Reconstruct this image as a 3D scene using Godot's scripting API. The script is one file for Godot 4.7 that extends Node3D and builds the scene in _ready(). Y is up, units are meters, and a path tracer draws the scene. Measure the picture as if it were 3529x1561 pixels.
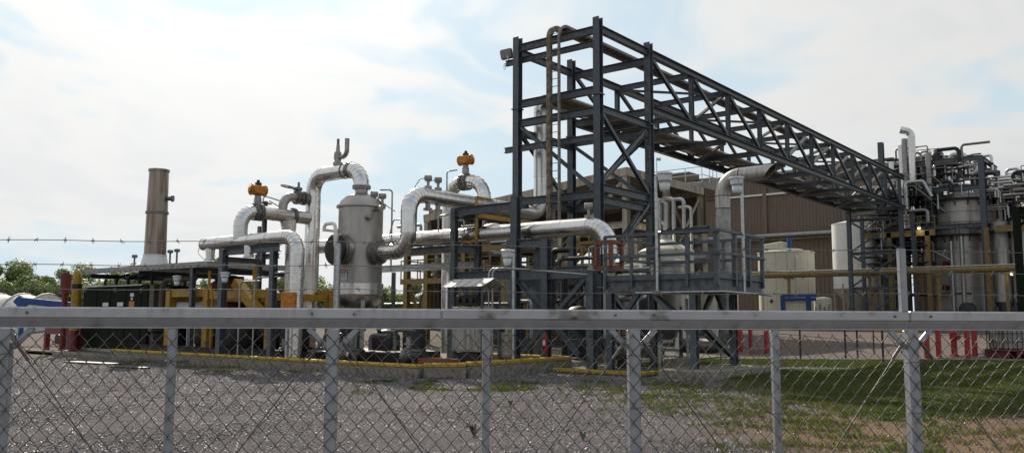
extends Node3D
# Gas-treatment yard seen through a sliding gate. Plant axes: x runs along the pipe bridge, z runs towards the platform, y up, metres.

var M := {}
var used := {}
var rng := RandomNumberGenerator.new()

class MB:
	var v := PackedVector3Array()
	var n := PackedVector3Array()
	var col := PackedColorArray()
	var ix := PackedInt32Array()
	func quad(a: Vector3, b: Vector3, c: Vector3, d: Vector3, nn: Vector3) -> void:
		var i := v.size()
		v.append(a); v.append(b); v.append(c); v.append(d)
		for k in 4: n.append(nn)
		if (b - a).cross(c - a).dot(nn) + (c - a).cross(d - a).dot(nn) > 0.0:
			ix.append_array(PackedInt32Array([i, i + 2, i + 1, i, i + 3, i + 2]))
		else:
			ix.append_array(PackedInt32Array([i, i + 1, i + 2, i, i + 2, i + 3]))
	func tri(a: Vector3, b: Vector3, c: Vector3, nn: Vector3) -> void:
		var i := v.size()
		v.append(a); v.append(b); v.append(c)
		for k in 3: n.append(nn)
		if (b - a).cross(c - a).dot(nn) > 0.0:
			ix.append_array(PackedInt32Array([i, i + 2, i + 1]))
		else:
			ix.append_array(PackedInt32Array([i, i + 1, i + 2]))
	func poly(p: Array) -> void:
		var nn: Vector3 = (p[1] - p[0]).cross(p[2] - p[0]).normalized()
		if p.size() == 4: quad(p[0], p[1], p[2], p[3], nn)
		else: tri(p[0], p[1], p[2], nn)
	func box(c: Vector3, s: Vector3, b := Basis.IDENTITY, ch := 0.0) -> void:
		var h := s * 0.5
		var ax := [b.x, b.y, b.z]
		var hh := [h.x, h.y, h.z]
		for a in 3:
			var e: int = (a + 1) % 3
			var g: int = (a + 2) % 3
			for sg in [-1.0, 1.0]:
				var o: Vector3 = c + ax[a] * hh[a] * sg
				var p: Vector3 = ax[e] * (hh[e] - ch)
				var q: Vector3 = ax[g] * (hh[g] - ch)
				quad(o - p - q, o + p - q, o + p + q, o - p + q, ax[a] * sg)
		if ch > 0.0:
			for a in 3:
				var e: int = (a + 1) % 3
				var g: int = (a + 2) % 3
				for s1 in [-1.0, 1.0]:
					for s2 in [-1.0, 1.0]:
						var l: Vector3 = ax[a] * (hh[a] - ch)
						var u: Vector3 = c + ax[e] * hh[e] * s1 + ax[g] * (hh[g] - ch) * s2
						var w: Vector3 = c + ax[e] * (hh[e] - ch) * s1 + ax[g] * hh[g] * s2
						quad(u - l, u + l, w + l, w - l, (ax[e] * s1 + ax[g] * s2).normalized())
			for s1 in [-1.0, 1.0]:
				for s2 in [-1.0, 1.0]:
					for s3 in [-1.0, 1.0]:
						var x: Vector3 = ax[0] * s1
						var y: Vector3 = ax[1] * s2
						var z: Vector3 = ax[2] * s3
						tri(c + x * h.x + y * (h.y - ch) + z * (h.z - ch), c + x * (h.x - ch) + y * h.y + z * (h.z - ch), c + x * (h.x - ch) + y * (h.y - ch) + z * h.z, (x + y + z).normalized())
	# a straight bar of rectangular section from p to q; w across, h along the given up
	func bar(p: Vector3, q: Vector3, w: float, h: float, up := Vector3.UP, ch := 0.0) -> void:
		var d := (q - p).normalized()
		if absf(d.dot(up)) > 0.98: up = Vector3.RIGHT if absf(d.x) < 0.9 else Vector3.UP
		var s := d.cross(up).normalized()
		var u := s.cross(d).normalized()
		box((p + q) * 0.5, Vector3(w, h, p.distance_to(q)), Basis(s, u, d), ch)
	# extrusion of a flat outline (ring order) along d from o; sx, sy span the outline
	func extrude(ring: PackedVector2Array, o: Vector3, sx: Vector3, sy: Vector3, d: Vector3, tris: PackedInt32Array) -> void:
		var k := ring.size()
		var cc := Vector2.ZERO
		for p in ring: cc += p / k
		var area := 0.0
		for i in k:
			var p := ring[i]
			var q := ring[(i + 1) % k]
			area += p.cross(q)
		for i in k:
			var p := ring[i]
			var q := ring[(i + 1) % k]
			var t := (q - p)
			var m := Vector2(t.y, -t.x).normalized() * signf(area)
			var a := o + sx * p.x + sy * p.y
			var b := o + sx * q.x + sy * q.y
			quad(a, b, b + d, a + d, sx * m.x + sy * m.y)
		for e: float in [0.0, 1.0]:
			var nn := d.normalized() * (1.0 if e > 0.5 else -1.0)
			for i in range(0, tris.size(), 3):
				var a := o + sx * ring[tris[i]].x + sy * ring[tris[i]].y + d * e
				var b := o + sx * ring[tris[i + 1]].x + sy * ring[tris[i + 1]].y + d * e
				var c := o + sx * ring[tris[i + 2]].x + sy * ring[tris[i + 2]].y + d * e
				tri(a, b, c, nn)
	# wide-flange section, web standing along up
	func hbeam(p: Vector3, q: Vector3, depth: float, width: float, up := Vector3.UP, tf := 0.018, tw := 0.014) -> void:
		var d := (q - p)
		var dn := d.normalized()
		var s := dn.cross(up).normalized()
		var u := s.cross(dn).normalized()
		var h := depth * 0.5
		var w := width * 0.5
		var t := tw * 0.5
		var ring := PackedVector2Array([Vector2(-w, -h), Vector2(w, -h), Vector2(w, -h + tf), Vector2(t, -h + tf), Vector2(t, h - tf), Vector2(w, h - tf), Vector2(w, h), Vector2(-w, h), Vector2(-w, h - tf), Vector2(-t, h - tf), Vector2(-t, -h + tf), Vector2(-w, -h + tf)])
		extrude(ring, p, s, u, d, PackedInt32Array([0, 1, 2, 0, 2, 11, 10, 3, 4, 10, 4, 9, 8, 5, 6, 8, 6, 7]))
	func channel(p: Vector3, q: Vector3, depth: float, width: float, up := Vector3.UP, t := 0.014) -> void:
		var d := (q - p)
		var dn := d.normalized()
		var s := dn.cross(up).normalized()
		var u := s.cross(dn).normalized()
		var h := depth * 0.5
		var ring := PackedVector2Array([Vector2(0, -h), Vector2(width, -h), Vector2(width, -h + t), Vector2(t, -h + t), Vector2(t, h - t), Vector2(width, h - t), Vector2(width, h), Vector2(0, h)])
		extrude(ring, p, s, u, d, PackedInt32Array([0, 1, 2, 0, 2, 3, 0, 3, 4, 0, 4, 7, 4, 5, 6, 4, 6, 7]))
	func angle(p: Vector3, q: Vector3, w: float, up := Vector3.UP, t := 0.012) -> void:
		var d := (q - p)
		var dn := d.normalized()
		if absf(dn.dot(up)) > 0.97: up = Vector3.RIGHT
		var s := dn.cross(up).normalized()
		var u := s.cross(dn).normalized()
		var ring := PackedVector2Array([Vector2(0, 0), Vector2(w, 0), Vector2(w, t), Vector2(t, t), Vector2(t, w), Vector2(0, w)])
		extrude(ring, p - s * w * 0.3 - u * w * 0.3, s, u, d, PackedInt32Array([0, 1, 2, 0, 2, 3, 0, 3, 4, 0, 4, 5]))
	func ring_at(p: Vector3, t: Vector3, ref: Vector3, r: float, seg: int) -> PackedVector3Array:
		var s := t.cross(ref).normalized()
		var u := s.cross(t).normalized()
		var o := PackedVector3Array()
		for i in seg:
			var a := TAU * i / seg
			o.append(p + (s * cos(a) + u * sin(a)) * r)
		return o
	func loft(a: PackedVector3Array, b: PackedVector3Array, ca: Vector3, cb: Vector3, slope := 0.0) -> void:
		var i0 := v.size()
		var k := a.size()
		var dd := (cb - ca).normalized()
		for i in k:
			v.append(a[i]); n.append(((a[i] - ca).normalized() + dd * slope).normalized())
		for i in k:
			v.append(b[i]); n.append(((b[i] - cb).normalized() + dd * slope).normalized())
		for i in k:
			var j := (i + 1) % k
			var p := i0 + i
			var q := i0 + j
			var r := i0 + k + j
			var s := i0 + k + i
			if (v[q] - v[p]).cross(v[r] - v[p]).dot(n[p]) > 0.0:
				ix.append_array(PackedInt32Array([p, r, q, p, s, r]))
			else:
				ix.append_array(PackedInt32Array([p, q, r, p, r, s]))
	func disc(ring: PackedVector3Array, c: Vector3, nn: Vector3) -> void:
		for i in ring.size():
			tri(c, ring[i], ring[(i + 1) % ring.size()], nn)
	# round tube through points; r is one radius or one for each point
	func tube(pts: PackedVector3Array, r, seg := 10, caps := true) -> void:
		var k := pts.size()
		var t0 := (pts[1] - pts[0]).normalized()
		var ref := Vector3.UP if absf(t0.y) < 0.9 else Vector3.RIGHT
		var s := t0.cross(ref).normalized()
		var i0 := v.size()
		var tang: Vector3 = t0
		for i in k:
			var t: Vector3
			if i == 0: t = t0
			elif i == k - 1: t = (pts[k - 1] - pts[k - 2]).normalized()
			else: t = ((pts[i + 1] - pts[i]).normalized() + (pts[i] - pts[i - 1]).normalized()).normalized()
			s = (s - t * s.dot(t)).normalized()
			var u := s.cross(t).normalized()
			var rr: float = r if r is float or r is int else r[i]
			for j in seg:
				var a := TAU * j / seg
				var e := s * cos(a) + u * sin(a)
				v.append(pts[i] + e * rr); n.append(e)
			tang = t
		for i in k - 1:
			for j in seg:
				var p := i0 + i * seg + j
				var q := i0 + i * seg + (j + 1) % seg
				var a := p + seg
				var b := q + seg
				if (v[q] - v[p]).cross(v[b] - v[p]).dot(n[p]) > 0.0:
					ix.append_array(PackedInt32Array([p, b, q, p, a, b]))
				else:
					ix.append_array(PackedInt32Array([p, q, b, p, b, a]))
		if caps:
			for e in 2:
				var at := i0 if e == 0 else i0 + (k - 1) * seg
				var nn := -t0 if e == 0 else tang
				var c := pts[0] if e == 0 else pts[k - 1]
				for j in seg:
					tri(c, v[at + j], v[at + (j + 1) % seg], nn)
	# turned profile (radius, height) about the axis of xf
	func lathe(prof: Array, seg: int, xf := Transform3D.IDENTITY, smooth := false) -> void:
		var norms := []
		for i in prof.size() - 1:
			var d: Vector2 = prof[i + 1] - prof[i]
			norms.append(Vector2(d.y, -d.x).normalized())
		for i in prof.size() - 1:
			var a: Vector2 = prof[i]
			var b: Vector2 = prof[i + 1]
			var na: Vector2 = norms[i]
			var nb: Vector2 = norms[i]
			if smooth:
				if i > 0: na = (norms[i - 1] + norms[i]).normalized()
				if i < prof.size() - 2: nb = (norms[i + 1] + norms[i]).normalized()
			var i0 := v.size()
			for j in seg:
				var t := TAU * j / seg
				var e := Vector3(cos(t), 0, sin(t))
				v.append(xf * (e * a.x + Vector3(0, a.y, 0))); n.append((xf.basis * (e * na.x + Vector3(0, na.y, 0))).normalized())
				v.append(xf * (e * b.x + Vector3(0, b.y, 0))); n.append((xf.basis * (e * nb.x + Vector3(0, nb.y, 0))).normalized())
			for j in seg:
				var p := i0 + j * 2
				var q := i0 + ((j + 1) % seg) * 2
				for w in [[p, q, q + 1], [p, q + 1, p + 1]]:
					var f := (v[w[1]] - v[w[0]]).cross(v[w[2]] - v[w[0]])
					if f.length_squared() < 1e-16: continue
					if f.dot(n[w[0]] + n[w[1]] + n[w[2]]) > 0.0: ix.append_array(PackedInt32Array([w[0], w[2], w[1]]))
					else: ix.append_array(PackedInt32Array([w[0], w[1], w[2]]))
	func torus(c: Vector3, axis: Vector3, R: float, r: float, seg := 20, ss := 6, from := 0.0, to := TAU, ref := Vector3.ZERO) -> void:
		if ref == Vector3.ZERO: ref = Vector3.UP if absf(axis.y) < 0.9 else Vector3.RIGHT
		var s := axis.cross(ref).normalized()
		var u := s.cross(axis).normalized()
		var pts := PackedVector3Array()
		for i in seg + 1:
			var a := lerpf(from, to, float(i) / seg)
			pts.append(c + (s * cos(a) + u * sin(a)) * R)
		tube(pts, r, ss, true)
	func mesh() -> ArrayMesh:
		var a := []
		a.resize(Mesh.ARRAY_MAX)
		a[Mesh.ARRAY_VERTEX] = v
		a[Mesh.ARRAY_NORMAL] = n
		a[Mesh.ARRAY_INDEX] = ix
		if col.size() == v.size() and v.size() > 0: a[Mesh.ARRAY_COLOR] = col
		var m := ArrayMesh.new()
		m.add_surface_from_arrays(Mesh.PRIMITIVE_TRIANGLES, a)
		return m

func V(x: float, y: float, z: float) -> Vector3: return Vector3(x, y, z)
func PV(a: Array) -> PackedVector3Array: return PackedVector3Array(a)

func numbered(called: String) -> String:
	if not used.has(called):
		used[called] = 0
		return called
	used[called] += 1
	return "%s_%03d" % [called, used[called]]

func tag(o: Node3D, label: String, category := "", group := "", kind := "") -> Node3D:
	if label: o.set_meta("label", label)
	if category: o.set_meta("category", category)
	if group: o.set_meta("group", group)
	if kind: o.set_meta("kind", kind)
	elif category: o.set_meta("kind", "thing")
	return o

func thing(called: String, label: String, category: String, group := "", at := Vector3.ZERO, turn := 0.0) -> Node3D:
	var o := Node3D.new()
	o.name = numbered(called)
	add_child(o)
	o.position = at
	o.rotation.y = turn
	return tag(o, label, category, group)

func part(parent: Node3D, called: String, mb: MB, m: Material, label := "") -> MeshInstance3D:
	var o := MeshInstance3D.new()
	o.name = called
	o.mesh = mb.mesh()
	o.material_override = M.steels[rng.randi() % 4] if m == M.steel else m
	o.cast_shadow = GeometryInstance3D.SHADOW_CASTING_SETTING_ON
	parent.add_child(o, true)
	if label: o.set_meta("label", label)
	return o

func share(parent: Node3D, called: String, mesh: Mesh, m: Material, xf: Transform3D) -> MeshInstance3D:
	var o := MeshInstance3D.new()
	o.name = called
	o.mesh = mesh
	o.material_override = m
	o.transform = xf
	parent.add_child(o, true)
	return o

func single(called: String, mb: MB, m: Material, label: String, category: String, group := "") -> MeshInstance3D:
	var o := part(self, numbered(called), mb, m)
	tag(o, label, category, group)
	return o

func setting(called: String, mb: MB, m: Material) -> MeshInstance3D:
	var o := part(self, numbered(called), mb, m)
	o.set_meta("kind", "structure")
	return o

# rounded polyline: straight legs joined by arcs of radius bend
func rounded(pts: Array, bend: float, per := 7) -> PackedVector3Array:
	var o := PackedVector3Array()
	o.append(pts[0])
	for i in range(1, pts.size() - 1):
		for p in arc(pts[i - 1], pts[i], pts[i + 1], bend, per): o.append(p)
	o.append(pts[pts.size() - 1])
	return o

func arc(a: Vector3, b: Vector3, c: Vector3, bend: float, per: int) -> Array:
	var d1 := (a - b).normalized()
	var d2 := (c - b).normalized()
	var half := acos(clampf(d1.dot(d2), -1, 1)) * 0.5
	var t := bend / tan(half)
	var mid := (d1 + d2).normalized()
	var ctr := b + mid * (bend / sin(half))
	var s := b + d1 * t
	var e := b + d2 * t
	var o := []
	var vs := s - ctr
	var ve := e - ctr
	var ang := vs.angle_to(ve)
	for k in per + 1:
		var w := float(k) / per
		o.append(ctr + (vs * sin((1 - w) * ang) + ve * sin(w * ang)) / sin(ang))
	return o

# sheet-metal clad pipe: each straight sheet and each elbow gore is a piece with its own lap
func clad(parent: Node3D, pts: Array, r: float, bend: float, mats: Array, sec := 0.95, gores := 6, ends := true) -> void:
	var a: Vector3 = pts[0]
	var seg := 22
	for i in range(1, pts.size()):
		var last := i == pts.size() - 1
		var bends := []
		var b: Vector3 = pts[i]
		if not last:
			bends = arc(pts[i - 1], pts[i], pts[i + 1], bend, gores)
			b = bends[0]
		var L := a.distance_to(b)
		var dn := (b - a).normalized()
		var ref := Vector3.UP if absf(dn.y) < 0.9 else Vector3.RIGHT
		var k := maxi(1, int(round(L / sec)))
		if L > 0.02:
			for j in k:
				var p := a.lerp(b, float(j) / k)
				var q := a.lerp(b, float(j + 1) / k)
				var mb := MB.new()
				var ra := mb.ring_at(p, dn, ref, r, seg)
				var rb := mb.ring_at(q, dn, ref, r, seg)
				mb.loft(ra, rb, p, q)
				lap(mb, p, dn, ref, r, seg)
				if ends and i == 1 and j == 0: mb.disc(ra, p, -dn)
				if ends and last and j == k - 1: mb.disc(rb, q, dn)
				part(parent, "cladding_sheet", mb, mats[rng.randi() % mats.size()])
		if not last:
			var n := bends.size()
			for j in n - 1:
				var t1: Vector3 = dn if j == 0 else (bends[j + 1] - bends[j - 1]).normalized()
				var nx: Vector3 = (pts[i + 1] - pts[i]).normalized()
				var t2: Vector3 = nx if j == n - 2 else (bends[j + 2] - bends[j]).normalized()
				var side: Vector3 = dn.cross(nx).normalized()
				var mb := MB.new()
				mb.loft(mb.ring_at(bends[j], t1, side, r, seg), mb.ring_at(bends[j + 1], t2, side, r, seg), bends[j], bends[j + 1])
				lap(mb, bends[j], t1, side, r, seg)
				part(parent, "elbow_gore", mb, mats[rng.randi() % mats.size()])
			a = bends[n - 1]

func lap(mb: MB, p: Vector3, dn: Vector3, ref: Vector3, r: float, seg: int) -> void:
	var w := 0.035
	var R := r + 0.009
	var p0 := p - dn * w * 0.5
	var p1 := p + dn * w * 0.5
	var a := mb.ring_at(p0, dn, ref, R, seg)
	var b := mb.ring_at(p1, dn, ref, R, seg)
	mb.loft(a, b, p0, p1)
	mb.disc(a, p0, -dn)
	mb.disc(b, p1, dn)

func pipe(parent: Node3D, called: String, pts: Array, r: float, bend: float, m: Material, seg := 10, label := "") -> MeshInstance3D:
	var mb := MB.new()
	mb.tube(rounded(pts, bend) if bend > 0 and pts.size() > 2 else PV(pts), r, seg)
	return part(parent, called, mb, m, label)

func flange(parent: Node3D, c: Vector3, ax: Vector3, R: float, t: float, m: Material, bolts := 12) -> void:
	ax = ax.normalized()
	var ref := Vector3.UP if absf(ax.y) < 0.9 else Vector3.RIGHT
	var s := ax.cross(ref).normalized()
	var u := s.cross(ax)
	var mb := MB.new()
	for e: float in [-1.0, 1.0]:
		var o: Vector3 = c + ax * e * t * 0.62
		var xf := Transform3D(Basis(s, ax, u), o)
		mb.lathe([Vector2(0, -t * 0.45), Vector2(R - 0.008, -t * 0.45), Vector2(R, -t * 0.3), Vector2(R, t * 0.3), Vector2(R - 0.008, t * 0.45), Vector2(0, t * 0.45)], 20, xf)
	for i in bolts:
		var a := TAU * (i + 0.5) / bolts
		var o: Vector3 = c + (s * cos(a) + u * sin(a)) * R * 0.88
		mb.tube(PV([o - ax * t * 1.7, o + ax * t * 1.7]), R * 0.045, 6)
	part(parent, "flange", mb, m)

func beam(parent: Node3D, called: String, p: Vector3, q: Vector3, depth: float, width: float, m: Material, up := Vector3.UP) -> MeshInstance3D:
	var mb := MB.new()
	mb.hbeam(p, q, depth, width, up)
	return part(parent, called, mb, m)

func column(parent: Node3D, x: float, z: float, y0: float, y1: float, s: float, m: Material, web := Vector3.RIGHT, called := "column") -> MeshInstance3D:
	var mb := MB.new()
	mb.hbeam(V(x, y0 + 0.025, z), V(x, y1, z), s, s, web)
	mb.box(V(x, y0 + 0.0125, z), V(s * 1.45, 0.025, s * 1.45))
	return part(parent, called, mb, m)

func brace(parent: Node3D, p: Vector3, q: Vector3, w: float, m: Material, called := "brace") -> MeshInstance3D:
	var mb := MB.new()
	mb.angle(p, q, w)
	return part(parent, called, mb, m)

func rail_run(parent: Node3D, pts: Array, h: float, posts: float, r: float, m: Material, toe := 0.0, mids := [0.5]) -> void:
	for i in pts.size() - 1:
		var a: Vector3 = pts[i]
		var b: Vector3 = pts[i + 1]
		for f in mids + [1.0]:
			var mb := MB.new()
			mb.tube(PV([a + V(0, h * f, 0), b + V(0, h * f, 0)]), r, 8)
			part(parent, "handrail", mb, m)
		if toe > 0.0:
			var mb := MB.new()
			mb.bar(a + V(0, toe * 0.5, 0), b + V(0, toe * 0.5, 0), 0.008, toe)
			part(parent, "toe_plate", mb, m)
		var k := maxi(1, int(round(a.distance_to(b) / posts)))
		for j in k + (1 if i == pts.size() - 2 else 0):
			var p := a.lerp(b, float(j) / k)
			var mb := MB.new()
			mb.tube(PV([p, p + V(0, h, 0)]), r, 8)
			part(parent, "rail_post", mb, m)

# rise of the yard behind the containment
func away(x: float, z: float) -> float: return (x + 26.49) * 0.78127 - (z - 17.045) * 0.62419
func aside(x: float, z: float) -> float: return (x + 26.49) * 0.62419 + (z - 17.045) * 0.78127
func gh(x: float, z: float) -> float:
	return 0.7 * smoothstep(42.0, 64.0, away(x, z))

func lin(r: float, g: float, b: float) -> Color: return Color(r, g, b).linear_to_srgb()

func noise(seed_: int, freq: float, oct := 4, kind := FastNoiseLite.TYPE_SIMPLEX_SMOOTH) -> FastNoiseLite:
	var f := FastNoiseLite.new()
	f.seed = seed_
	f.noise_type = kind
	f.frequency = freq
	f.fractal_type = FastNoiseLite.FRACTAL_FBM
	f.fractal_octaves = oct
	return f

# tiling picture whose tone runs between colour stops with a noise; sx, sy stretch it
func ramp_tex(seed_: int, size: int, freq: float, oct: int, stops: Array, sx := 1, sy := 1, kind := FastNoiseLite.TYPE_SIMPLEX_SMOOTH) -> ImageTexture:
	var im := noise(seed_, freq, oct, kind).get_seamless_image(size / sx, size / sy, false, false, 0.15, true)
	im.convert(Image.FORMAT_L8)
	if sx > 1 or sy > 1: im.resize(size, size, Image.INTERPOLATE_CUBIC)
	var g := Gradient.new()
	var off := PackedFloat32Array()
	var cs := PackedColorArray()
	for s in stops:
		off.append(s[0]); cs.append(s[1])
	g.offsets = off
	g.colors = cs
	var lut := PackedByteArray()
	for i in 256:
		var c := g.sample(i / 255.0)
		lut.append(int(clampf(c.r, 0, 1) * 255)); lut.append(int(clampf(c.g, 0, 1) * 255)); lut.append(int(clampf(c.b, 0, 1) * 255))
	var src := im.get_data()
	var dst := PackedByteArray()
	dst.resize(src.size() * 3)
	for i in src.size():
		var k := src[i] * 3
		dst[i * 3] = lut[k]; dst[i * 3 + 1] = lut[k + 1]; dst[i * 3 + 2] = lut[k + 2]
	return ImageTexture.create_from_image(Image.create_from_data(size, size, false, Image.FORMAT_RGB8, dst))

func bump_tex(seed_: int, size: int, freq: float, oct: int, strength: float, kind := FastNoiseLite.TYPE_SIMPLEX_SMOOTH) -> ImageTexture:
	var im := noise(seed_, freq, oct, kind).get_seamless_image(size, size, false, false, 0.15, true)
	im.convert(Image.FORMAT_RGBA8)
	im.bump_map_to_normal_map(strength)
	return ImageTexture.create_from_image(im)

var T := {}

func grey(v: float) -> Color: return Color(v, v, v)

func mat(called: String, c: Color, rough: float, metal := 0.0, tex: Texture2D = null, scale := 0.5, rough_tex: Texture2D = null, bump: Texture2D = null, bump_amt := 0.5, world := true) -> StandardMaterial3D:
	var m := StandardMaterial3D.new()
	m.resource_name = called
	m.albedo_color = c
	m.roughness = rough
	m.metallic = metal
	m.uv1_triplanar = true
	m.uv1_world_triplanar = world
	m.uv1_scale = Vector3.ONE * scale
	if tex: m.albedo_texture = tex
	if rough_tex:
		m.roughness_texture = rough_tex
		m.roughness_texture_channel = BaseMaterial3D.TEXTURE_CHANNEL_RED
	if bump:
		m.normal_enabled = true
		m.normal_texture = bump
		m.normal_scale = bump_amt
	M[called] = m
	return m

func make_materials() -> void:
	T.soft = ramp_tex(26, 512, 0.014, 5, [[0.0, grey(0.78)], [0.4, grey(0.9)], [0.7, grey(0.98)], [1.0, grey(1.0)]])
	T.faint = ramp_tex(25, 512, 0.02, 5, [[0.0, grey(0.86)], [0.4, grey(0.95)], [1.0, grey(1.0)]], 1, 4)
	T.weather = ramp_tex(27, 512, 0.03, 5, [[0.0, Color(0.62, 0.6, 0.56)], [0.25, grey(0.86)], [0.5, grey(0.95)], [1.0, grey(1.0)]], 1, 4)
	T.mottle = ramp_tex(11, 512, 0.012, 5, [[0.0, grey(0.72)], [0.35, grey(0.88)], [0.6, grey(0.97)], [1.0, grey(1.0)]])
	T.grime = ramp_tex(12, 512, 0.02, 5, [[0.0, Color(0.55, 0.5, 0.44)], [0.33, Color(0.82, 0.79, 0.75)], [0.55, grey(0.97)], [1.0, grey(1.0)]])
	T.streak = ramp_tex(13, 512, 0.03, 4, [[0.0, Color(0.68, 0.62, 0.55)], [0.35, grey(0.86)], [0.6, grey(0.98)], [1.0, grey(1.0)]], 1, 16)
	T.rough = ramp_tex(14, 512, 0.03, 4, [[0.0, grey(0.7)], [0.5, grey(0.88)], [1.0, grey(1.0)]])
	T.rust = ramp_tex(15, 512, 0.016, 5, [[0.0, Color(0.31, 0.2, 0.13)], [0.3, Color(0.4, 0.31, 0.23)], [0.5, Color(0.47, 0.43, 0.38)], [0.75, Color(0.55, 0.53, 0.5)], [1.0, Color(0.6, 0.59, 0.57)]], 1, 2)
	T.concrete = ramp_tex(16, 512, 0.02, 5, [[0.0, grey(0.55)], [0.3, grey(0.8)], [0.6, grey(0.93)], [1.0, grey(1.0)]])
	T.worn_yellow = ramp_tex(17, 512, 0.018, 5, [[0.0, Color(0.42, 0.38, 0.24)], [0.2, Color(0.55, 0.47, 0.2)], [0.4, Color(0.66, 0.54, 0.15)], [0.7, Color(0.7, 0.58, 0.15)], [1.0, Color(0.72, 0.62, 0.22)]])
	T.gravel = ramp_tex(18, 1024, 0.07, 3, [[0.0, Color(0.45, 0.44, 0.45)], [0.35, Color(0.62, 0.6, 0.61)], [0.6, Color(0.74, 0.72, 0.73)], [0.85, Color(0.86, 0.84, 0.84)], [1.0, grey(0.95)]], 1, 1, FastNoiseLite.TYPE_CELLULAR)
	T.soil = ramp_tex(19, 512, 0.03, 5, [[0.0, grey(0.6)], [0.5, grey(0.85)], [1.0, grey(1.0)]])
	T.b_fine = bump_tex(21, 512, 0.05, 4, 4.0)
	T.b_gravel = bump_tex(22, 1024, 0.07, 3, 10.0, FastNoiseLite.TYPE_CELLULAR)
	T.b_dent = bump_tex(23, 512, 0.008, 3, 6.0)
	T.moss = ramp_tex(24, 512, 0.014, 5, [[0.0, Color(0.32, 0.30, 0.22)], [0.2, Color(0.45, 0.42, 0.34)], [0.3, Color(0.88, 0.88, 0.88)], [1.0, grey(1.0)]])
	# cladding of the insulated pipes: three rolls of sheet
	for k in 3:
		mat("clad%d" % k, lin([0.74, 0.70, 0.77][k], [0.73, 0.685, 0.76][k], [0.715, 0.665, 0.75][k]), [0.30, 0.35, 0.28][k], 1.0, T.faint, 0.45, T.rough, T.b_dent, 0.18)
	mat("stainless", lin(0.44, 0.415, 0.395), 0.48, 0.8, T.faint, 0.4, T.rough)
	mat("stack_steel", lin(0.34, 0.285, 0.235), 0.42, 0.85, T.streak, 0.35, T.rough)
	mat("dull_steel", lin(0.36, 0.35, 0.34), 0.5, 0.8, T.mottle, 0.7, T.rough)
	mat("bolted", lin(0.24, 0.235, 0.23), 0.5, 0.6, T.grime, 0.9)
	mat("steel", lin(0.085, 0.103, 0.122), 0.5, 0.0, T.soft, 0.5, T.rough)
	mat("steel_faded", lin(0.105, 0.122, 0.138), 0.58, 0.0, T.grime, 0.35, T.rough)
	mat("steel_fresh", lin(0.07, 0.088, 0.108), 0.45, 0.0, T.soft, 0.6, T.rough)
	M.steels = [M.steel, M.steel, M.steel_faded, M.steel_fresh]
	mat("galvanised", lin(0.55, 0.56, 0.57), 0.45, 0.9, T.mottle, 1.2, T.rough)
	mat("aluminium", lin(0.52, 0.52, 0.535), 0.5, 0.35, T.weather, 0.9, T.rough)
	mat("aluminium_post", lin(0.38, 0.39, 0.415), 0.5, 0.3, T.weather, 1.1, T.rough)
	mat("rusty", Color(1, 1, 1), 0.8, 0.1, T.rust, 0.8)
	mat("weathered", lin(0.26, 0.25, 0.24), 0.6, 0.2, T.grime, 0.8)
	mat("conduit", lin(0.42, 0.43, 0.44), 0.4, 0.85, T.mottle, 1.0)
	mat("yellow", lin(0.40, 0.22, 0.015), 0.5, 0.0, T.soft, 0.5)
	mat("ochre", lin(0.24, 0.165, 0.05), 0.6, 0.0, T.soft, 0.4)
	mat("orange", lin(0.6, 0.22, 0.02), 0.4, 0.0, T.grime, 0.8)
	mat("red_orange", lin(0.24, 0.07, 0.022), 0.5, 0.0, T.grime, 0.8)
	mat("red", lin(0.36, 0.012, 0.012), 0.4, 0.0, T.grime, 0.8)
	mat("maroon", lin(0.17, 0.016, 0.016), 0.5, 0.0, T.grime, 0.8)  # deeper even tone of the red above, shared by several parts
	mat("cream", lin(0.6, 0.58, 0.48), 0.55, 0.0, T.faint, 0.3)
	mat("cream_pipe", lin(0.5, 0.48, 0.45), 0.45, 0.5, T.streak, 0.6, T.rough)
	mat("tank_clad", lin(0.5, 0.49, 0.47), 0.5, 0.3, T.streak, 0.2, T.rough)
	mat("white", lin(0.84, 0.83, 0.80), 0.5, 0.0, T.faint, 0.3)
	mat("lamp_white", lin(0.72, 0.73, 0.73), 0.4, 0.0, T.mottle, 1.5)
	mat("lens", lin(0.62, 0.66, 0.66), 0.2, 0.0)
	mat("channel_grey", lin(0.34, 0.34, 0.34), 0.55, 0.1, T.weather, 0.8)
	mat("sheet_grey", lin(0.5, 0.49, 0.47), 0.6, 0.0, T.weather, 0.8)
	mat("brace_sunlit", lin(0.62, 0.62, 0.62), 0.6, 0.0, T.faint, 0.8)  # pale tone puts sunlight into the colour of the bridge's sway braces
	mat("dark_green", lin(0.013, 0.02, 0.012), 0.45, 0.0, T.grime, 0.5)
	M.dark_green.roughness = 0.75
	M.dark_green.metallic_specular = 0.25
	mat("brown_grey", lin(0.12, 0.1, 0.08), 0.55, 0.0, T.grime, 0.6)
	mat("black", lin(0.012, 0.012, 0.013), 0.5)
	mat("black_iron", lin(0.035, 0.035, 0.037), 0.5, 0.3, T.grime, 0.8)
	mat("blue", lin(0.012, 0.07, 0.26), 0.5, 0.0, T.mottle, 0.6)
	mat("beige", lin(0.42, 0.38, 0.3), 0.55, 0.0, T.grime, 0.7)
	mat("panel_grey", lin(0.36, 0.35, 0.33), 0.5, 0.2, T.streak, 0.8)
	mat("siding", lin(0.165, 0.118, 0.088), 0.6, 0.0, T.faint, 0.25)
	mat("fascia", lin(0.42, 0.37, 0.29), 0.6, 0.0, T.streak, 0.25)
	mat("roofing", lin(0.3, 0.27, 0.23), 0.6, 0.0, T.mottle, 0.3)
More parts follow.
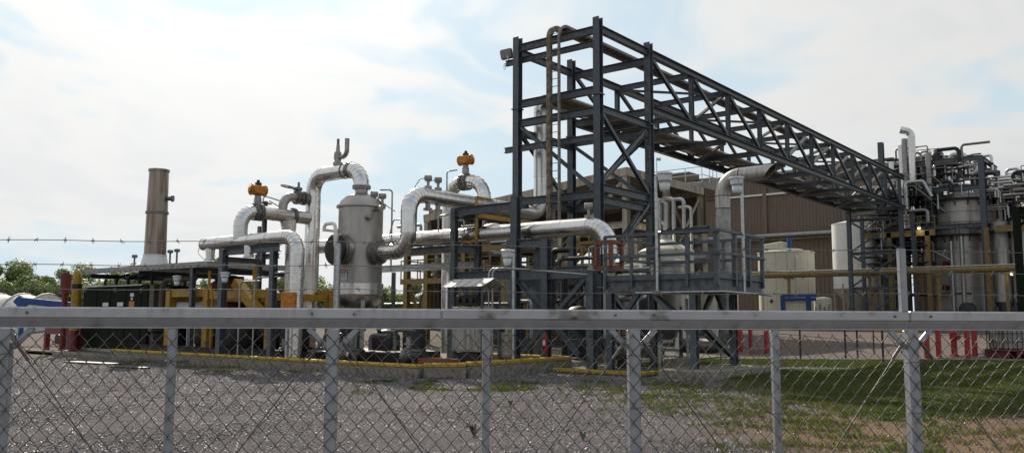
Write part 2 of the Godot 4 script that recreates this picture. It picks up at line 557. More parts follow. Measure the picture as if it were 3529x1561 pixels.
	mat("concrete", lin(0.27, 0.245, 0.20), 0.9, 0.0, T.concrete, 0.5, null, T.b_fine, 0.5)
	mat("slab", lin(0.15, 0.135, 0.115), 0.9, 0.0, T.concrete, 0.35, null, T.b_fine, 0.4)
	mat("kerb_paint", Color(1, 1, 1), 0.7, 0.0, T.worn_yellow, 0.6, null, T.b_fine, 0.4)
	mat("label", lin(0.7, 0.7, 0.68), 0.5)
	mat("wire", lin(0.16, 0.148, 0.13), 0.45, 0.5, T.mottle, 3.0)
	mat("barb", lin(0.14, 0.13, 0.125), 0.55, 0.3)
	mat("rail_stained", lin(0.52, 0.52, 0.535), 0.5, 0.35, T.moss, 0.6, T.rough)
	mat("hoop_cover", lin(0.72, 0.7, 0.66), 0.6, 0.0, T.mottle, 0.4)
	mat("weed", lin(0.08, 0.12, 0.03), 0.6)
	mat("weed_red", lin(0.14, 0.07, 0.035), 0.6)
	mat("bark", lin(0.1, 0.075, 0.05), 0.9, 0.0, T.grime, 1.0)
	mat("lamp_glow", lin(0.9, 0.85, 0.7), 0.4)
	M.lamp_glow.emission_enabled = true
	M.lamp_glow.emission = Color(1.0, 0.95, 0.8)
	M.lamp_glow.emission_energy_multiplier = 3.0
	M.clads = [M.clad0, M.clad1, M.clad2]
	for k in ["clad0", "clad1", "clad2"]:
		M[k].uv1_world_triplanar = true

func sky_texture(sun: Vector3) -> ImageTexture:
	var w := 2048
	var h := 1024
	var im := Image.create(w, h, false, Image.FORMAT_RGBF)
	var big := noise(41, 0.42, 5)
	var fine := noise(42, 1.5, 5)
	var wisp := noise(43, 0.9, 4)
	var low := Color(0.30, 0.29, 0.28)
	im.fill_rect(Rect2i(0, h / 2, w, h / 2), low)
	for j in h / 2 + 4:
		var th := PI * (j + 0.5) / h
		var y := cos(th)
		var st := sin(th)
		var up := clampf(y, 0.0, 1.0)
		var blue := Color(0.62, 0.83, 0.96).lerp(Color(0.18, 0.36, 0.66), smoothstep(0.1, 1.0, up))
		for i in w:
			var ph := (float(i) + 0.5) / w * TAU
			var d := Vector3(sin(ph) * st, y, -cos(ph) * st)
			var k := 1.0 / (up + 0.16)
			var p := Vector2(d.x, d.z) * k
			var q := p + Vector2(wisp.get_noise_2d(p.x * 0.9, p.y * 0.9), wisp.get_noise_2d(p.x * 0.9 + 30.0, p.y * 0.9)) * 0.3
			var c := 0.56 + 0.8 * big.get_noise_2d(q.x * 1.1 + 3.7, q.y * 1.1 + 1.0) + 0.42 * fine.get_noise_2d(q.x * 1.5, q.y * 2.4)
			var cs := d.dot(sun)
			# thin cloud scatters forward: bright round the sun, fading away from it
			var near := exp((cs - 1.0) * 2.6)
			var cover := smoothstep(0.18, 0.7, c + 0.04)
			var thick := smoothstep(0.6, 1.15, c)
			var white := Color(1.0, 0.995, 0.97).lerp(Color(0.86, 0.88, 0.915), thick * (1.0 - near * 0.6))
			white = white * (0.645 + 0.32 * near)
			var sky := blue * (0.80 + 0.2 * near)
			sky = sky.lerp(white, 0.26 + 0.7 * cover)
			var glow := exp((cs - 1.0) * 30.0)
			sky = sky + Color(1.0, 0.97, 0.9) * glow * 0.5
			im.set_pixel(i, j, sky)
	return ImageTexture.create_from_image(im)

func make_light_and_camera() -> void:
	var cam := Camera3D.new()
	cam.name = "camera"
	add_child(cam)
	cam.position = V(-26.492, 1.6, 17.045)
	var fwd := V(0.78127, 0, -0.62419)
	var look := (fwd * cos(0.1071) + Vector3.UP * sin(0.1071)).normalized()
	cam.basis = Basis.looking_at(look, Vector3.UP) * Basis(V(0, 0, 1), 0.004)
	cam.fov = 29.69
	cam.near = 0.05
	cam.far = 4000.0
	cam.current = true
	var right := V(0.62419, 0, 0.78127)
	var az := deg_to_rad(19.0)
	var el := deg_to_rad(34.0)
	var to_sun := (fwd * cos(az) - right * sin(az)) * cos(el) + Vector3.UP * sin(el)
	var sun := DirectionalLight3D.new()
	sun.name = "sun"
	add_child(sun)
	sun.basis = Basis.looking_at(-to_sun, Vector3.UP)
	sun.light_energy = 1.55
	sun.light_angular_distance = 0.6
	sun.light_color = Color(1.0, 0.955, 0.88)
	sun.shadow_enabled = true
	var we := WorldEnvironment.new()
	we.name = "air"
	var e := Environment.new()
	e.background_mode = Environment.BG_SKY
	var sky := Sky.new()
	var pano := PanoramaSkyMaterial.new()
	pano.panorama = sky_texture(to_sun)
	sky.sky_material = pano
	e.sky = sky
	e.tonemap_mode = Environment.TONE_MAPPER_LINEAR
	e.tonemap_exposure = 1.0
	e.sdfgi_enabled = true
	e.ssao_enabled = true
	e.ssil_enabled = true
	we.environment = e
	add_child(we)

# ---------- ground ----------
var gn: FastNoiseLite
func lawn(x: float, z: float) -> float:
	var r := aside(x, z)
	var d := away(x, z)
	var k := gn.get_noise_2d(x * 0.6, z * 0.6) * 1.3 + gn.get_noise_2d(x * 3.0, z * 3.0) * 0.6
	var a := 0.0
	# main lawn on the right
	a = maxf(a, smoothstep(-0.6, 1.2, d + k * 0.8 - (14.2 + maxf(0.0, r - 8.0) * 0.3)) * smoothstep(5.2, 6.5, r + k * 0.5) * smoothstep(34.3, 33.3, d + k * 0.35))
	# strip behind the platform
	a = maxf(a, smoothstep(27.0, 28.0, d + k * 0.5) * smoothstep(34.3, 33.3, d + k * 0.3) * smoothstep(2.0, 2.8, r))
	# gravel spill in the lawn
	a *= 1.0 - smoothstep(1.0, 0.5, Vector2((r - 9.4) / 2.6, (d - 28.2) / 1.5).length() + k * 0.25)
	# weeds along the containment wall
	var w := smoothstep(0.10, 0.5, gn.get_noise_2d(x * 1.6 + 50.0, z * 1.6) + 0.12)
	a = maxf(a, 0.6 * w * smoothstep(17.8, 19.2, d) * smoothstep(22.6, 21.6, d) * smoothstep(-4.2, -3.2, r) * smoothstep(1.2, 0.2, r))
	a = maxf(a, 0.6 * w * smoothstep(-13.2, -11.6, x) * (1.0 - smoothstep(-10.6, -10.4, x)) * smoothstep(-1.0, -4.0, z))
	a = maxf(a, 0.5 * w * smoothstep(15.0, 18.0, d) * smoothstep(0.5, 2.0, r) * smoothstep(23.5, 22.0, d))
	# thin uneven grass running out over the dirt and gravel on the right
	var s2 := clampf(0.5 + 1.1 * gn.get_noise_2d(x * 2.2 + 20.0, z * 2.2 - 7.0) + 0.7 * gn.get_noise_2d(x * 7.0, z * 7.0 + 3.0), 0, 1)
	a = maxf(a, 0.62 * s2 * (1.0 - 0.35 * smoothstep(5.0, 7.0, r) * smoothstep(14.0, 12.5, d)) * smoothstep(1.5, 6.0, r + d * 0.1) * smoothstep(23.0, 20.5, d) * smoothstep(7.0, 9.0, d))
	return clampf(a, 0, 1)

func dirt(x: float, z: float) -> float:
	var r := aside(x, z)
	var d := away(x, z)
	var k := gn.get_noise_2d(x * 0.8 + 9.0, z * 0.8) * 2.0 + gn.get_noise_2d(x * 4.0, z * 4.0) * 0.7
	return clampf(smoothstep(2.6, 4.6, r + k * 0.55 - maxf(0.0, 11.0 - d) * 0.15) * smoothstep(17.0, 13.5, d + k * 0.8), 0, 1) * 0.85

func make_ground() -> void:
	gn = noise(71, 0.35, 4)
	var far := noise(72, 0.05, 4)
	var xs := []
	var zs := []
	for side in [[xs, -25.0, 22.0], [zs, -30.0, 16.5]]:
		var a: Array = side[0]
		var lo := []
		var st := 1.0
		var p: float = side[1]
		while p > -900.0:
			p -= st
			st *= 1.28
			lo.push_front(p)
		a.append_array(lo)
		var q: float = side[1]
		while q < side[2]:
			a.append(q)
			q += 0.28
		st = 0.6
		while q < 1100.0:
			a.append(q)
			q += st
			st = minf(st * 1.22, 160.0)
	var mb := MB.new()
	var nx := xs.size()
	for j in zs.size():
		for i in nx:
			var x: float = xs[i]
			var z: float = zs[j]
			var y := gh(x, z) + 0.02 * gn.get_noise_2d(x, z) * smoothstep(24.0, 16.0, away(x, z))
			mb.v.append(V(x, y, z))
			mb.n.append(Vector3.UP)
			var d := away(x, z)
			var t := gn.get_noise_2d(x * 0.5, z * 0.5)
			var c := Color(0.25, 0.24, 0.25).lerp(Color(0.42, 0.375, 0.32), smoothstep(31.0, 36.0, d) * 0.8)
			var rut := gn.get_noise_2d(d * 1.1, aside(x, z) * 0.16)
			c = c * (1.0 + 0.16 * t + 0.1 * far.get_noise_2d(x, z) + 0.2 * rut)
			c = c.lerp(Color(0.21, 0.18, 0.15), clampf(0.5 * rut - 0.1, 0, 0.5))
			c = c.lerp(Color(0.36, 0.24, 0.145) * (1.0 + 0.35 * t), dirt(x, z))
			c = c.lerp(Color(0.15, 0.165, 0.05), pow(lawn(x, z), 1.5) * 0.9)
			c = c.lerp(Color(0.09, 0.12, 0.04), smoothstep(70.0, 90.0, d))
			c.a = 1.0
			mb.col.append(c)
	for j in zs.size() - 1:
		for i in nx - 1:
			var a := j * nx + i
			mb.ix.append_array(PackedInt32Array([a, a + 1, a + nx + 1, a, a + nx + 1, a + nx]))
	var m := mat("ground", Color(1, 1, 1), 0.85, 0.0, T.gravel, 0.6, null, T.b_gravel, 0.6)
	m.vertex_color_use_as_albedo = true
	m.metallic_specular = 0.18
	m.roughness = 0.95
	setting("ground", mb, m)

func make_stuff() -> void:
	# loose stones on the near gravel
	var protos := []
	for k in 3:
		var ico := MB.new()
		var s := SphereMesh.new()
		s.radial_segments = 6
		s.rings = 3
		var arr := s.get_mesh_arrays()
		var vv: PackedVector3Array = arr[Mesh.ARRAY_VERTEX]
		var id: PackedInt32Array = arr[Mesh.ARRAY_INDEX]
		var nn := noise(90 + k, 1.1, 2)
		for i in range(0, id.size(), 3):
			var p := []
			for e in 3:
				var q := vv[id[i + e]] * 2.0
				p.append(q * (0.5 + 0.28 * nn.get_noise_3dv(q * 1.6)) * V(1.0, 0.62, 0.82))
			if (p[1] - p[0]).cross(p[2] - p[0]).length() < 1e-6: continue
			var f: Vector3 = (p[1] - p[0]).cross(p[2] - p[0]).normalized()
			if f.dot(p[0] + p[1] + p[2]) < 0: f = -f
			ico.tri(p[0], p[1], p[2], f)
		protos.append(ico.mesh())
	var sm := mat("stone", Color(1, 1, 1), 0.36, 0.0)
	sm.vertex_color_use_as_albedo = true
	for k in 3:
		var xf := []
		var cs := []
		var r := RandomNumberGenerator.new()
		r.seed = 500 + k
		for i in 80000:
			var d := 6.5 + 27.0 * pow(r.randf(), 0.85)
			var s := (r.randf() * 2.0 - 1.0) * (d * 0.63 + 0.6)
			var x := -26.49 + s * 0.62419 + d * 0.78127
			var z := 17.045 + s * 0.78127 - d * 0.62419
			if x > -10.15 and z < 1.75: continue
			if r.randf() < lawn(x, z) * 1.1: continue
			var dr := dirt(x, z)
			if r.randf() < dr * 0.75: continue
			var size := (0.008 + 0.022 * pow(r.randf(), 3.0)) * (1.0 + 0.015 * d)
			var b := Basis.from_euler(V(r.randf() * 0.9, r.randf() * TAU, r.randf() * 0.9)) * Basis.from_scale(Vector3.ONE * size)
			xf.append(Transform3D(b, V(x, size * 0.18, z)))
			var g := 0.08 + 0.13 * r.randf() + (0.25 if r.randf() < 0.06 else 0.0)
			cs.append(Color(g * 1.0, g * 0.965, g * 0.985).lerp(Color(0.3, 0.2, 0.13), dr * 0.7))
		var mm := MultiMesh.new()
		mm.transform_format = MultiMesh.TRANSFORM_3D
		mm.use_colors = true
		mm.mesh = protos[k]
		mm.instance_count = xf.size()
		for i in xf.size():
			mm.set_instance_transform(i, xf[i])
			mm.set_instance_color(i, cs[i])
		var o := MultiMeshInstance3D.new()
		o.name = numbered("loose_gravel")
		o.multimesh = mm
		o.material_override = sm
		add_child(o)
		tag(o, ["loose grey gravel scattered over the yard in front of the containment wall", "coarser pale stones mixed into the grey gravel yard", "small dark stones mixed into the grey gravel yard"][k], "gravel", "", "stuff")
	# grass
	var tufts := []
	for k in 3:
		var mb := MB.new()
		var r := RandomNumberGenerator.new()
		r.seed = 77 + k
		for i in 9:
			var a := r.randf() * TAU
			var base := V(cos(a), 0, sin(a)) * r.randf() * 0.05
			var lean := V(cos(a + r.randf()), 0, sin(a + r.randf())) * (0.02 + 0.05 * r.randf())
			var h := 0.03 + 0.045 * r.randf()
			var wv := V(-sin(a), 0, cos(a)) * 0.006
			var mid := base + lean * 0.4 + V(0, h * 0.6, 0)
			var tip := base + lean + V(0, h, 0)
			var nn := (V(cos(a), 0.6, sin(a))).normalized()
			mb.quad(base - wv, base + wv, mid + wv * 0.7, mid - wv * 0.7, nn)
			mb.tri(mid - wv * 0.7, mid + wv * 0.7, tip, nn)
		tufts.append(mb.mesh())
	var gm := mat("grass", Color(1, 1, 1), 0.6)
	gm.vertex_color_use_as_albedo = true
	gm.backlight_enabled = true
	gm.backlight = lin(0.3, 0.42, 0.08)
	for k in 3:
		var xf := []
		var cs := []
		var r := RandomNumberGenerator.new()
		r.seed = 900 + k
		for i in 150000:
			var d := 9.0 + 25.5 * r.randf()
			var s := -14.0 + 38.0 * r.randf()
			if absf(s) > d * 0.66 + 1.0: continue
			var x := -26.49 + s * 0.62419 + d * 0.78127
			var z := 17.045 + s * 0.78127 - d * 0.62419
			if x > -10.2 and z < 1.75: continue
			var g := lawn(x, z)
			if r.randf() > g * g * 1.3: continue
			var sc := (0.6 + 0.8 * r.randf()) * (0.7 + 0.4 * g)
			xf.append(Transform3D(Basis(Vector3.UP, r.randf() * TAU) * Basis.from_scale(V(sc * 1.2, sc, sc * 1.2)), V(x, gh(x, z) - 0.004, z)))
			var dry := clampf(gn.get_noise_2d(x * 1.3, z * 1.3) + 0.25 * r.randf() + 0.9 * (0.85 - g), 0, 1)
			cs.append(Color(0.125, 0.165, 0.04).lerp(Color(0.25, 0.22, 0.09), 0.12 + dry * 0.75) * (0.8 + 0.4 * r.randf()))
		var mm := MultiMesh.new()
		mm.transform_format = MultiMesh.TRANSFORM_3D
		mm.use_colors = true
		mm.mesh = tufts[k]
		mm.instance_count = xf.size()
		for i in xf.size():
			mm.set_instance_transform(i, xf[i])
			mm.set_instance_color(i, cs[i])
		var o := MultiMeshInstance3D.new()
		o.name = numbered("grass")
		o.multimesh = mm
		o.material_override = gm
		add_child(o)
		tag(o, ["short mown grass of the lawn on the right and weeds along the wall", "taller tufts among the lawn grass", "thin blades among the lawn grass"][k], "grass", "", "stuff")

func wall_run(t: Node3D, p: Vector3, q: Vector3, th: float, h: float, cap: bool, piece := 2.4) -> void:
	var k := maxi(1, int(round(p.distance_to(q) / piece)))
	for i in k:
		var a := p.lerp(q, float(i) / k)
		var b := p.lerp(q, float(i + 1) / k)
		var d := (b - a).normalized() * 0.006
		var mb := MB.new()
		var hh := h * 0.7 if cap else h
		mb.bar(a + d + V(0, hh * 0.5 - 0.15, 0), b - d + V(0, hh * 0.5 - 0.15, 0), th, hh + 0.3, Vector3.UP, 0.012)
		part(t, "wall_block", mb, M.concrete)
		if cap:
			var c := MB.new()
			c.bar(a + d + V(0, h * 0.85, 0), b - d + V(0, h * 0.85, 0), th + 0.006, h * 0.3, Vector3.UP, 0.03)
			part(t, "painted_cap", c, M.kerb_paint)

func make_site() -> void:
	var mb := MB.new()
	mb.box(V(-1.0, -0.02, -10.0), V(18.0, 0.14, 22.8))
	setting("slab", mb, M.slab)
	mb = MB.new()
	mb.box(V(-7.2, -0.06, -16.6), V(6.4, 0.36, 12.4), Basis.IDENTITY, 0.02)
	setting("equipment_plinth", mb, M.slab)
	var w := thing("containment_wall", "low concrete containment wall with worn yellow paint along its top", "wall")
	wall_run(w, V(-9.97, 0, -16.0), V(-9.97, 0, 0.75), 0.26, 0.36, true)
	wall_run(w, V(-9.93, 0, 0.8), V(-9.05, 0, 1.52), 0.26, 0.4, true)
	wall_run(w, V(-9.0, 0, 1.55), V(-4.2, 0, 1.55), 0.26, 0.43, true)
	wall_run(w, V(-4.22, 0, 1.4), V(-4.22, 0, -3.0), 0.26, 0.43, true)
	w = thing("apron_kerb", "low pale concrete kerb edging the slab beside the dark green switchgear", "kerb")
	wall_run(w, V(-10.25, 0, -23.0), V(-10.25, 0, -16.2), 0.3, 0.16, false)
	wall_run(w, V(-10.9, 0, -19.0), V(-10.3, 0, -13.0), 0.16, 0.14, false)
	# pads
	mb = MB.new()
	mb.box(V(-4.4, 0.02, 3.55), V(2.7, 0.2, 3.0), Basis.IDENTITY, 0.02)
	var pad := thing("low_pad", "low concrete pad with a yellow painted rim under the silver pipe drop", "pad")
	part(pad, "concrete", mb, M.slab)
	for e in [[V(-5.74, 0.1, 2.06), V(-5.74, 0.1, 5.04)], [V(-5.74, 0.1, 5.04), V(-3.06, 0.1, 5.04)]]:
		mb = MB.new()
		mb.bar(e[0], e[1], 0.08, 0.1, Vector3.UP, 0.01)
		part(pad, "painted_rim", mb, M.kerb_paint)
	mb = MB.new()
	mb.box(V(-3.75, 0.0, 6.35), V(3.9, 0.5, 1.6), Basis.IDENTITY, 0.03)
	single("footing", mb, M.concrete, "thick weathered concrete footing under the steel platform's front legs", "footing")
	for p in [[0.0, 0.0, "square concrete pedestal under the tallest front column of the steel tower"], [0.0, -3.86, "square concrete pedestal under the tower column that carries the floodlight"], [3.83, 0.0, "square concrete pedestal under the right rear tower column"], [3.83, -3.86, "square concrete pedestal under the left rear tower column"]]:
		mb = MB.new()
		mb.box(V(p[0], 0.05, p[1]), V(0.7, 0.5, 0.7), Basis.IDENTITY, 0.02)
		single("column_pedestal", mb, M.concrete, p[2], "pedestal", "pedestals under the tower")

func make_gate() -> void:
	var g := thing("sliding_gate", "aluminium sliding gate with chain-link mesh and three strands of barbed wire", "gate")
	var right := V(0.62419, 0, 0.78127)
	var fwd := V(0.78127, 0, -0.62419)
	var a := deg_to_rad(6.8)
	var t := right * cos(a) + fwd * sin(a)
	g.transform = Transform3D(Basis(t, Vector3.UP, t.cross(Vector3.UP)), V(-26.492, 0, 17.045) + right * -2.3535 + fwd * 4.0)
	var sp := 0.748
	var ends := [-2.3, 2.02, 4.475, 7.6]
	for k in 3:
		var mb := MB.new()
		mb.box(V((ends[k] + ends[k + 1]) * 0.5, 1.618, 0), V(ends[k + 1] - ends[k] - 0.002, 0.054, 0.062), Basis.IDENTITY, 0.007)
		part(g, "top_rail", mb, M.rail_stained if k == 1 else M.aluminium)
		mb = MB.new()
		var x0: float = ends[k] + 0.001
		var dx := V(ends[k + 1] - ends[k] - 0.002, 0, 0)
		mb.extrude(PackedVector2Array([Vector2(0.026, 1.591), Vector2(0.024, 1.587), Vector2(-0.002, 1.553), Vector2(-0.022, 1.552), Vector2(-0.026, 1.591)]), V(x0, 0, 0), V(0, 0, 1), Vector3.UP, dx, PackedInt32Array([0, 1, 4, 1, 2, 4, 2, 3, 4]))
		mb.box(V((ends[k] + ends[k + 1]) * 0.5, 1.5495, -0.004), V(ends[k + 1] - ends[k] - 0.002, 0.005, 0.03))
		part(g, "track_rail", mb, M.aluminium)
	var mb0 := MB.new()
	mb0.box(V(2.65, 0.14, 0), V(9.9, 0.06, 0.05), Basis.IDENTITY, 0.006)
	part(g, "bottom_rail", mb0, M.aluminium)
	for i in range(-3, 11):
		var x := i * sp
		var wide := i % 2 == 0
		var s := 0.058 if wide else 0.037
		var mb := MB.new()
		mb.box(V(x, 0.858, 0), V(s, 1.372, s), Basis.IDENTITY, 0.004)
		var post := part(g, "post", mb, M.aluminium_post)
		for k in 4:
			var tie := MB.new()
			var ty := 1.43 - k * 0.26 - 0.05 * absf(sin(i * 2.3))
			tie.tube(PV([V(x - s * 0.5 - 0.002, ty, -0.01), V(x - s * 0.5 - 0.004, ty + 0.003, 0.036), V(x, ty - 0.004, 0.041), V(x + s * 0.5 + 0.004, ty + 0.002, 0.036), V(x + s * 0.5 + 0.002, ty, -0.01)]), 0.0016, 5)
			part(post, "tie_wire", tie, M.wire)
		if wide:
			for e: float in [-1.0, 1.0]:
				var bt := MB.new()
				bt.tube(PV([V(x + e * 0.1, 1.618, 0.03), V(x + e * 0.1, 1.618, 0.036)]), 0.007, 6)
				part(post, "rail_bolt", bt, M.wire)
		if wide:
			for e: float in [-1.0, 1.0]:
				var q := MB.new()
				q.bar(V(x + e * (s * 0.5 + 0.002), 1.455, -0.004), V(x + e * 0.118, 1.548, -0.004), 0.028, 0.02, V(0, 0, 1), 0.003)
				part(post, "gusset", q, M.aluminium_post)
				var r := MB.new()
				r.tube(PV([V(x + e * 0.035, 1.50, 0.012), V(x + e * 1.02, 0.17, 0.012)]), 0.0034, 6)
				r.tube(PV([V(x + e * 0.052, 1.478, 0.012), V(x + e * 0.11, 1.40, 0.012)]), 0.0085, 6)
				part(g, "truss_rod", r, M.wire)
	# woven mesh: each zigzag wire is its own piece
	var w := 0.0755
	var h := 0.087
	var meshes := []
	for odd in 2:
		var pts := PackedVector3Array()
		var n := 33
		for i in n:
			var s := (i + odd) % 2
			var y := 1.522 - i * h * 0.5
			var x := (w * 0.5 + 0.003) * s - 0.0015
			pts.append(V(x, y + (0.0016 if i > 0 else 0.0), 0.003 * (1 if s == 0 else -1)))
			pts.append(V(x, y - 0.0016, -0.003 * (1 if s == 0 else -1)))
		var mb := MB.new()
		mb.tube(pts, 0.0021, 5)
		meshes.append(mb.mesh())
	for k in 206:
		share(g, "mesh_wire", meshes[k % 2], M.wire, Transform3D(Basis.IDENTITY, V(-1.55 + k * w * 0.5, 0, 0.036)))
	# barbed wire above the rail
	var r := RandomNumberGenerator.new()
	r.seed = 31
	for y: float in [1.968, 1.853, 1.738]:
		var pts := PackedVector3Array()
		for i in 97:
			var x := -2.2 + i * 0.1
			var u := fposmod(x + 1.5, 3.0) / 3.0
			pts.append(V(x, y - 0.012 * 4.0 * u * (1.0 - u) + 0.002 * sin(x * 9.0), 0.018))
		var mb := MB.new()
		mb.tube(pts, 0.0019, 5)
		var x := -2.15
		while x < 7.3:
			var u := fposmod(x + 1.5, 3.0) / 3.0
			var c := V(x, y - 0.048 * u * (1.0 - u) + 0.002 * sin(x * 9.0), 0.018)
			for e in 2:
				var d := Vector3(r.randf_range(-0.5, 0.5), r.randf_range(0.4, 1.0), r.randf_range(-0.7, 0.7)).normalized() * 0.015
				mb.tube(PV([c + V(0.004 * e, 0, 0) - d, c + V(0.004 * e, 0, 0) + d]), 0.0012, 4)
			mb.tube(PV([c - V(0.007, 0, 0), c + V(0.007, 0, 0)]), 0.0034, 5)
			x += 0.125 + r.randf_range(-0.008, 0.008)
		part(g, "barbed_wire", mb, M.barb)
	for x: float in [-1.52, 1.47 * 0.0 - 4.0, 4.447, 7.44]:
		if x < -3.0: continue
		var mb := MB.new()
		mb.box(V(x, 1.81, 0.028), V(0.034, 0.33, 0.004))
		mb.box(V(x - 0.0165, 1.80, 0.016), V(0.004, 0.35, 0.028))
		mb.box(V(x, 1.652, 0.016), V(0.034, 0.004, 0.03))
		part(g, "wire_arm", mb, M.aluminium_post)

func make_tower() -> void:
	var t := thing("pipe_rack_tower", "tall dark blue-grey steel tower at the near end of the pipe bridge", "steel tower")
	var s := 0.28
	var Z := -3.86
	var X := 3.83
	for p in [V(0, 0, 0), V(0, 0, Z), V(X, 0, 0), V(X, 0, Z)]:
		column(t, p.x, p.z, 0.3, 12.95, s, M.steel)
	for p in [V(0, 9.97, 0), V(0, 9.97, Z), V(X, 9.5, 0), V(X, 9.5, Z)]:
		var mb := MB.new()
		mb.box(p, V(0.36, 0.05, 0.36))
		part(t, "splice_plate", mb, M.steel)
	var d := 0.29
	var w := 0.2
	var e := 0.15
	for y: float in [12.49, 10.16, 9.37]:
		beam(t, "beam", V(0, y, Z + e), V(0, y, -e), d, w, M.steel)
	beam(t, "beam", V(0, 8.36, -4.5), V(0, 8.36, Z - e), 0.22, 0.16, M.steel)
	beam(t, "beam", V(0, 8.36, Z + e), V(0, 8.36, -e), 0.24, 0.16, M.steel)
	beam(t, "beam", V(0.22, 12.06, -4.65), V(0.22, 12.06, -0.16), 0.22, 0.15, M.steel)
	for y: float in [12.2, 10.05, 9.2, 6.3, 3.0]:
		beam(t, "beam", V(X, y, Z + e), V(X, y, -e), d, w, M.steel)
	for y: float in [12.53, 9.45, 6.45, 6.0, 3.1]:
		beam(t, "beam", V(e, y, 0), V(X - e, y, 0), d, w, M.steel)
	for y: float in [12.36, 9.05, 6.3, 3.0]:
		beam(t, "beam", V(e, y, Z), V(X - e, y, Z), d, w, M.steel)
	for y: float in [6.2, 3.0]:
		beam(t, "beam", V(0, y, Z + e), V(0, y, -e), d, w, M.steel)
	for q in [[V(0.2, 9.25, 0.02), V(X - 0.2, 6.65, 0.02)], [V(X - 0.2, 9.25, -0.06), V(0.2, 6.65, -0.06)],
			[V(0.02, 9.2, Z + 0.2), V(0.02, 6.4, -0.2)],
			[V(X, 9.0, Z + 0.2), V(X, 6.5, -0.2)], [V(X + 0.08, 6.5, Z + 0.2), V(X + 0.08, 9.0, -0.2)],
			[V(0.2, 9.0, Z), V(X - 0.2, 6.5, Z)],
			[V(0.3, 3.3, 0.03), V(X - 0.2, 6.2, 0.03)], [V(X - 0.02, 6.2, -0.3), V(X - 0.02, 3.3, -2.6)],
			[V(0.03, 2.9, -0.2), V(0.03, 0.5, Z + 0.2)], [V(-0.05, 2.9, Z + 0.2), V(-0.05, 0.5, -0.2)],
			[V(0.2, 2.9, 0.03), V(X - 0.2, 0.5, 0.03)], [V(X - 0.2, 2.9, -0.05), V(0.2, 0.5, -0.05)]]:
		var mb := MB.new()
		mb.hbeam(q[0], q[1], 0.15, 0.13, V(0, 0, 1) if absf(q[0].z - q[1].z) < 0.1 else V(1, 0, 0), 0.012, 0.012)
		part(t, "brace", mb, M.steel)
	# gussets where the braces meet
	for p in [V(0.16, 9.1, 0.03), V(X - 0.2, 9.1, 0.03), V(0.2, 6.75, 0.03), V(X - 0.2, 6.75, 0.03), V(X * 0.5, 7.95, 0.03)]:
		var mb := MB.new()
		mb.box(p, V(0.34, 0.34, 0.02))
		part(t, "gusset_plate", mb, M.steel)

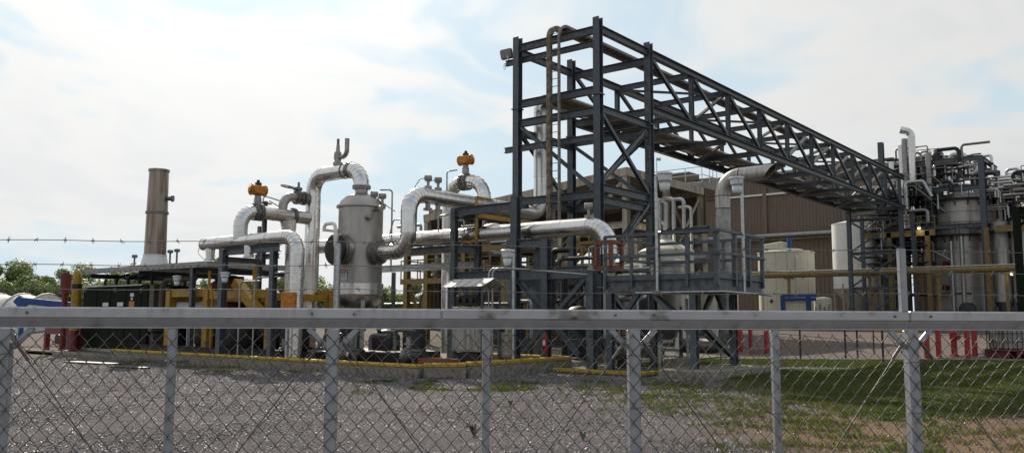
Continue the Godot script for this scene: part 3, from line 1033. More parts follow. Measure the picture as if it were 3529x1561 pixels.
func make_bridge() -> void:
	var t := thing("truss_bridge", "long dark steel truss bridge carrying pipes and trays to the far plant", "bridge")
	var P := 3.83
	var n := 11
	var Z := -3.86
	for z: float in [0.0, Z]:
		var x0 := P + 0.15
		var x1 := P * n + 1.5
		for y: float in [12.53, 10.17]:
			var k := 3
			for i in k:
				beam(t, "chord", V(lerpf(x0, x1, float(i) / k) + 0.004, y, z), V(lerpf(x0, x1, float(i + 1) / k) - 0.004, y, z), 0.29, 0.26, M.steel)
		for i in range(2, n + 1):
			beam(t, "vertical", V(P * i, 10.32, z), V(P * i, 12.38, z), 0.19, 0.19, M.steel, V(1, 0, 0))
			var mb := MB.new()
			mb.box(V(P * i, 12.3, z + 0.012), V(0.42, 0.2, 0.015))
			mb.box(V(P * i, 10.42, z + 0.012), V(0.46, 0.24, 0.015))
			part(t, "gusset_plate", mb, M.steel)
		for i in range(1, n):
			var mb := MB.new()
			mb.hbeam(V(P * i + 0.28, 12.32, z), V(P * (i + 1) - 0.14, 10.38, z), 0.14, 0.14, V(0, 0, 1), 0.012, 0.012)
			part(t, "diagonal", mb, M.steel)
	for i in range(2, n + 1):
		beam(t, "cross_beam", V(P * i, 12.46, Z + 0.14), V(P * i, 12.46, -0.14), 0.26, 0.16, M.steel)
		beam(t, "cross_beam", V(P * i, 10.1, Z + 0.14), V(P * i, 10.1, -0.14), 0.26, 0.18, M.steel)
		if i < n:
			var f := i % 2 == 0
			for y: float in [12.36, 10.0]:
				var mb := MB.new()
				mb.angle(V(P * i, y, Z + 0.2 if f else -0.2), V(P * (i + 1), y, -0.2 if f else Z + 0.2), 0.13)
				part(t, "plan_brace", mb, M.steel)
	beam(t, "cross_beam", V(P + P * 0.5, 10.1, Z + 0.14), V(P + P * 0.5, 10.1, -0.14), 0.22, 0.16, M.steel)
	for i in range(6, n + 1):
		var mb := MB.new()
		mb.angle(V(P * i - 0.12, 12.25, -0.2), V(P * i - 0.12, 10.25, -2.5), 0.17)
		part(t, "sway_brace", mb, M.brace_sunlit, "steel sway brace with sunlight painted into its pale colour")
	# far support frame
	var s := thing("bridge_support_frame", "braced steel support frame under the far end of the truss bridge", "steel frame")
	var X := P * n
	var y0 := gh(X, -2.0)
	for z: float in [0.0, Z]:
		column(s, X, z, y0, 9.98, 0.3, M.steel)
		column(s, X + 3.4, z, y0, 9.98, 0.26, M.steel)
	for y: float in [9.3, 6.7, 4.0]:
		beam(s, "beam", V(X, y, Z + 0.15), V(X, y, -0.15), 0.24, 0.18, M.steel)
	for q in [[9.1, 6.9], [6.5, 4.2], [3.8, 1.0]]:
		var mb := MB.new()
		mb.angle(V(X + 0.03, q[0], Z + 0.2), V(X + 0.03, q[1], -0.2), 0.14)
		part(s, "brace", mb, M.steel)
		mb = MB.new()
		mb.angle(V(X - 0.05, q[1], Z + 0.2), V(X - 0.05, q[0], -0.2), 0.14)
		part(s, "brace", mb, M.steel)
	# rusted cable ladder: up the tower face, over the top and along the bridge
	var c := thing("cable_ladder", "rusty vertical cable ladder curving over the tower top and along the bridge", "cable ladder")
	for z: float in [-2.02, -1.56]:
		var path := rounded([V(-0.34, 4.0, z), V(-0.34, 12.98, z), V(44.0, 12.98, z)], 0.55, 8)
		for i in path.size() - 1:
			var mb := MB.new()
			var dn := (path[i + 1] - path[i]).normalized()
			var up := Vector3(-dn.y, dn.x, 0)
			var L := path[i].distance_to(path[i + 1])
			var k := maxi(1, int(L / 4.0))
			for j in k:
				var m := MB.new()
				var wd := 0.2 if z < -1.9 else 0.1
				m.bar(path[i].lerp(path[i + 1], float(j) / k), path[i].lerp(path[i + 1], float(j + 1) / k), wd * 0.8, wd, up)
				part(c, "side_rail", m, M.rusty if z < -1.9 else M.weathered)
	for i in 29:
		var mb := MB.new()
		mb.tube(PV([V(-0.34, 4.2 + i * 0.3, -1.99), V(-0.34, 4.2 + i * 0.3, -1.58)]), 0.014, 6)
		part(c, "rung", mb, M.weathered)
	for i in 140:
		var mb := MB.new()
		mb.bar(V(0.5 + i * 0.31, 12.93, -1.98), V(0.5 + i * 0.31, 12.93, -1.58), 0.05, 0.03)
		part(c, "rung", mb, M.rusty)
	var ft := MB.new()
	ft.tube(rounded([V(-0.34, 4.6, -1.56), V(-0.34, 3.75, -1.56), V(-0.34, 3.55, -2.1)], 0.2), 0.07, 10)
	part(c, "foot_conduit", ft, M.conduit)
	for k in 5:
		pipe(c, "cable", [V(0.3, 13.0, -1.66 - k * 0.07), V(43.5, 13.0, -1.66 - k * 0.07)], 0.025, 0, M.black, 6)
	# pipes on the lower deck of the bridge
	for k in 6:
		var z := -3.05 + k * 0.2
		var mm: Material = [M.rusty, M.ochre, M.brown_grey, M.rusty, M.ochre, M.galvanised][k]
		pipe(c if k < 0 else self_pipe(k), "pipe_run", [V(0.4, 10.36, z), V(43.0, 10.36, z)], 0.075 - 0.006 * (k % 3), 0, mm, 10)
	# floodlight
	var f := thing("floodlight", "grey square floodlight bracketed to the tower's top left corner", "floodlight")
	var hb := MB.new()
	var bs := Basis.from_euler(V(0.25, -1.2, 0.12))
	hb.box(V(0.1, 12.42, -4.52), V(0.52, 0.42, 0.2), bs, 0.05)
	part(f, "housing", hb, M.brown_grey)
	hb = MB.new()
	hb.box(V(0.1, 12.42, -4.52) + bs.z * 0.1, V(0.42, 0.32, 0.03), bs, 0.005)
	part(f, "glass", hb, M.panel_grey)
	hb = MB.new()
	hb.bar(V(0.15, 12.17, -4.45), V(0.12, 12.3, -4.5), 0.2, 0.05)
	part(f, "bracket", hb, M.galvanised)
	hb = MB.new()
	hb.torus(V(0.1, 11.92, -4.62), V(0.8, 0, 0.6), 0.14, 0.012, 18, 6)
	part(f, "cable_loop", hb, M.conduit)

func self_pipe(k: int) -> Node3D:
	return thing("bridge_pipe", ["rust brown pipe lying nearest the far truss on the bridge's lower deck", "ochre pipe second from the far truss on the bridge's lower deck", "grey-brown pipe third from the far truss on the bridge's lower deck", "rust brown pipe fourth from the far truss on the bridge's lower deck", "ochre pipe fifth from the far truss on the bridge's lower deck", "galvanised pipe nearest the middle of the bridge's lower deck"][k], "pipe", "pipes on the bridge deck")

func actuator(at: Vector3, ax: Vector3, label: String, stem: float, kind := "orange") -> Node3D:
	# quarter-turn actuator: stem, bracket, orange twin-cylinder body with end caps, black beacon on top
	var t := thing("valve_actuator", label, "valve actuator", "orange valve actuators")
	ax = ax.normalized()
	var side := ax.cross(Vector3.UP).normalized()
	var mb := MB.new()
	mb.tube(PV([at, at + V(0, stem, 0)]), PackedFloat32Array([0.13, 0.11]), 12)
	mb.box(at + V(0, stem * 0.5, 0), V(0.2, stem * 0.5, 0.2), Basis(ax, Vector3.UP, side), 0.01)
	part(t, "mounting_bracket", mb, M.dull_steel)
	var c := at + V(0, stem + 0.19, 0)
	mb = MB.new()
	mb.tube(PV([c - ax * 0.34, c - ax * 0.31, c - ax * 0.26, c + ax * 0.26, c + ax * 0.31, c + ax * 0.34]), PackedFloat32Array([0.08, 0.16, 0.19, 0.19, 0.16, 0.08]), 16)
	mb.box(c + side * 0.1, V(0.36, 0.3, 0.22), Basis(ax, Vector3.UP, side), 0.03)
	var body := part(t, "body", mb, M[kind])
	for e: float in [-1.0, 1.0]:
		mb = MB.new()
		mb.tube(PV([c + ax * e * 0.245, c + ax * e * 0.275]), 0.205, 16)
		part(body, "end_flange", mb, M[kind])
	mb = MB.new()
	mb.box(c + V(0, 0.22, 0), V(0.2, 0.1, 0.16), Basis(ax, Vector3.UP, side), 0.015)
	mb.tube(PV([c + V(0, 0.26, 0), c + V(0, 0.36, 0), c + V(0, 0.37, 0)]), PackedFloat32Array([0.07, 0.05, 0.02]), 10)
	part(t, "position_indicator", mb, M.black)
	return t

func transmitter(at: Vector3, label: String, up := Vector3.UP, cable := Vector3.ZERO) -> void:
	var t := thing("pressure_transmitter", label, "instrument", "instruments on the pipes")
	var mb := MB.new()
	mb.tube(PV([at, at + up * 0.1]), 0.13, 10)
	mb.tube(PV([at + up * 0.1, at + up * 0.26]), 0.05, 8)
	part(t, "nozzle", mb, M.dull_steel)
	var s := V(0.62, 0, 0.78)
	mb = MB.new()
	var c := at + up * 0.38
	mb.tube(PV([c - s * 0.13, c - s * 0.11, c + s * 0.11, c + s * 0.13]), PackedFloat32Array([0.07, 0.11, 0.11, 0.07]), 12)
	mb.tube(PV([c - up * 0.14, c]), 0.06, 8)
	part(t, "housing", mb, M.panel_grey)
	if cable != Vector3.ZERO:
		mb = MB.new()
		mb.tube(rounded([c - s * 0.12, c - s * 0.3 - up * 0.05, at + cable], 0.12), 0.018, 6)
		part(t, "cable", mb, M.conduit)

func make_pipes() -> void:
	# ---- vessel
	var t := thing("separator_vessel", "tall grey stainless separator vessel with a dished bottom behind the gate", "vessel")
	var c := V(-6.4, 0, -5.86)
	var xf := Transform3D(Basis.IDENTITY, c)
	var R := 0.78
	var mb := MB.new()
	mb.lathe([Vector2(R, 2.78), Vector2(R, 5.46)], 40, xf)
	part(t, "shell", mb, M.stainless)
	mb = MB.new()
	mb.lathe([Vector2(0.22, 5.98), Vector2(0.3, 5.93), Vector2(0.55, 5.84), Vector2(0.72, 5.68), Vector2(0.78, 5.53)], 40, xf, true)
	part(t, "dome", mb, M.stainless)
	mb = MB.new()
	mb.lathe([Vector2(0.7, 5.44), Vector2(0.85, 5.44), Vector2(0.86, 5.46), Vector2(0.86, 5.51), Vector2(0.85, 5.53), Vector2(0.7, 5.53)], 40, xf)
	part(t, "body_flange", mb, M.stainless)
	mb = MB.new()
	mb.lathe([Vector2(0.78, 2.8), Vector2(0.84, 2.78), Vector2(0.845, 2.40), Vector2(0.8, 2.36)], 40, xf)
	part(t, "lower_shell_band", mb, M.clad1)
	mb = MB.new()
	mb.lathe([Vector2(0.83, 2.38), Vector2(0.8, 2.2), Vector2(0.66, 2.0), Vector2(0.42, 1.86), Vector2(0.12, 1.8), Vector2(0.1, 1.3), Vector2(0.0, 1.3)], 40, xf, true)
	part(t, "dished_bottom", mb, M.clad0)
	for k in 4:
		var a := TAU * (k + 0.35) / 4
		var p := c + V(cos(a), 0, sin(a)) * 0.72
		beam(t, "leg", p + V(0, 0.1, 0), p + V(0, 2.35, 0), 0.14, 0.14, M.dull_steel, V(cos(a), 0, sin(a)))
	mb = MB.new()
	mb.tube(PV([c + V(0, 5.95, 0), c + V(0, 6.16, 0)]), 0.22, 20)
	part(t, "neck", mb, M.stainless)
	flange(t, c + V(0, 6.2, 0), Vector3.UP, 0.33, 0.05, M.dull_steel, 14)
	# warning sign
	var nrm := (V(-0.99, 0, 0.1)).normalized()
	var tx := Vector3.UP.cross(nrm).normalized()
	var so := c + nrm * 0.80 + V(0, 3.08, 0)
	var sb := Basis(tx, Vector3.UP, nrm)
	mb = MB.new()
	mb.box(so, V(0.3, 0.34, 0.012), sb)
	var sign_ := part(t, "warning_sign", mb, M.label, "white warning sign with a red heading")
	mb = MB.new()
	mb.box(so + V(0, 0.1, 0) + nrm * 0.008, V(0.29, 0.12, 0.006), sb)
	part(sign_, "red_heading", mb, M.red)
	mb = MB.new()
	mb.box(so + V(0, 0.1, 0) + nrm * 0.013, V(0.2, 0.035, 0.004), sb)
	part(sign_, "pale_print", mb, M.label)
	for y: float in [-0.01, -0.09]:
		mb = MB.new()
		for e: float in [-1.0, 1.0]:
			mb.box(so + V(0, y, 0) + tx * e * 0.055 + nrm * 0.008, V(0.085, 0.035, 0.004), sb)
		part(sign_, "dark_print", mb, M.brown_grey)
	# manway on the far-left side, swung on a davit
	var mw := V(-1, 0, 0)
	flange(t, c + V(0, 3.92, 0) + mw * 1.0, mw, 0.56, 0.07, M.bolted, 20)
	mb = MB.new()
	mb.tube(PV([c + V(0, 3.92, 0) + mw * 0.55, c + V(0, 3.92, 0) + mw * 1.0]), 0.46, 28)
	part(t, "manway_neck", mb, M.stainless)
	mb = MB.new()
	mb.tube(PV([c + V(0, 3.92, 0) + mw * 1.08, c + V(0, 3.92, 0) + mw * 1.14, c + V(0, 3.92, 0) + mw * 1.17]), PackedFloat32Array([0.54, 0.54, 0.5]), 28)
	part(t, "manway_cover", mb, M.black_iron)
	mb = MB.new()
	mb.tube(rounded([c + V(-1.28, 4.55, -0.42), c + V(-1.28, 4.8, -0.42), c + V(-1.28, 4.8, 0.16), c + V(-1.28, 4.0, 0.2)], 0.16), 0.06, 10)
	mb.tube(PV([c + V(-1.28, 4.05, 0.2), c + V(-1.15, 4.05, 0.2)]), 0.04, 8)
	mb.tube(PV([c + V(-1.28, 4.6, -0.42), c + V(-0.6, 4.6, -0.42)]), 0.05, 8)
	part(t, "davit", mb, M.white)
	# side nozzle towards the platform
	flange(t, c + V(0, 3.84, 0.98), V(0, 0, 1), 0.42, 0.06, M.bolted, 16)
	mb = MB.new()
	mb.tube(PV([c + V(0, 3.84, 0.6), c + V(0, 3.84, 1.0)]), 0.3, 20)
	part(t, "side_nozzle", mb, M.stainless)
	for q in [V(0.0, 5.35, 0.8), V(-0.35, 5.05, 0.72), V(0.1, 4.2, 0.8)]:
		mb = MB.new()
		mb.tube(PV([c + q - V(0, 0, 0.1), c + q + V(0, 0, 0.18)]), 0.07, 8)
		mb.tube(PV([c + q + V(0, 0, 0.18), c + q + V(0, 0, 0.24)]), 0.12, 10)
		part(t, "instrument_nozzle", mb, M.dull_steel)
	# standpipe in front of the manway
	var sp := thing("standpipe", "galvanised standpipe in front of the vessel's manway", "pipe")
	pipe(sp, "tube", [V(-8.0, 0.1, -5.15), V(-8.0, 4.05, -5.15)], 0.115, 0, M.galvanised, 14)
	mb = MB.new()
	mb.tube(PV([V(-8.0, 4.05, -5.15), V(-8.0, 4.08, -5.15), V(-8.0, 4.55, -5.15)]), PackedFloat32Array([0.115, 0.03, 0.03]), 10)
	part(sp, "valve_stem", mb, M.dull_steel)
	# ---- riser over to the vessel top
	t = thing("vessel_riser_pipe", "silver clad pipe rising behind the vessel and bending over onto its dome", "pipe")
	clad(t, [V(-6.4, 1.75, -8.55), V(-6.4, 6.88, -8.55), V(-6.4, 6.88, -5.86), V(-6.4, 6.24, -5.86)], 0.275, 0.62, M.clads, 1.0, 7)
	pipe(t, "bare_foot", [V(-6.4, 0.1, -8.55), V(-6.4, 1.76, -8.55)], 0.24, 0, M.dull_steel, 18)
	mb = MB.new()
	mb.tube(PV([V(-6.4, 6.88, -6.55), V(-6.4, 6.88, -6.38)]), 0.3, 22)
	mb.tube(PV([V(-6.4, 6.88, -6.8), V(-6.4, 6.88, -6.74)]), 0.29, 22)
	part(t, "band_clamp", mb, M.bolted)
	# relief valve on the top run
	var rv := thing("relief_valve", "grey relief valve with an upturned outlet on the top of the arched pipe", "valve")
	var b := V(-6.4, 7.12, -7.2)
	mb = MB.new()
	mb.tube(PV([b, b + V(0, 0.12, 0)]), 0.17, 12)
	mb.tube(PV([b + V(0, 0.12, 0), b + V(0, 0.28, 0), b + V(0, 0.5, 0), b + V(0, 0.52, 0), b + V(0, 0.78, 0)]), PackedFloat32Array([0.1, 0.15, 0.13, 0.08, 0.06]), 12)
	part(rv, "body", mb, M.dull_steel)
	mb = MB.new()
	mb.tube(rounded([b + V(0, 0.3, 0), b + V(0.0, 0.3, 0.5), b + V(0.0, 0.95, 0.5)], 0.24), 0.085, 12)
	part(rv, "outlet", mb, M.dull_steel)
	mb = MB.new()
	mb.tube(PV([b + V(0, 0.78, 0), b + V(0, 1.0, 0)]), 0.05, 8)
	part(rv, "spring_cap", mb, M.bolted)
	# ---- vessel outlet: up, along the rack and up inside the tower
	t = thing("outlet_pipe", "silver clad pipe looping from the vessel's side up and across to the tower", "pipe")
	clad(t, [V(-6.4, 3.84, -4.84), V(-6.4, 3.84, -3.45), V(-6.4, 5.78, -3.45), V(1.0, 5.78, -3.45), V(1.0, 10.58, -3.45), V(44.0, 10.58, -3.45)], 0.275, 0.62, M.clads, 1.0, 7)
	for k in 2:
		transmitter(V(-5.5 + k * 0.5, 6.03, -3.45), ["left one of two grey transmitters standing on the looping pipe", "right one of two grey transmitters standing on the looping pipe"][k], Vector3.UP, V(-0.25, -0.05, -0.5))
		mb = MB.new()
		mb.tube(PV([V(-5.5 + k * 0.5, 5.52, -3.45), V(-5.5 + k * 0.5, 5.32, -3.45)]), 0.09, 10)
		mb.tube(PV([V(-5.5 + k * 0.5, 5.36, -3.45), V(-5.5 + k * 0.5, 5.28, -3.45)]), 0.16, 10)
		part(t, "drain_boss", mb, M.dull_steel)
	# ---- arch with the second actuator
	t = thing("bypass_arch_pipe", "silver clad arch pipe with a flanged valve above the looping pipe", "pipe")
	clad(t, [V(-2.5, 0.3, -5.25), V(-2.5, 6.75, -5.25), V(-2.5, 6.75, -3.45), V(-2.5, 5.95, -3.45)], 0.25, 0.72, M.clads, 1.0, 7)
	flange(t, V(-2.5, 6.75, -4.5), V(0, 0, 1), 0.33, 0.06, M.bolted, 14)
	flange(t, V(-2.5, 6.75, -4.3), V(0, 0, 1), 0.33, 0.06, M.bolted, 14)
	actuator(V(-2.5, 6.98, -4.4), V(0.15, 0.0, 1), "orange actuator on the arched pipe left of the steel tower", 0.42)
	# ---- long header from behind the vessel to the platform
	t = thing("header_pipe", "long silver clad header ending in an elbow down beside the platform", "pipe")
	clad(t, [V(-4.4, 4.45, -10.6), V(-4.4, 4.45, 3.18), V(-4.4, 3.55, 3.18)], 0.27, 0.72, M.clads, 1.0, 8)
	pipe(t, "bare_drop", [V(-4.4, 0.85, 3.18), V(-4.4, 3.6, 3.18)], 0.185, 0, M.cream, 18)
	mb = MB.new()
	mb.tube(rounded([V(-4.4, 0.95, 3.18), V(-4.4, 0.62, 3.18), V(-3.2, 0.62, 3.4)], 0.3), 0.2, 14)
	part(t, "bottom_elbow", mb, M.dull_steel)
	flange(t, V(-4.4, 0.98, 3.18), Vector3.UP, 0.3, 0.05, M.bolted, 12)
	transmitter(V(-4.4, 4.7, 2.45), "grey transmitter standing on the header before its elbow", Vector3.UP)
	# orange clamp frame on the drop
	var oc := thing("pipe_clamp_frame", "rusty orange steel clamp frame round the pipe drop beside the platform", "pipe clamp")
	for y: float in [3.12, 3.9]:
		mb = MB.new()
		for e: float in [-1.0, 1.0]:
			mb.bar(V(-4.4 - 0.31, y, 3.18 + e * 0.27), V(-4.4 + 0.31, y, 3.18 + e * 0.27), 0.1, 0.12)
			mb.bar(V(-4.4 + e * 0.27, y, 3.18 - 0.22), V(-4.4 + e * 0.27, y, 3.18 + 0.22), 0.1, 0.12)
		part(oc, "ring_plate", mb, M.red_orange)
	for e: float in [-1.0, 1.0]:
		for g: float in [-1.0, 1.0]:
			mb = MB.new()
			mb.bar(V(-4.4 + e * 0.3, 3.18, 3.18 + g * 0.26), V(-4.4 + e * 0.3, 3.84, 3.18 + g * 0.26), 0.09, 0.12, V(1, 0, 0))
			part(oc, "upright", mb, M.red_orange)
			mb = MB.new()
			mb.box(V(-4.4 + e * 0.26, 3.02, 3.18 + g * 0.24), V(0.16, 0.1, 0.16), Basis.IDENTITY, 0.015)
			part(oc, "spring_pad", mb, M.black)
	# ---- left cross-over with the first actuator
	t = thing("crossover_pipe", "silver clad cross-over pipe with flanges and a drop at its left end", "pipe")
	clad(t, [V(-9.47, 4.3, -8.55), V(-9.47, 5.27, -8.55), V(-6.62, 5.27, -8.55)], 0.24, 0.56, M.clads, 0.9, 7)
	flange(t, V(-8.92, 5.27, -8.55), V(1, 0, 0), 0.31, 0.055, M.bolted, 14)
	flange(t, V(-8.72, 5.27, -8.55), V(1, 0, 0), 0.31, 0.055, M.bolted, 14)
	flange(t, V(-7.3, 5.27, -8.55), V(1, 0, 0), 0.31, 0.05, M.bolted, 14)
	mb = MB.new()
	mb.tube(PV([V(-7.5, 5.1, -8.55), V(-7.45, 4.8, -8.55), V(-7.4, 4.45, -8.55), V(-7.4, 0.1, -8.55)]), PackedFloat32Array([0.3, 0.26, 0.16, 0.14]), 16)
	part(t, "reducer_drop", mb, M.clad0)
	actuator(V(-8.82, 5.5, -8.55), V(1, 0, 0.1), "orange actuator above the flanged cross-over pipe on the left", 0.36)
	t = thing("bypass_elbow", "small plain steel elbow with a gear valve against the riser pipe", "pipe")
	pipe(t, "elbow", [V(-7.75, 5.4, -8.55), V(-7.75, 5.98, -8.55), V(-6.68, 5.98, -8.55)], 0.165, 0.42, M.stainless, 16)
	for k in 3:
		flange(t, V(-7.16 + k * 0.16, 5.98, -8.55), V(1, 0, 0), 0.26 - 0.02 * (k % 2), 0.045, M.bolted, 12)
	var hw := thing("handwheel_valve", "small handwheel valve operator above the plain steel elbow", "valve")
	mb = MB.new()
	mb.tube(PV([V(-7.08, 6.2, -8.55), V(-7.08, 6.34, -8.55), V(-7.08, 6.38, -8.55), V(-7.08, 6.56, -8.55)]), PackedFloat32Array([0.1, 0.1, 0.05, 0.04]), 10)
	mb.box(V(-7.12, 6.3, -8.55), V(0.3, 0.12, 0.2), Basis.IDENTITY, 0.02)
	part(hw, "gear_box", mb, M.bolted)
	mb = MB.new()
	mb.torus(V(-7.6, 6.32, -8.5), V(0.15, 1, 0.1).normalized(), 0.25, 0.02, 22, 6)
	mb.tube(PV([V(-7.6, 6.32, -8.5), V(-7.2, 6.3, -8.55)]), 0.02, 6)
	mb.tube(PV([V(-7.85, 6.34, -8.5), V(-7.35, 6.3, -8.5)]), 0.012, 5)
	mb.tube(PV([V(-7.6, 6.35, -8.75), V(-7.6, 6.3, -8.25)]), 0.012, 5)
	part(hw, "handwheel", mb, M.bolted)
	t = thing("lower_header_pipe", "silver clad pipe running below the cross-over and turning down before the riser", "pipe")
	clad(t, [V(-9.47, 4.2, -10.75), V(-9.47, 4.2, -5.35), V(-9.47, 0.35, -5.35)], 0.222, 0.58, M.clads, 0.95, 7)
	mb = MB.new()
	mb.tube(PV([V(-9.47, 4.2, -10.8), V(-9.47, 4.2, -10.95)]), 0.08, 10)
	part(t, "end_nipple", mb, M.dull_steel)
	pipe(t, "instrument_tube", [V(-9.47, 4.2, -10.9), V(-9.5, 3.95, -11.2), V(-9.45, 3.62, -10.7)], 0.012, 0.15, M.conduit, 6)
	for z: float in [-10.35, -8.0]:
		mb = MB.new()
		mb.tube(PV([V(-9.47, 3.62, z), V(-9.47, 3.72, z), V(-9.47, 4.02, z)]), PackedFloat32Array([0.2, 0.15, 0.17]), 14)
		part(t, "saddle_stub", mb, M.clad1)
	# light service pipes on and beside the loops
	for q in [["thin vent pipe with a tee beside the orange actuator on the arch", [V(-3.0, 5.6, -4.9), V(-3.0, 7.15, -4.9), V(-2.75, 7.2, -4.6)], 0.03],
			["thin bent conduit standing behind the vessel's top", [V(-6.0, 3.2, -4.7), V(-6.0, 6.05, -4.7), V(-6.3, 6.05, -5.0)], 0.03],
			["thin grey loop of tubing beside the vessel's nozzle", [V(-6.2, 4.4, -4.6), V(-6.2, 4.95, -4.4), V(-6.2, 4.95, -3.9), V(-6.2, 4.3, -3.8)], 0.022],
			["small grey service pipe bent over the header right of the vessel", [V(-4.9, 4.4, -2.9), V(-4.9, 5.15, -2.9), V(-4.9, 5.15, -3.5), V(-4.9, 4.6, -3.5)], 0.035],
			["second small grey service pipe bent over the header right of the vessel", [V(-4.9, 4.4, -2.3), V(-4.9, 4.95, -2.3), V(-4.9, 4.95, -2.9), V(-4.9, 4.5, -2.9)], 0.035],
			["thin impulse line rising behind the flanged cross-over pipe", [V(-8.35, 3.6, -8.9), V(-8.35, 5.95, -8.9), V(-7.6, 5.8, -8.8)], 0.025],
			["second thin impulse line rising behind the flanged cross-over pipe", [V(-8.15, 3.6, -9.0), V(-8.15, 5.85, -9.0), V(-7.5, 5.6, -9.0)], 0.022]]:
		var o := MB.new()
		o.tube(rounded(q[1], 0.12), q[2], 8)
		single("service_pipe", o, M.conduit, q[0], "pipe", "thin service pipes")
	# level and pressure instruments on the vessel top
	transmitter(V(-6.0, 5.5, -5.2), "grey transmitter with a cable loop on the vessel's shoulder", Vector3.UP, V(0.1, -0.2, 0.55))
	transmitter(V(-6.25, 5.55, -5.35), "second grey transmitter on the vessel's shoulder", Vector3.UP)

func make_rack() -> void:
	# low pipe-support frame along the header
	var t := thing("pipe_support_frame", "dark steel pipe-support frame in front of the tower carrying the header", "steel frame")
	for p in [[-4.95, -2.7, 5.35], [-4.95, -0.02, 5.55], [-4.95, 1.2, 4.1], [-4.95, 2.9, 3.0], [-3.7, -2.7, 5.35], [-3.7, -0.02, 4.15]]:
		column(t, p[0], p[1], 0.05, p[2], 0.25 if p[1] > -1 else 0.2, M.steel)
	beam(t, "beam", V(-4.95, 5.22, -2.58), V(-4.95, 5.22, -0.16), 0.28, 0.2, M.steel)
	beam(t, "beam", V(-4.95, 3.98, 0.12), V(-4.95, 3.98, 1.06), 0.26, 0.2, M.steel)
	beam(t, "beam", V(-4.95, 3.0, -2.58), V(-4.95, 3.0, -0.16), 0.3, 0.2, M.steel)
	beam(t, "beam", V(-4.95, 3.0, 0.12), V(-4.95, 3.0, 2.76), 0.36, 0.2, M.steel)
	beam(t, "beam", V(-4.82, 3.98, -0.02), V(-3.84, 3.98, -0.02), 0.26, 0.2, M.steel)
	beam(t, "beam", V(-4.82, 3.98, -2.7), V(-3.84, 3.98, -2.7), 0.26, 0.2, M.steel)
	beam(t, "beam", V(-4.4, 4.02, -6.6), V(-4.4, 4.02, -2.82), 0.24, 0.2, M.steel)
	beam(t, "beam", V(-4.82, 5.22, -2.7), V(-2.0, 5.22, -2.7), 0.26, 0.18, M.steel)
	column(t, -1.9, -2.7, 0.05, 5.35, 0.2, M.steel)
	for q in [[V(-4.95, 2.8, 0.1), V(-4.95, 0.5, 2.4)], [V(-4.95, 2.8, 2.7), V(-4.95, 0.5, 0.3)], [V(-4.95, 2.8, -2.5), V(-4.95, 0.5, -0.2)]]:
		brace(t, q[0], q[1], 0.13, M.steel)
	# low cross beam seen under the gate's rail
	beam(t, "beam", V(-3.2, 0.75, -0.4), V(3.6, 0.75, -0.4), 0.24, 0.2, M.steel)
	var net := thing("rack_piping", "cluster of small dark and galvanised pipes low inside the tower and rack", "piping")
	var r := RandomNumberGenerator.new()
	r.seed = 15
	for k in 46:
		var x := r.randf_range(-3.4, 4.5)
		var z := r.randf_range(-3.6, 0.9)
		var y := r.randf_range(0.2, 2.2)
		var h := r.randf_range(0.8, 2.6)
		var s := 1.0 if r.randf() > 0.5 else -1.0
		pipe(net, "pipe", [V(x, y, z), V(x, y + h, z), V(x, y + h, z + s * r.randf_range(0.6, 2.0))] if k % 2 else [V(x - 1.0, y + h, z), V(x, y + h, z), V(x, 0.1, z)], r.randf_range(0.03, 0.1), 0.14, [M.conduit, M.bolted, M.black_iron, M.steel, M.dull_steel][k % 5], 8)
	for q in [[1.4, -1.8, 0.6, 2.1], [2.9, -2.8, 0.5, 1.8], [0.2, -3.0, 0.4, 2.4], [5.6, -1.2, 0.7, 2.6]]:
		var pot := MB.new()
		pot.lathe([Vector2(q[2], 0.12), Vector2(q[2], q[3] - 0.3), Vector2(q[2] * 0.7, q[3] - 0.06), Vector2(0.0, q[3])], 20, Transform3D(Basis.IDENTITY, V(q[0], 0, q[1])), true)
		part(net, "pot", pot, M.black_iron)
	# walkway with a yellow rail beside the looping pipe
	var w := thing("yellow_walkway", "narrow grating walkway with a yellow handrail beside the looping pipe", "walkway")
	var mb := MB.new()
	mb.box(V(-2.1, 5.1, -2.2), V(5.2, 0.06, 0.7))
	part(w, "grating", mb, M.black_iron)
	mb = MB.new()
	mb.bar(V(-4.7, 5.08, -1.84), V(0.5, 5.08, -1.84), 0.02, 0.16)
	part(w, "toe_plate", mb, M.yellow)
	for q in [[V(-4.72, 4.1, -1.9), V(-4.72, 5.72, -1.9)], [V(-4.72, 5.7, -1.9), V(-3.9, 5.7, -1.9)], [V(-4.72, 4.2, -1.9), V(-4.72, 4.2, -2.6)]]:
		mb = MB.new()
		mb.bar(q[0], q[1], 0.07, 0.07)
		part(w, "rail", mb, M.yellow)
	for x: float in [-4.6, -2.0]:
		mb = MB.new()
		mb.bar(V(x, 5.0, -1.84), V(x, 5.0, -2.66), 0.08, 0.1)
		part(w, "bracket", mb, M.steel)
	# galvanised conduits arching down beside the cabinet
	for k in 2:
		var o := MB.new()
		o.tube(rounded([V(-7.3 + k * 0.0, 0.1, 0.85 + k * 0.14), V(-7.3, 3.05, 0.85 + k * 0.14), V(-7.1, 3.05, 1.3 + k * 0.1), V(-5.2, 2.9, 2.9)], 0.2), 0.032, 8)
		single("conduit", o, M.conduit, ["left one of two galvanised conduits arching up beside the roofed cabinet", "right one of two galvanised conduits arching up beside the roofed cabinet"][k], "conduit", "conduits beside the cabinet")

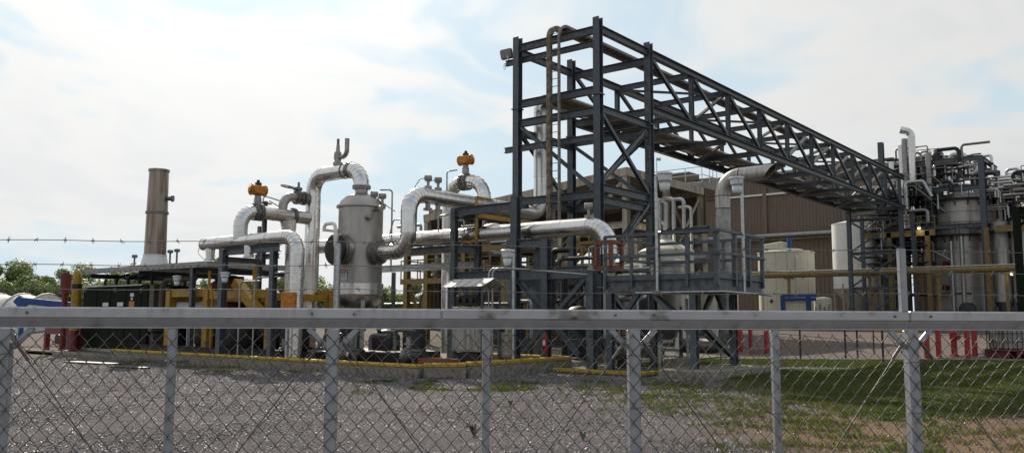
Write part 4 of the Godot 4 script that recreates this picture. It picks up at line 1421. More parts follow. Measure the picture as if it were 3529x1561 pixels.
func lamp(at: Vector3, s: float, label: String, pole_to := Vector3.ZERO, off := Vector3.ZERO) -> void:
	# jelly-jar style weatherproof fixture hanging lens down from its hood
	var t := thing("yard_lamp", label, "lamp", "white yard lamps")
	var xf := Transform3D(Basis.IDENTITY, at)
	var mb := MB.new()
	mb.lathe([Vector2(0.0, 0.02), Vector2(0.22 * s, 0.0), Vector2(0.25 * s, -0.02 * s), Vector2(0.25 * s, -0.06 * s), Vector2(0.215 * s, -0.08 * s), Vector2(0.205 * s, -0.24 * s), Vector2(0.18 * s, -0.26 * s), Vector2(0.0, -0.26 * s)], 24, xf)
	part(t, "hood", mb, M.lamp_white)
	mb = MB.new()
	mb.lathe([Vector2(0.0, -0.27 * s), Vector2(0.165 * s, -0.27 * s), Vector2(0.14 * s, -0.5 * s), Vector2(0.11 * s, -0.54 * s), Vector2(0.0, -0.55 * s)], 20, xf, true)
	part(t, "lens", mb, M.lens)
	mb = MB.new()
	mb.lathe([Vector2(0.15 * s, -0.255 * s), Vector2(0.178 * s, -0.262 * s), Vector2(0.178 * s, -0.285 * s), Vector2(0.15 * s, -0.29 * s)], 20, xf)
	part(t, "clamp_ring", mb, M.panel_grey)
	if pole_to != Vector3.ZERO:
		pipe(t, "pole", [pole_to, V(pole_to.x, at.y - 0.1 * s, pole_to.z), at + V(0, -0.12 * s, 0)] if off == Vector3.ZERO else [pole_to, V(pole_to.x, at.y - 0.1 * s, pole_to.z)], 0.045, 0.05 if off == Vector3.ZERO else 0.0, M.galvanised, 10)

func pump(at: Vector3, turn: float, label: String, s := 1.0) -> void:
	var t := thing("pump_set", label, "pump", "pumps inside the containment", at, turn)
	var mb := MB.new()
	mb.box(V(0, 0.09 * s, 0), V(1.15 * s, 0.18 * s, 0.42 * s), Basis.IDENTITY, 0.015)
	part(t, "base_frame", mb, M.black_iron)
	mb = MB.new()
	mb.tube(PV([V(-0.5 * s, 0.42 * s, 0), V(-0.46 * s, 0.42 * s, 0), V(-0.05 * s, 0.42 * s, 0), V(-0.02 * s, 0.42 * s, 0)]), PackedFloat32Array([0.14 * s, 0.19 * s, 0.19 * s, 0.12 * s]), 14)
	for k in 8:
		var a := TAU * k / 8
		mb.box(V(-0.26 * s, 0.42 * s + sin(a) * 0.2 * s, cos(a) * 0.2 * s), V(0.36 * s, 0.012, 0.04 * s), Basis(V(1, 0, 0), a))
	mb.box(V(-0.26 * s, 0.24 * s, 0), V(0.3 * s, 0.14 * s, 0.26 * s))
	part(t, "motor", mb, M.black_iron)
	mb = MB.new()
	mb.tube(PV([V(-0.02 * s, 0.42 * s, 0), V(0.18 * s, 0.42 * s, 0)]), 0.08 * s, 12)
	part(t, "coupling", mb, M.white)
	mb = MB.new()
	mb.tube(PV([V(0.18 * s, 0.42 * s, 0), V(0.22 * s, 0.42 * s, 0), V(0.42 * s, 0.42 * s, 0), V(0.46 * s, 0.42 * s, 0)]), PackedFloat32Array([0.12 * s, 0.23 * s, 0.23 * s, 0.1 * s]), 16)
	mb.box(V(0.32 * s, 0.24 * s, 0), V(0.2 * s, 0.16 * s, 0.22 * s))
	part(t, "casing", mb, M.bolted)
	mb = MB.new()
	mb.tube(PV([V(0.32 * s, 0.6 * s, 0), V(0.32 * s, 0.95 * s, 0)]), 0.07 * s, 10)
	mb.tube(PV([V(0.32 * s, 0.72 * s, 0), V(0.32 * s, 0.77 * s, 0)]), 0.13 * s, 12)
	part(t, "discharge", mb, M.dull_steel)

func make_left() -> void:
	var mb: MB
	# canopy roof over the switchgear and skid
	var t := thing("equipment_canopy", "flat grey-edged canopy roof over the switchgear and yellow skid", "canopy")
	mb = MB.new()
	mb.box(V(-6.7, 3.6, -15.75), V(4.95, 0.05, 9.5))
	part(t, "roof_deck", mb, M.black_iron)
	for k in 4:
		mb = MB.new()
		mb.channel(V(-9.2, 3.525, -18.152 + k * 2.4), V(-9.2, 3.525, -20.55 + k * 2.4), 0.21, 0.07)
		part(t, "edge_channel", mb, M.channel_grey)
	for k in 2:
		mb = MB.new()
		mb.channel(V(-6.7 + k * 2.5, 3.525, -10.94), V(-9.198 + k * 2.5, 3.525, -10.94), 0.21, 0.07)
		part(t, "edge_channel", mb, M.channel_grey)
	mb = MB.new()
	for k in 22:
		mb.tube(PV([V(-9.26, 3.47, -20.4 + k * 0.44), V(-9.2, 3.47, -20.4 + k * 0.44)]), 0.02, 6)
	part(t, "bolt_row", mb, M.bolted)
	for p in [[-9.05, -12.1], [-6.6, -16.25], [-6.5, -21.9], [-4.6, -12.1], [-4.6, -16.2], [-4.6, -20.3]]:
		column(t, p[0], p[1], 0.12, 3.43, 0.17, M.steel)
	for z: float in [-12.1, -16.2, -20.3]:
		beam(t, "rafter", V(-9.0, 3.34, z), V(-4.6, 3.34, z), 0.2, 0.14, M.steel)
	# posts that carry the lower header
	t = thing("header_trestle", "dark steel trestle beam and posts under the left clad pipes", "steel frame")
	column(t, -9.47, -9.5, 0.12, 3.97, 0.24, M.steel)
	column(t, -9.47, -6.6, 0.12, 3.8, 0.2, M.steel)
	beam(t, "beam", V(-9.47, 3.86, -9.36), V(-9.47, 3.86, -6.3), 0.22, 0.18, M.steel)
	column(t, -8.0, -9.5, 0.12, 4.9, 0.16, M.steel)
	column(t, -8.25, -8.9, 3.4, 5.75, 0.12, M.steel)
	beam(t, "beam", V(-8.25, 3.75, -9.4), V(-8.25, 3.75, -8.0), 0.18, 0.14, M.steel)
	beam(t, "beam", V(-8.6, 5.68, -8.9), V(-8.0, 5.68, -8.9), 0.05, 0.08, M.steel)
	beam(t, "beam", V(-9.33, 3.62, -9.5), V(-8.1, 3.62, -9.5), 0.18, 0.14, M.steel)
	# switchgear
	t = thing("switchgear", "dark green switchgear cabinet with a pale lid under the canopy", "electrical cabinet")
	mb = MB.new()
	mb.box(V(-7.7, 1.5, -18.9), V(1.8, 2.76, 5.5), Basis.IDENTITY, 0.02)
	part(t, "body", mb, M.dark_green)
	for k in 4:
		mb = MB.new()
		mb.box(V(-8.61, 1.72, -21.05 + k * 1.27), V(0.03, 2.2, 1.2), Basis.IDENTITY, 0.01)
		var dr := part(t, "door", mb, M.dark_green)
		mb = MB.new()
		mb.box(V(-8.645, 1.62, -20.65 + k * 1.27), V(0.04, 0.05, 0.18))
		part(dr, "handle", mb, M.galvanised)
		if k == 1 or k == 2:
			mb = MB.new()
			mb.box(V(-8.632, 2.12, -20.95 + k * 1.27 + 0.1), V(0.008, 0.16, 0.5))
			part(dr, "nameplate", mb, M.label, "white nameplate")
	for q in [[2.5, 0.14, 0.3, "label"], [2.34, 0.1, 0.16, "label"], [2.12, 0.24, 0.44, "orange"], [1.72, 0.16, 0.26, "label"]]:
		mb = MB.new()
		mb.box(V(-8.634, q[0], -17.35), V(0.008, q[1], q[2]))
		part(t, "sticker", mb, M[q[3]])
	mb = MB.new()
	mb.box(V(-7.7, 2.9, -19.1), V(2.0, 0.06, 5.25), Basis.IDENTITY, 0.01)
	part(t, "lid", mb, M.galvanised)
	mb = MB.new()
	mb.box(V(-7.7, 0.18, -19.1), V(2.0, 0.12, 5.3), Basis.IDENTITY, 0.01)
	part(t, "plinth_frame", mb, M.beige)
	t = thing("side_panel_box", "brown-grey terminal box beside the dark green switchgear", "electrical cabinet")
	mb = MB.new()
	mb.box(V(-8.15, 1.95, -16.15), V(0.8, 1.9, 0.7), Basis.IDENTITY, 0.02)
	part(t, "body", mb, M.brown_grey)
	mb = MB.new()
	mb.box(V(-8.15, 0.55, -16.15), V(0.6, 0.9, 0.5), Basis.IDENTITY, 0.02)
	part(t, "stand", mb, M.brown_grey)
	for k in 5:
		var o := MB.new()
		var z := -20.6 + k * 1.0
		o.tube(rounded([V(-8.2, 2.9, z), V(-8.2, 3.25, z), V(-7.8, 3.42, z + 0.35)], 0.2), 0.06 + 0.012 * (k % 2), 9)
		single("cable_duct", o, M.black_iron, "%s dark curved cable duct from the left rising off the switchgear's lid" % ["first", "second", "third", "fourth", "fifth"][k], "cable duct", "cable ducts on the switchgear")
	var o := MB.new()
	o.tube(rounded([V(-8.3, 1.9, -15.6), V(-8.3, 3.1, -15.6), V(-8.3, 3.1, -13.2)], 0.5), 0.12, 12)
	single("bent_duct", o, M.brown_grey, "thick grey duct bending over from the terminal box under the canopy", "cable duct")
	# stack
	t = thing("exhaust_stack", "tall brownish steel exhaust stack with a bolted mid flange", "stack")
	var xf := Transform3D(Basis.IDENTITY, V(-7.27, 0, -18.17))
	mb = MB.new()
	mb.lathe([Vector2(0.46, 4.2), Vector2(0.435, 6.1)], 32, xf)
	part(t, "lower_barrel", mb, M.stack_steel)
	mb = MB.new()
	mb.lathe([Vector2(0.44, 6.1), Vector2(0.405, 8.0), Vector2(0.38, 8.0), Vector2(0.40, 6.1)], 32, xf)
	part(t, "upper_barrel", mb, M.stack_steel)
	mb = MB.new()
	mb.lathe([Vector2(0.42, 6.06), Vector2(0.48, 6.06), Vector2(0.48, 6.16), Vector2(0.42, 6.16)], 32, xf)
	part(t, "mid_flange", mb, M.bolted)
	mb = MB.new()
	mb.lathe([Vector2(0.4, 7.93), Vector2(0.445, 7.93), Vector2(0.445, 8.02), Vector2(0.38, 8.02)], 32, xf)
	part(t, "top_rim", mb, M.stack_steel)
	mb = MB.new()
	mb.lathe([Vector2(0.44, 4.22), Vector2(0.49, 4.22), Vector2(0.49, 4.28), Vector2(0.44, 4.28)], 32, xf)
	mb.lathe([Vector2(0.62, 3.63), Vector2(0.48, 4.22)], 32, xf)
	part(t, "base_cone", mb, M.white)
	mb = MB.new()
	mb.tube(PV([V(-7.27 + 0.25, 6.75, -18.17 + 0.31), V(-7.27 + 0.4, 6.75, -18.17 + 0.5)]), 0.1, 12)
	mb.tube(PV([V(-7.27 + 0.38, 6.75, -18.17 + 0.47), V(-7.27 + 0.43, 6.75, -18.17 + 0.53)]), 0.15, 12)
	part(t, "sample_port", mb, M.bolted)
	for q in [[-6.95, -17.5, 0.75, "small post instrument next to the right side of the stack"], [-6.75, -17.3, 0.8, "second small post instrument right of the stack"], [-7.8, -18.9, 0.55, "small post instrument left of the stack on the canopy roof"]]:
		o = MB.new()
		o.tube(PV([V(q[0], 3.62, q[1]), V(q[0], 3.62 + q[2], q[1])]), 0.04, 8)
		o.box(V(q[0], 3.66 + q[2], q[1]), V(0.2, 0.14, 0.2), Basis.IDENTITY, 0.03)
		single("roof_instrument", o, M.bolted, q[3], "instrument", "instruments on the canopy roof")
	# yellow domed vent and red fire valves at the far left
	t = thing("yellow_vent_pipe", "yellow vent pipe with a domed cap at the canopy's far left end", "pipe")
	mb = MB.new()
	mb.lathe([Vector2(0.19, 2.5), Vector2(0.19, 3.25), Vector2(0.15, 3.5), Vector2(0.06, 3.62), Vector2(0.0, 3.64)], 16, Transform3D(Basis.IDENTITY, V(-9.3, 0, -20.85)), true)
	mb.tube(PV([V(-9.3, 1.0, -20.85), V(-9.3, 2.5, -20.85)]), 0.2, 16)
	part(t, "upper", mb, M.yellow)
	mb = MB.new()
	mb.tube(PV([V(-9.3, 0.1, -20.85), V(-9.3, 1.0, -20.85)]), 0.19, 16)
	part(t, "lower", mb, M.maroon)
	mb = MB.new()
	mb.tube(PV([V(-9.3, 2.8, -20.85), V(-9.3, 3.0, -20.85)]), 0.215, 16)
	part(t, "band", mb, M.black_iron)
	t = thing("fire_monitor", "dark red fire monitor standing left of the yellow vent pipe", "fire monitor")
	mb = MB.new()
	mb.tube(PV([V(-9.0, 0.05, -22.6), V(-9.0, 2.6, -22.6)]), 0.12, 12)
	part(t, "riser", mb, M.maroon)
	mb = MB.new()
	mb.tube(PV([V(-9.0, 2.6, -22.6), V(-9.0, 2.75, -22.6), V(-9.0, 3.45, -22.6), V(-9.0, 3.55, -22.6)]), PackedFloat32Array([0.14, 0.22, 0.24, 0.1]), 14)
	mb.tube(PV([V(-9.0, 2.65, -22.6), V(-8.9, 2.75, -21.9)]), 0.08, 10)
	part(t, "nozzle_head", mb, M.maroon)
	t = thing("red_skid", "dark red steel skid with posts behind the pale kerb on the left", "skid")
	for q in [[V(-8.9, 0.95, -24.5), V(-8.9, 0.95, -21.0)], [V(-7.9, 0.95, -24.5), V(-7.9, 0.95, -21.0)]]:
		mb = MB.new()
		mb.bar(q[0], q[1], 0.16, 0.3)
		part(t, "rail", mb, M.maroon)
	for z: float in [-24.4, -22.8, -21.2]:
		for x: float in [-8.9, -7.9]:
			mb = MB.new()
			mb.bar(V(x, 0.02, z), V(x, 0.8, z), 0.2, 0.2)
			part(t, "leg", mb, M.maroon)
	# yellow skid
	t = thing("yellow_skid_frame", "ochre yellow steel skid frame under the canopy's right end", "steel frame")
	for x: float in [-8.8, -6.2]:
		for z: float in [-14.0, -11.4, -7.7]:
			mb = MB.new()
			mb.bar(V(x, 0.12, z), V(x, 2.62 if z < -10 else 2.6, z), 0.3 if z < -9 else 0.2, 0.3 if z < -9 else 0.2, V(1, 0, 0))
			part(t, "post", mb, M.yellow)
		mb = MB.new()
		mb.bar(V(x, 2.5, -13.84), V(x, 2.5, -11.56), 0.2, 0.28)
		part(t, "beam", mb, M.yellow)
		mb = MB.new()
		mb.bar(V(x, 2.4, -11.24), V(x, 2.4, -7.81), 0.2, 0.28)
		part(t, "beam", mb, M.yellow)
		for z: float in ([-8.6] if x < -8.0 else [-11.0]):
			mb = MB.new()
			mb.bar(V(x, 2.6, z), V(x, 3.35, z), 0.1, 0.1)
			part(t, "stanchion", mb, M.yellow)
	for z: float in [-14.0, -11.4, -7.7]:
		mb = MB.new()
		mb.bar(V(-8.64, 2.3, z), V(-6.36, 2.3, z), 0.16, 0.24)
		part(t, "cross_beam", mb, M.yellow)
	o = MB.new()
	o.bar(V(-9.05, 2.82, -9.3), V(-9.05, 1.5, -7.55), 0.36, 0.34, Vector3.UP, 0.03)
	single("yellow_chute", o, M.yellow, "sloping yellow chute right of the dark trestle post", "chute")
	pipe(thing("yellow_tube_post", "thin bent yellow tube beside the yellow skid post", "pipe"), "tube", [V(-8.9, 0.12, -11.0), V(-8.9, 2.4, -11.0), V(-8.9, 2.7, -11.25), V(-8.9, 3.3, -11.25)], 0.05, 0.1, M.yellow, 8)
	# white receiver and dark drums
	t = thing("white_receiver", "white horizontal receiver tank behind the yellow skid posts", "tank")
	mb = MB.new()
	var ax := Transform3D(Basis(V(1, 0, 0), PI / 2), V(-7.4, 1.72, -15.2))
	mb.lathe([Vector2(0.0, -1.5), Vector2(0.3, -1.45), Vector2(0.5, -1.3), Vector2(0.55, -1.1), Vector2(0.55, 1.9), Vector2(0.5, 2.1), Vector2(0.3, 2.25), Vector2(0.0, 2.3)], 28, ax, true)
	part(t, "shell", mb, M.white)
	for z: float in [-16.0, -13.8]:
		mb = MB.new()
		mb.box(V(-7.4, 0.65, z), V(0.7, 1.1, 0.16))
		part(t, "saddle", mb, M.black_iron)
	for q in [[-8.2, -10.0, 0.62, "dark upright drum below the yellow skid beam"], [-7.9, -12.6, 0.6, "dark upright drum between the yellow skid posts"], [-8.3, -6.9, 0.5, "dark upright drum left of the riser pipes"]]:
		o = MB.new()
		o.lathe([Vector2(0.0, 0.4), Vector2(q[2] * 0.8, 0.4), Vector2(q[2], 0.6), Vector2(q[2], 1.5), Vector2(q[2] * 0.9, 1.68), Vector2(q[2] * 0.4, 1.78), Vector2(0.0, 1.8)], 22, Transform3D(Basis.IDENTITY, V(q[0], 0, q[1])), true)
		for k in 3:
			var a := TAU * k / 3
			o.tube(PV([V(q[0] + cos(a) * q[2] * 0.7, 0.04, q[1] + sin(a) * q[2] * 0.7), V(q[0] + cos(a) * q[2] * 0.7, 0.5, q[1] + sin(a) * q[2] * 0.7)]), 0.05, 6)
		single("drum", o, M.black_iron, q[3], "drum", "dark drums behind the wall")
	t = thing("skid_base", "dark steel skid base under the drums behind the yellow wall", "skid")
	for x: float in [-9.2, -6.6]:
		mb = MB.new()
		mb.channel(V(x, 0.32, -15.4), V(x, 0.32, -6.0), 0.42, 0.12)
		part(t, "side_channel", mb, M.black_iron)
	mb = MB.new()
	mb.box(V(-7.9, 0.3, -10.7), V(2.4, 0.3, 9.2))
	part(t, "deck", mb, M.black_iron)
	t = thing("dark_horizontal_tank", "dark horizontal tank low under the yellow skid frame", "tank")
	mb = MB.new()
	mb.lathe([Vector2(0.0, -1.9), Vector2(0.4, -1.8), Vector2(0.58, -1.5), Vector2(0.58, 1.5), Vector2(0.4, 1.8), Vector2(0.0, 1.9)], 24, Transform3D(Basis(V(1, 0, 0), PI / 2), V(-7.6, 1.12, -9.6)), true)
	part(t, "shell", mb, M.black_iron)
	for z: float in [-10.6, -8.6]:
		mb = MB.new()
		mb.box(V(-7.6, 0.55, z), V(0.9, 0.3, 0.2))
		part(t, "saddle", mb, M.black_iron)
	t = thing("red_manifold", "dark red manifold block under the canopy behind the yellow skid", "machine")
	mb = MB.new()
	mb.tube(PV([V(-7.4, 2.85, -12.9), V(-7.4, 2.85, -12.4), V(-7.4, 2.85, -12.35)]), PackedFloat32Array([0.3, 0.3, 0.2]), 16)
	mb.box(V(-7.3, 2.5, -12.4), V(0.5, 0.5, 1.3), Basis.IDENTITY, 0.03)
	mb.box(V(-7.3, 1.5, -12.4), V(0.4, 1.6, 0.4), Basis.IDENTITY, 0.03)
	part(t, "block", mb, M.maroon)
	mb = MB.new()
	mb.box(V(-7.6, 2.75, -13.2), V(0.1, 0.4, 0.3), Basis.IDENTITY, 0.02)
	part(t, "gauge_panel", mb, M.orange)
	# compressor under the canopy, rear
	t = thing("compressor", "large dark compressor body deep under the canopy", "machine")
	mb = MB.new()
	mb.box(V(-5.6, 1.3, -13.2), V(1.3, 2.2, 4.6), Basis.IDENTITY, 0.08)
	part(t, "casing", mb, M.black_iron)
	mb = MB.new()
	mb.tube(PV([V(-5.6, 2.5, -14.5), V(-5.6, 3.3, -14.5)]), 0.3, 14)
	part(t, "intake", mb, M.black_iron)
	# lamps on this side
	lamp(V(-9.75, 3.13, -8.95), 0.66, "white lamp hood on the trestle post above the yellow chute")
	lamp(V(-9.4, 3.12, -12.6), 0.66, "white lamp hood under the canopy above the white receiver")
	# orange junction panel
	t = thing("orange_panel", "upright orange local control panel in front of the left clad pipes", "control panel")
	mb = MB.new()
	mb.box(V(-9.82, 2.1, -5.25), V(0.22, 0.6, 0.46), Basis(Vector3.UP, 0.5), 0.03)
	part(t, "box", mb, M.orange)
	mb = MB.new()
	mb.box(V(-9.84, 1.1, -5.25), V(0.09, 1.5, 0.09))
	part(t, "post", mb, M.galvanised)
	mb = MB.new()
	mb.tube(PV([V(-9.72, 2.0, -5.48), V(-9.72, 2.0, -5.72)]), 0.08, 10)
	part(t, "sensor_head", mb, M.black)
	# galvanised conduits hooped over the skid's right end
	for k in 3:
		o = MB.new()
		o.tube(rounded([V(-9.5, 0.12, -8.4 + k * 0.85), V(-9.5, 2.8 + 0.12 * k, -8.4 + k * 0.85), V(-9.5, 2.8 + 0.12 * k, -7.2 + k * 0.85)], 0.22), 0.03, 8)
		single("hoop_conduit", o, M.conduit, ["leftmost hooped conduit in front of the yellow skid's right end", "middle hooped conduit in front of the yellow skid's right end", "rightmost hooped conduit beside the two vertical clad pipes"][k], "conduit", "hooped conduits")
	# pumps and low equipment behind the wall
	pump(V(-8.6, 0.05, -0.9), 1.3, "pump set with a white coupling right of the vessel legs", 1.05)
	pump(V(-8.8, 0.05, -3.4), 1.57, "pump set directly below the vessel behind the yellow wall")
	pump(V(-8.9, 0.05, -6.4), 1.57, "pump set left of the vessel behind the yellow wall", 0.9)
	pump(V(-7.7, 0.05, -4.9), 0.4, "pump set half hidden between the vessel's legs", 0.95)
	for q in [[V(-9.2, 0.17, -4.6), V(1.1, 0.34, 3.0), "low concrete pump plinth below the vessel behind the yellow wall"], [V(-8.8, 0.14, -0.9), V(0.9, 0.3, 1.8), "low concrete pump plinth right of the vessel legs"], [V(-9.2, 0.14, -8.5), V(0.8, 0.26, 2.6), "low concrete plinth left of the vertical clad pipes"]]:
		o = MB.new()
		o.box(q[0] - V(-0.25, 0.1, 0), q[1] * V(1, 0.6, 1), Basis.IDENTITY, 0.02)
		single("pump_plinth", o, M.brown_grey, q[2], "plinth", "plinths behind the wall")
	t = thing("vessel_skid", "dark pump skid with casings standing behind the vessel's legs", "skid")
	mb = MB.new()
	mb.box(V(-5.9, 0.28, -5.6), V(2.0, 0.4, 4.6), Basis.IDENTITY, 0.03)
	part(t, "base", mb, M.black_iron)
	for q in [[-5.7, -7.2, 0.42, 1.3], [-5.5, -5.4, 0.5, 1.15], [-5.6, -3.9, 0.4, 1.35]]:
		mb = MB.new()
		mb.lathe([Vector2(q[2], 0.45), Vector2(q[2], q[3] - 0.2), Vector2(q[2] * 0.7, q[3]), Vector2(0.0, q[3] + 0.05)], 20, Transform3D(Basis.IDENTITY, V(q[0], 0, q[1])), true)
		part(t, "casing", mb, M.black_iron)
	for k in 4:
		pipe(t, "manifold_pipe", [V(-6.6, 0.5, -7.4 + k * 1.2), V(-6.6, 1.0 + 0.2 * (k % 2), -7.4 + k * 1.2), V(-6.6, 1.0 + 0.2 * (k % 2), -6.5 + k * 1.2)], 0.07, 0.15, M.bolted, 8)
	t = thing("red_trough", "low orange-red trough lying behind the corner of the yellow wall", "trough")
	mb = MB.new()
	for e: float in [-1.0, 1.0]:
		mb.box(V(-8.85 + e * 0.25, 0.34, 0.35), V(0.04, 0.26, 1.15))
		mb.box(V(-8.85, 0.34, 0.35 + e * 0.56), V(0.46, 0.26, 0.04))
	mb.box(V(-8.85, 0.23, 0.35), V(0.46, 0.04, 1.08))
	part(t, "tray", mb, M.red_orange)
	for z: float in [0.0, 0.7]:
		mb = MB.new()
		mb.box(V(-8.85, 0.13, z), V(0.5, 0.16, 0.1))
		part(t, "skid_foot", mb, M.red_orange)
	# roofed sampling cabinet
	t = thing("roofed_cabinet", "grey instrument cabinet under its own small bright metal roof", "cabinet")
	for e: float in [-1.0, 1.0]:
		for k in 4:
			mb = MB.new()
			var z0 := -0.28 + k * 0.385
			var a := V(-7.55, 2.74, z0 + 0.002)
			var b := V(-7.55 + e * 0.52, 2.5, z0 + 0.002)
			var up := V(e * 0.24, 0.52, 0).normalized()
			mb.box((a + b) * 0.5 + V(0, 0, 0.19), V(0.573, 0.018, 0.38), Basis((b - a).normalized(), up, (b - a).normalized().cross(up)))
			mb.box((a + b) * 0.5 + up * 0.016, V(0.573, 0.022, 0.02), Basis((b - a).normalized(), up, (b - a).normalized().cross(up)))
			part(t, "roof_sheet", mb, M.sheet_grey)
	mb = MB.new()
	mb.tri(V(-8.05, 2.5, 1.262), V(-7.05, 2.5, 1.262), V(-7.55, 2.735, 1.262), V(0, 0, 1))
	mb.tri(V(-8.05, 2.5, -0.282), V(-7.05, 2.5, -0.282), V(-7.55, 2.735, -0.282), V(0, 0, -1))
	part(t, "gable", mb, M.brown_grey)
	for x: float in [-7.95, -7.15]:
		for z: float in [-0.15, 1.15]:
			mb = MB.new()
			mb.bar(V(x, 0.1, z), V(x, 2.5, z), 0.05, 0.05, V(1, 0, 0))
			part(t, "post", mb, M.steel)
	mb = MB.new()
	mb.box(V(-7.55, 1.28, 0.45), V(0.6, 1.3, 1.12), Basis.IDENTITY, 0.02)
	var body := part(t, "body", mb, M.beige)
	for k in 2:
		mb = MB.new()
		mb.box(V(-7.86, 1.28, 0.19 + k * 0.52), V(0.02, 1.2, 0.49), Basis.IDENTITY, 0.006)
		part(body, "door", mb, M.panel_grey)
	mb = MB.new()
	mb.box(V(-7.88, 1.5, 0.2), V(0.03, 0.24, 0.34), Basis.IDENTITY, 0.01)
	part(body, "window", mb, M.black)
	for q in [[1.78, 0.85], [1.72, -0.02]]:
		mb = MB.new()
		mb.box(V(-7.88, q[0], q[1]), V(0.01, 0.12, 0.16))
		part(body, "red_label", mb, M.maroon)
	mb = MB.new()
	mb.box(V(-7.55, 0.36, 0.45), V(0.5, 0.5, 0.8), Basis.IDENTITY, 0.02)
	part(t, "black_base", mb, M.black)
	mb = MB.new()
	mb.box(V(-7.5, 2.12, 0.3), V(0.4, 0.3, 0.8), Basis.IDENTITY, 0.02)
	for k in 3:
		mb.tube(PV([V(-7.72, 2.12, 0.05 + k * 0.26), V(-7.78, 2.12, 0.05 + k * 0.26)]), 0.07, 12)
	part(t, "gauge_board", mb, M.black_iron)
	t = thing("beige_cabinet", "narrow beige cabinet on the right of the roofed cabinet", "cabinet")
	mb = MB.new()
	mb.box(V(-6.9, 1.0, 1.15), V(0.3, 1.1, 0.34), Basis.IDENTITY, 0.02)
	part(t, "body", mb, M.beige)
	mb = MB.new()
	mb.box(V(-7.06, 1.36, 1.15), V(0.03, 0.28, 0.22), Basis.IDENTITY, 0.01)
	part(t, "window", mb, M.black_iron)
	mb = MB.new()
	mb.box(V(-6.9, 0.25, 1.15), V(0.2, 0.4, 0.2))
	part(t, "stand", mb, M.black_iron)
	# extinguisher on the rack column
	t = thing("fire_extinguisher", "red fire extinguisher with a white label on a rack column", "fire extinguisher")
	var ec := V(-5.2, 0, 1.36)
	mb = MB.new()
	mb.lathe([Vector2(0.0, 0.5), Vector2(0.075, 0.5), Vector2(0.085, 0.53), Vector2(0.085, 1.02), Vector2(0.06, 1.1), Vector2(0.03, 1.13), Vector2(0.03, 1.2), Vector2(0.0, 1.2)], 16, Transform3D(Basis.IDENTITY, ec), true)
	part(t, "cylinder", mb, M.red)
	mb = MB.new()
	mb.box(ec + V(-0.082, 0.86, 0.012), V(0.01, 0.15, 0.09))
	part(t, "label_plate", mb, M.label)
	mb = MB.new()
	mb.box(ec + V(0, 1.22, 0.02), V(0.04, 0.05, 0.14))
	mb.tube(rounded([ec + V(0, 1.18, 0.04), ec + V(-0.02, 1.18, 0.13), ec + V(-0.02, 0.75, 0.12)], 0.05), 0.012, 6)
	part(t, "valve_and_hose", mb, M.black)
	mb = MB.new()
	mb.box(ec + V(0.12, 0.85, -0.06), V(0.1, 0.06, 0.14))
	part(t, "wall_bracket", mb, M.black)
	lamp(V(-7.0, 3.6, 1.32), 0.86, "white lamp hood on a pole beside the roofed cabinet", V(-6.94, 0.1, 1.48))

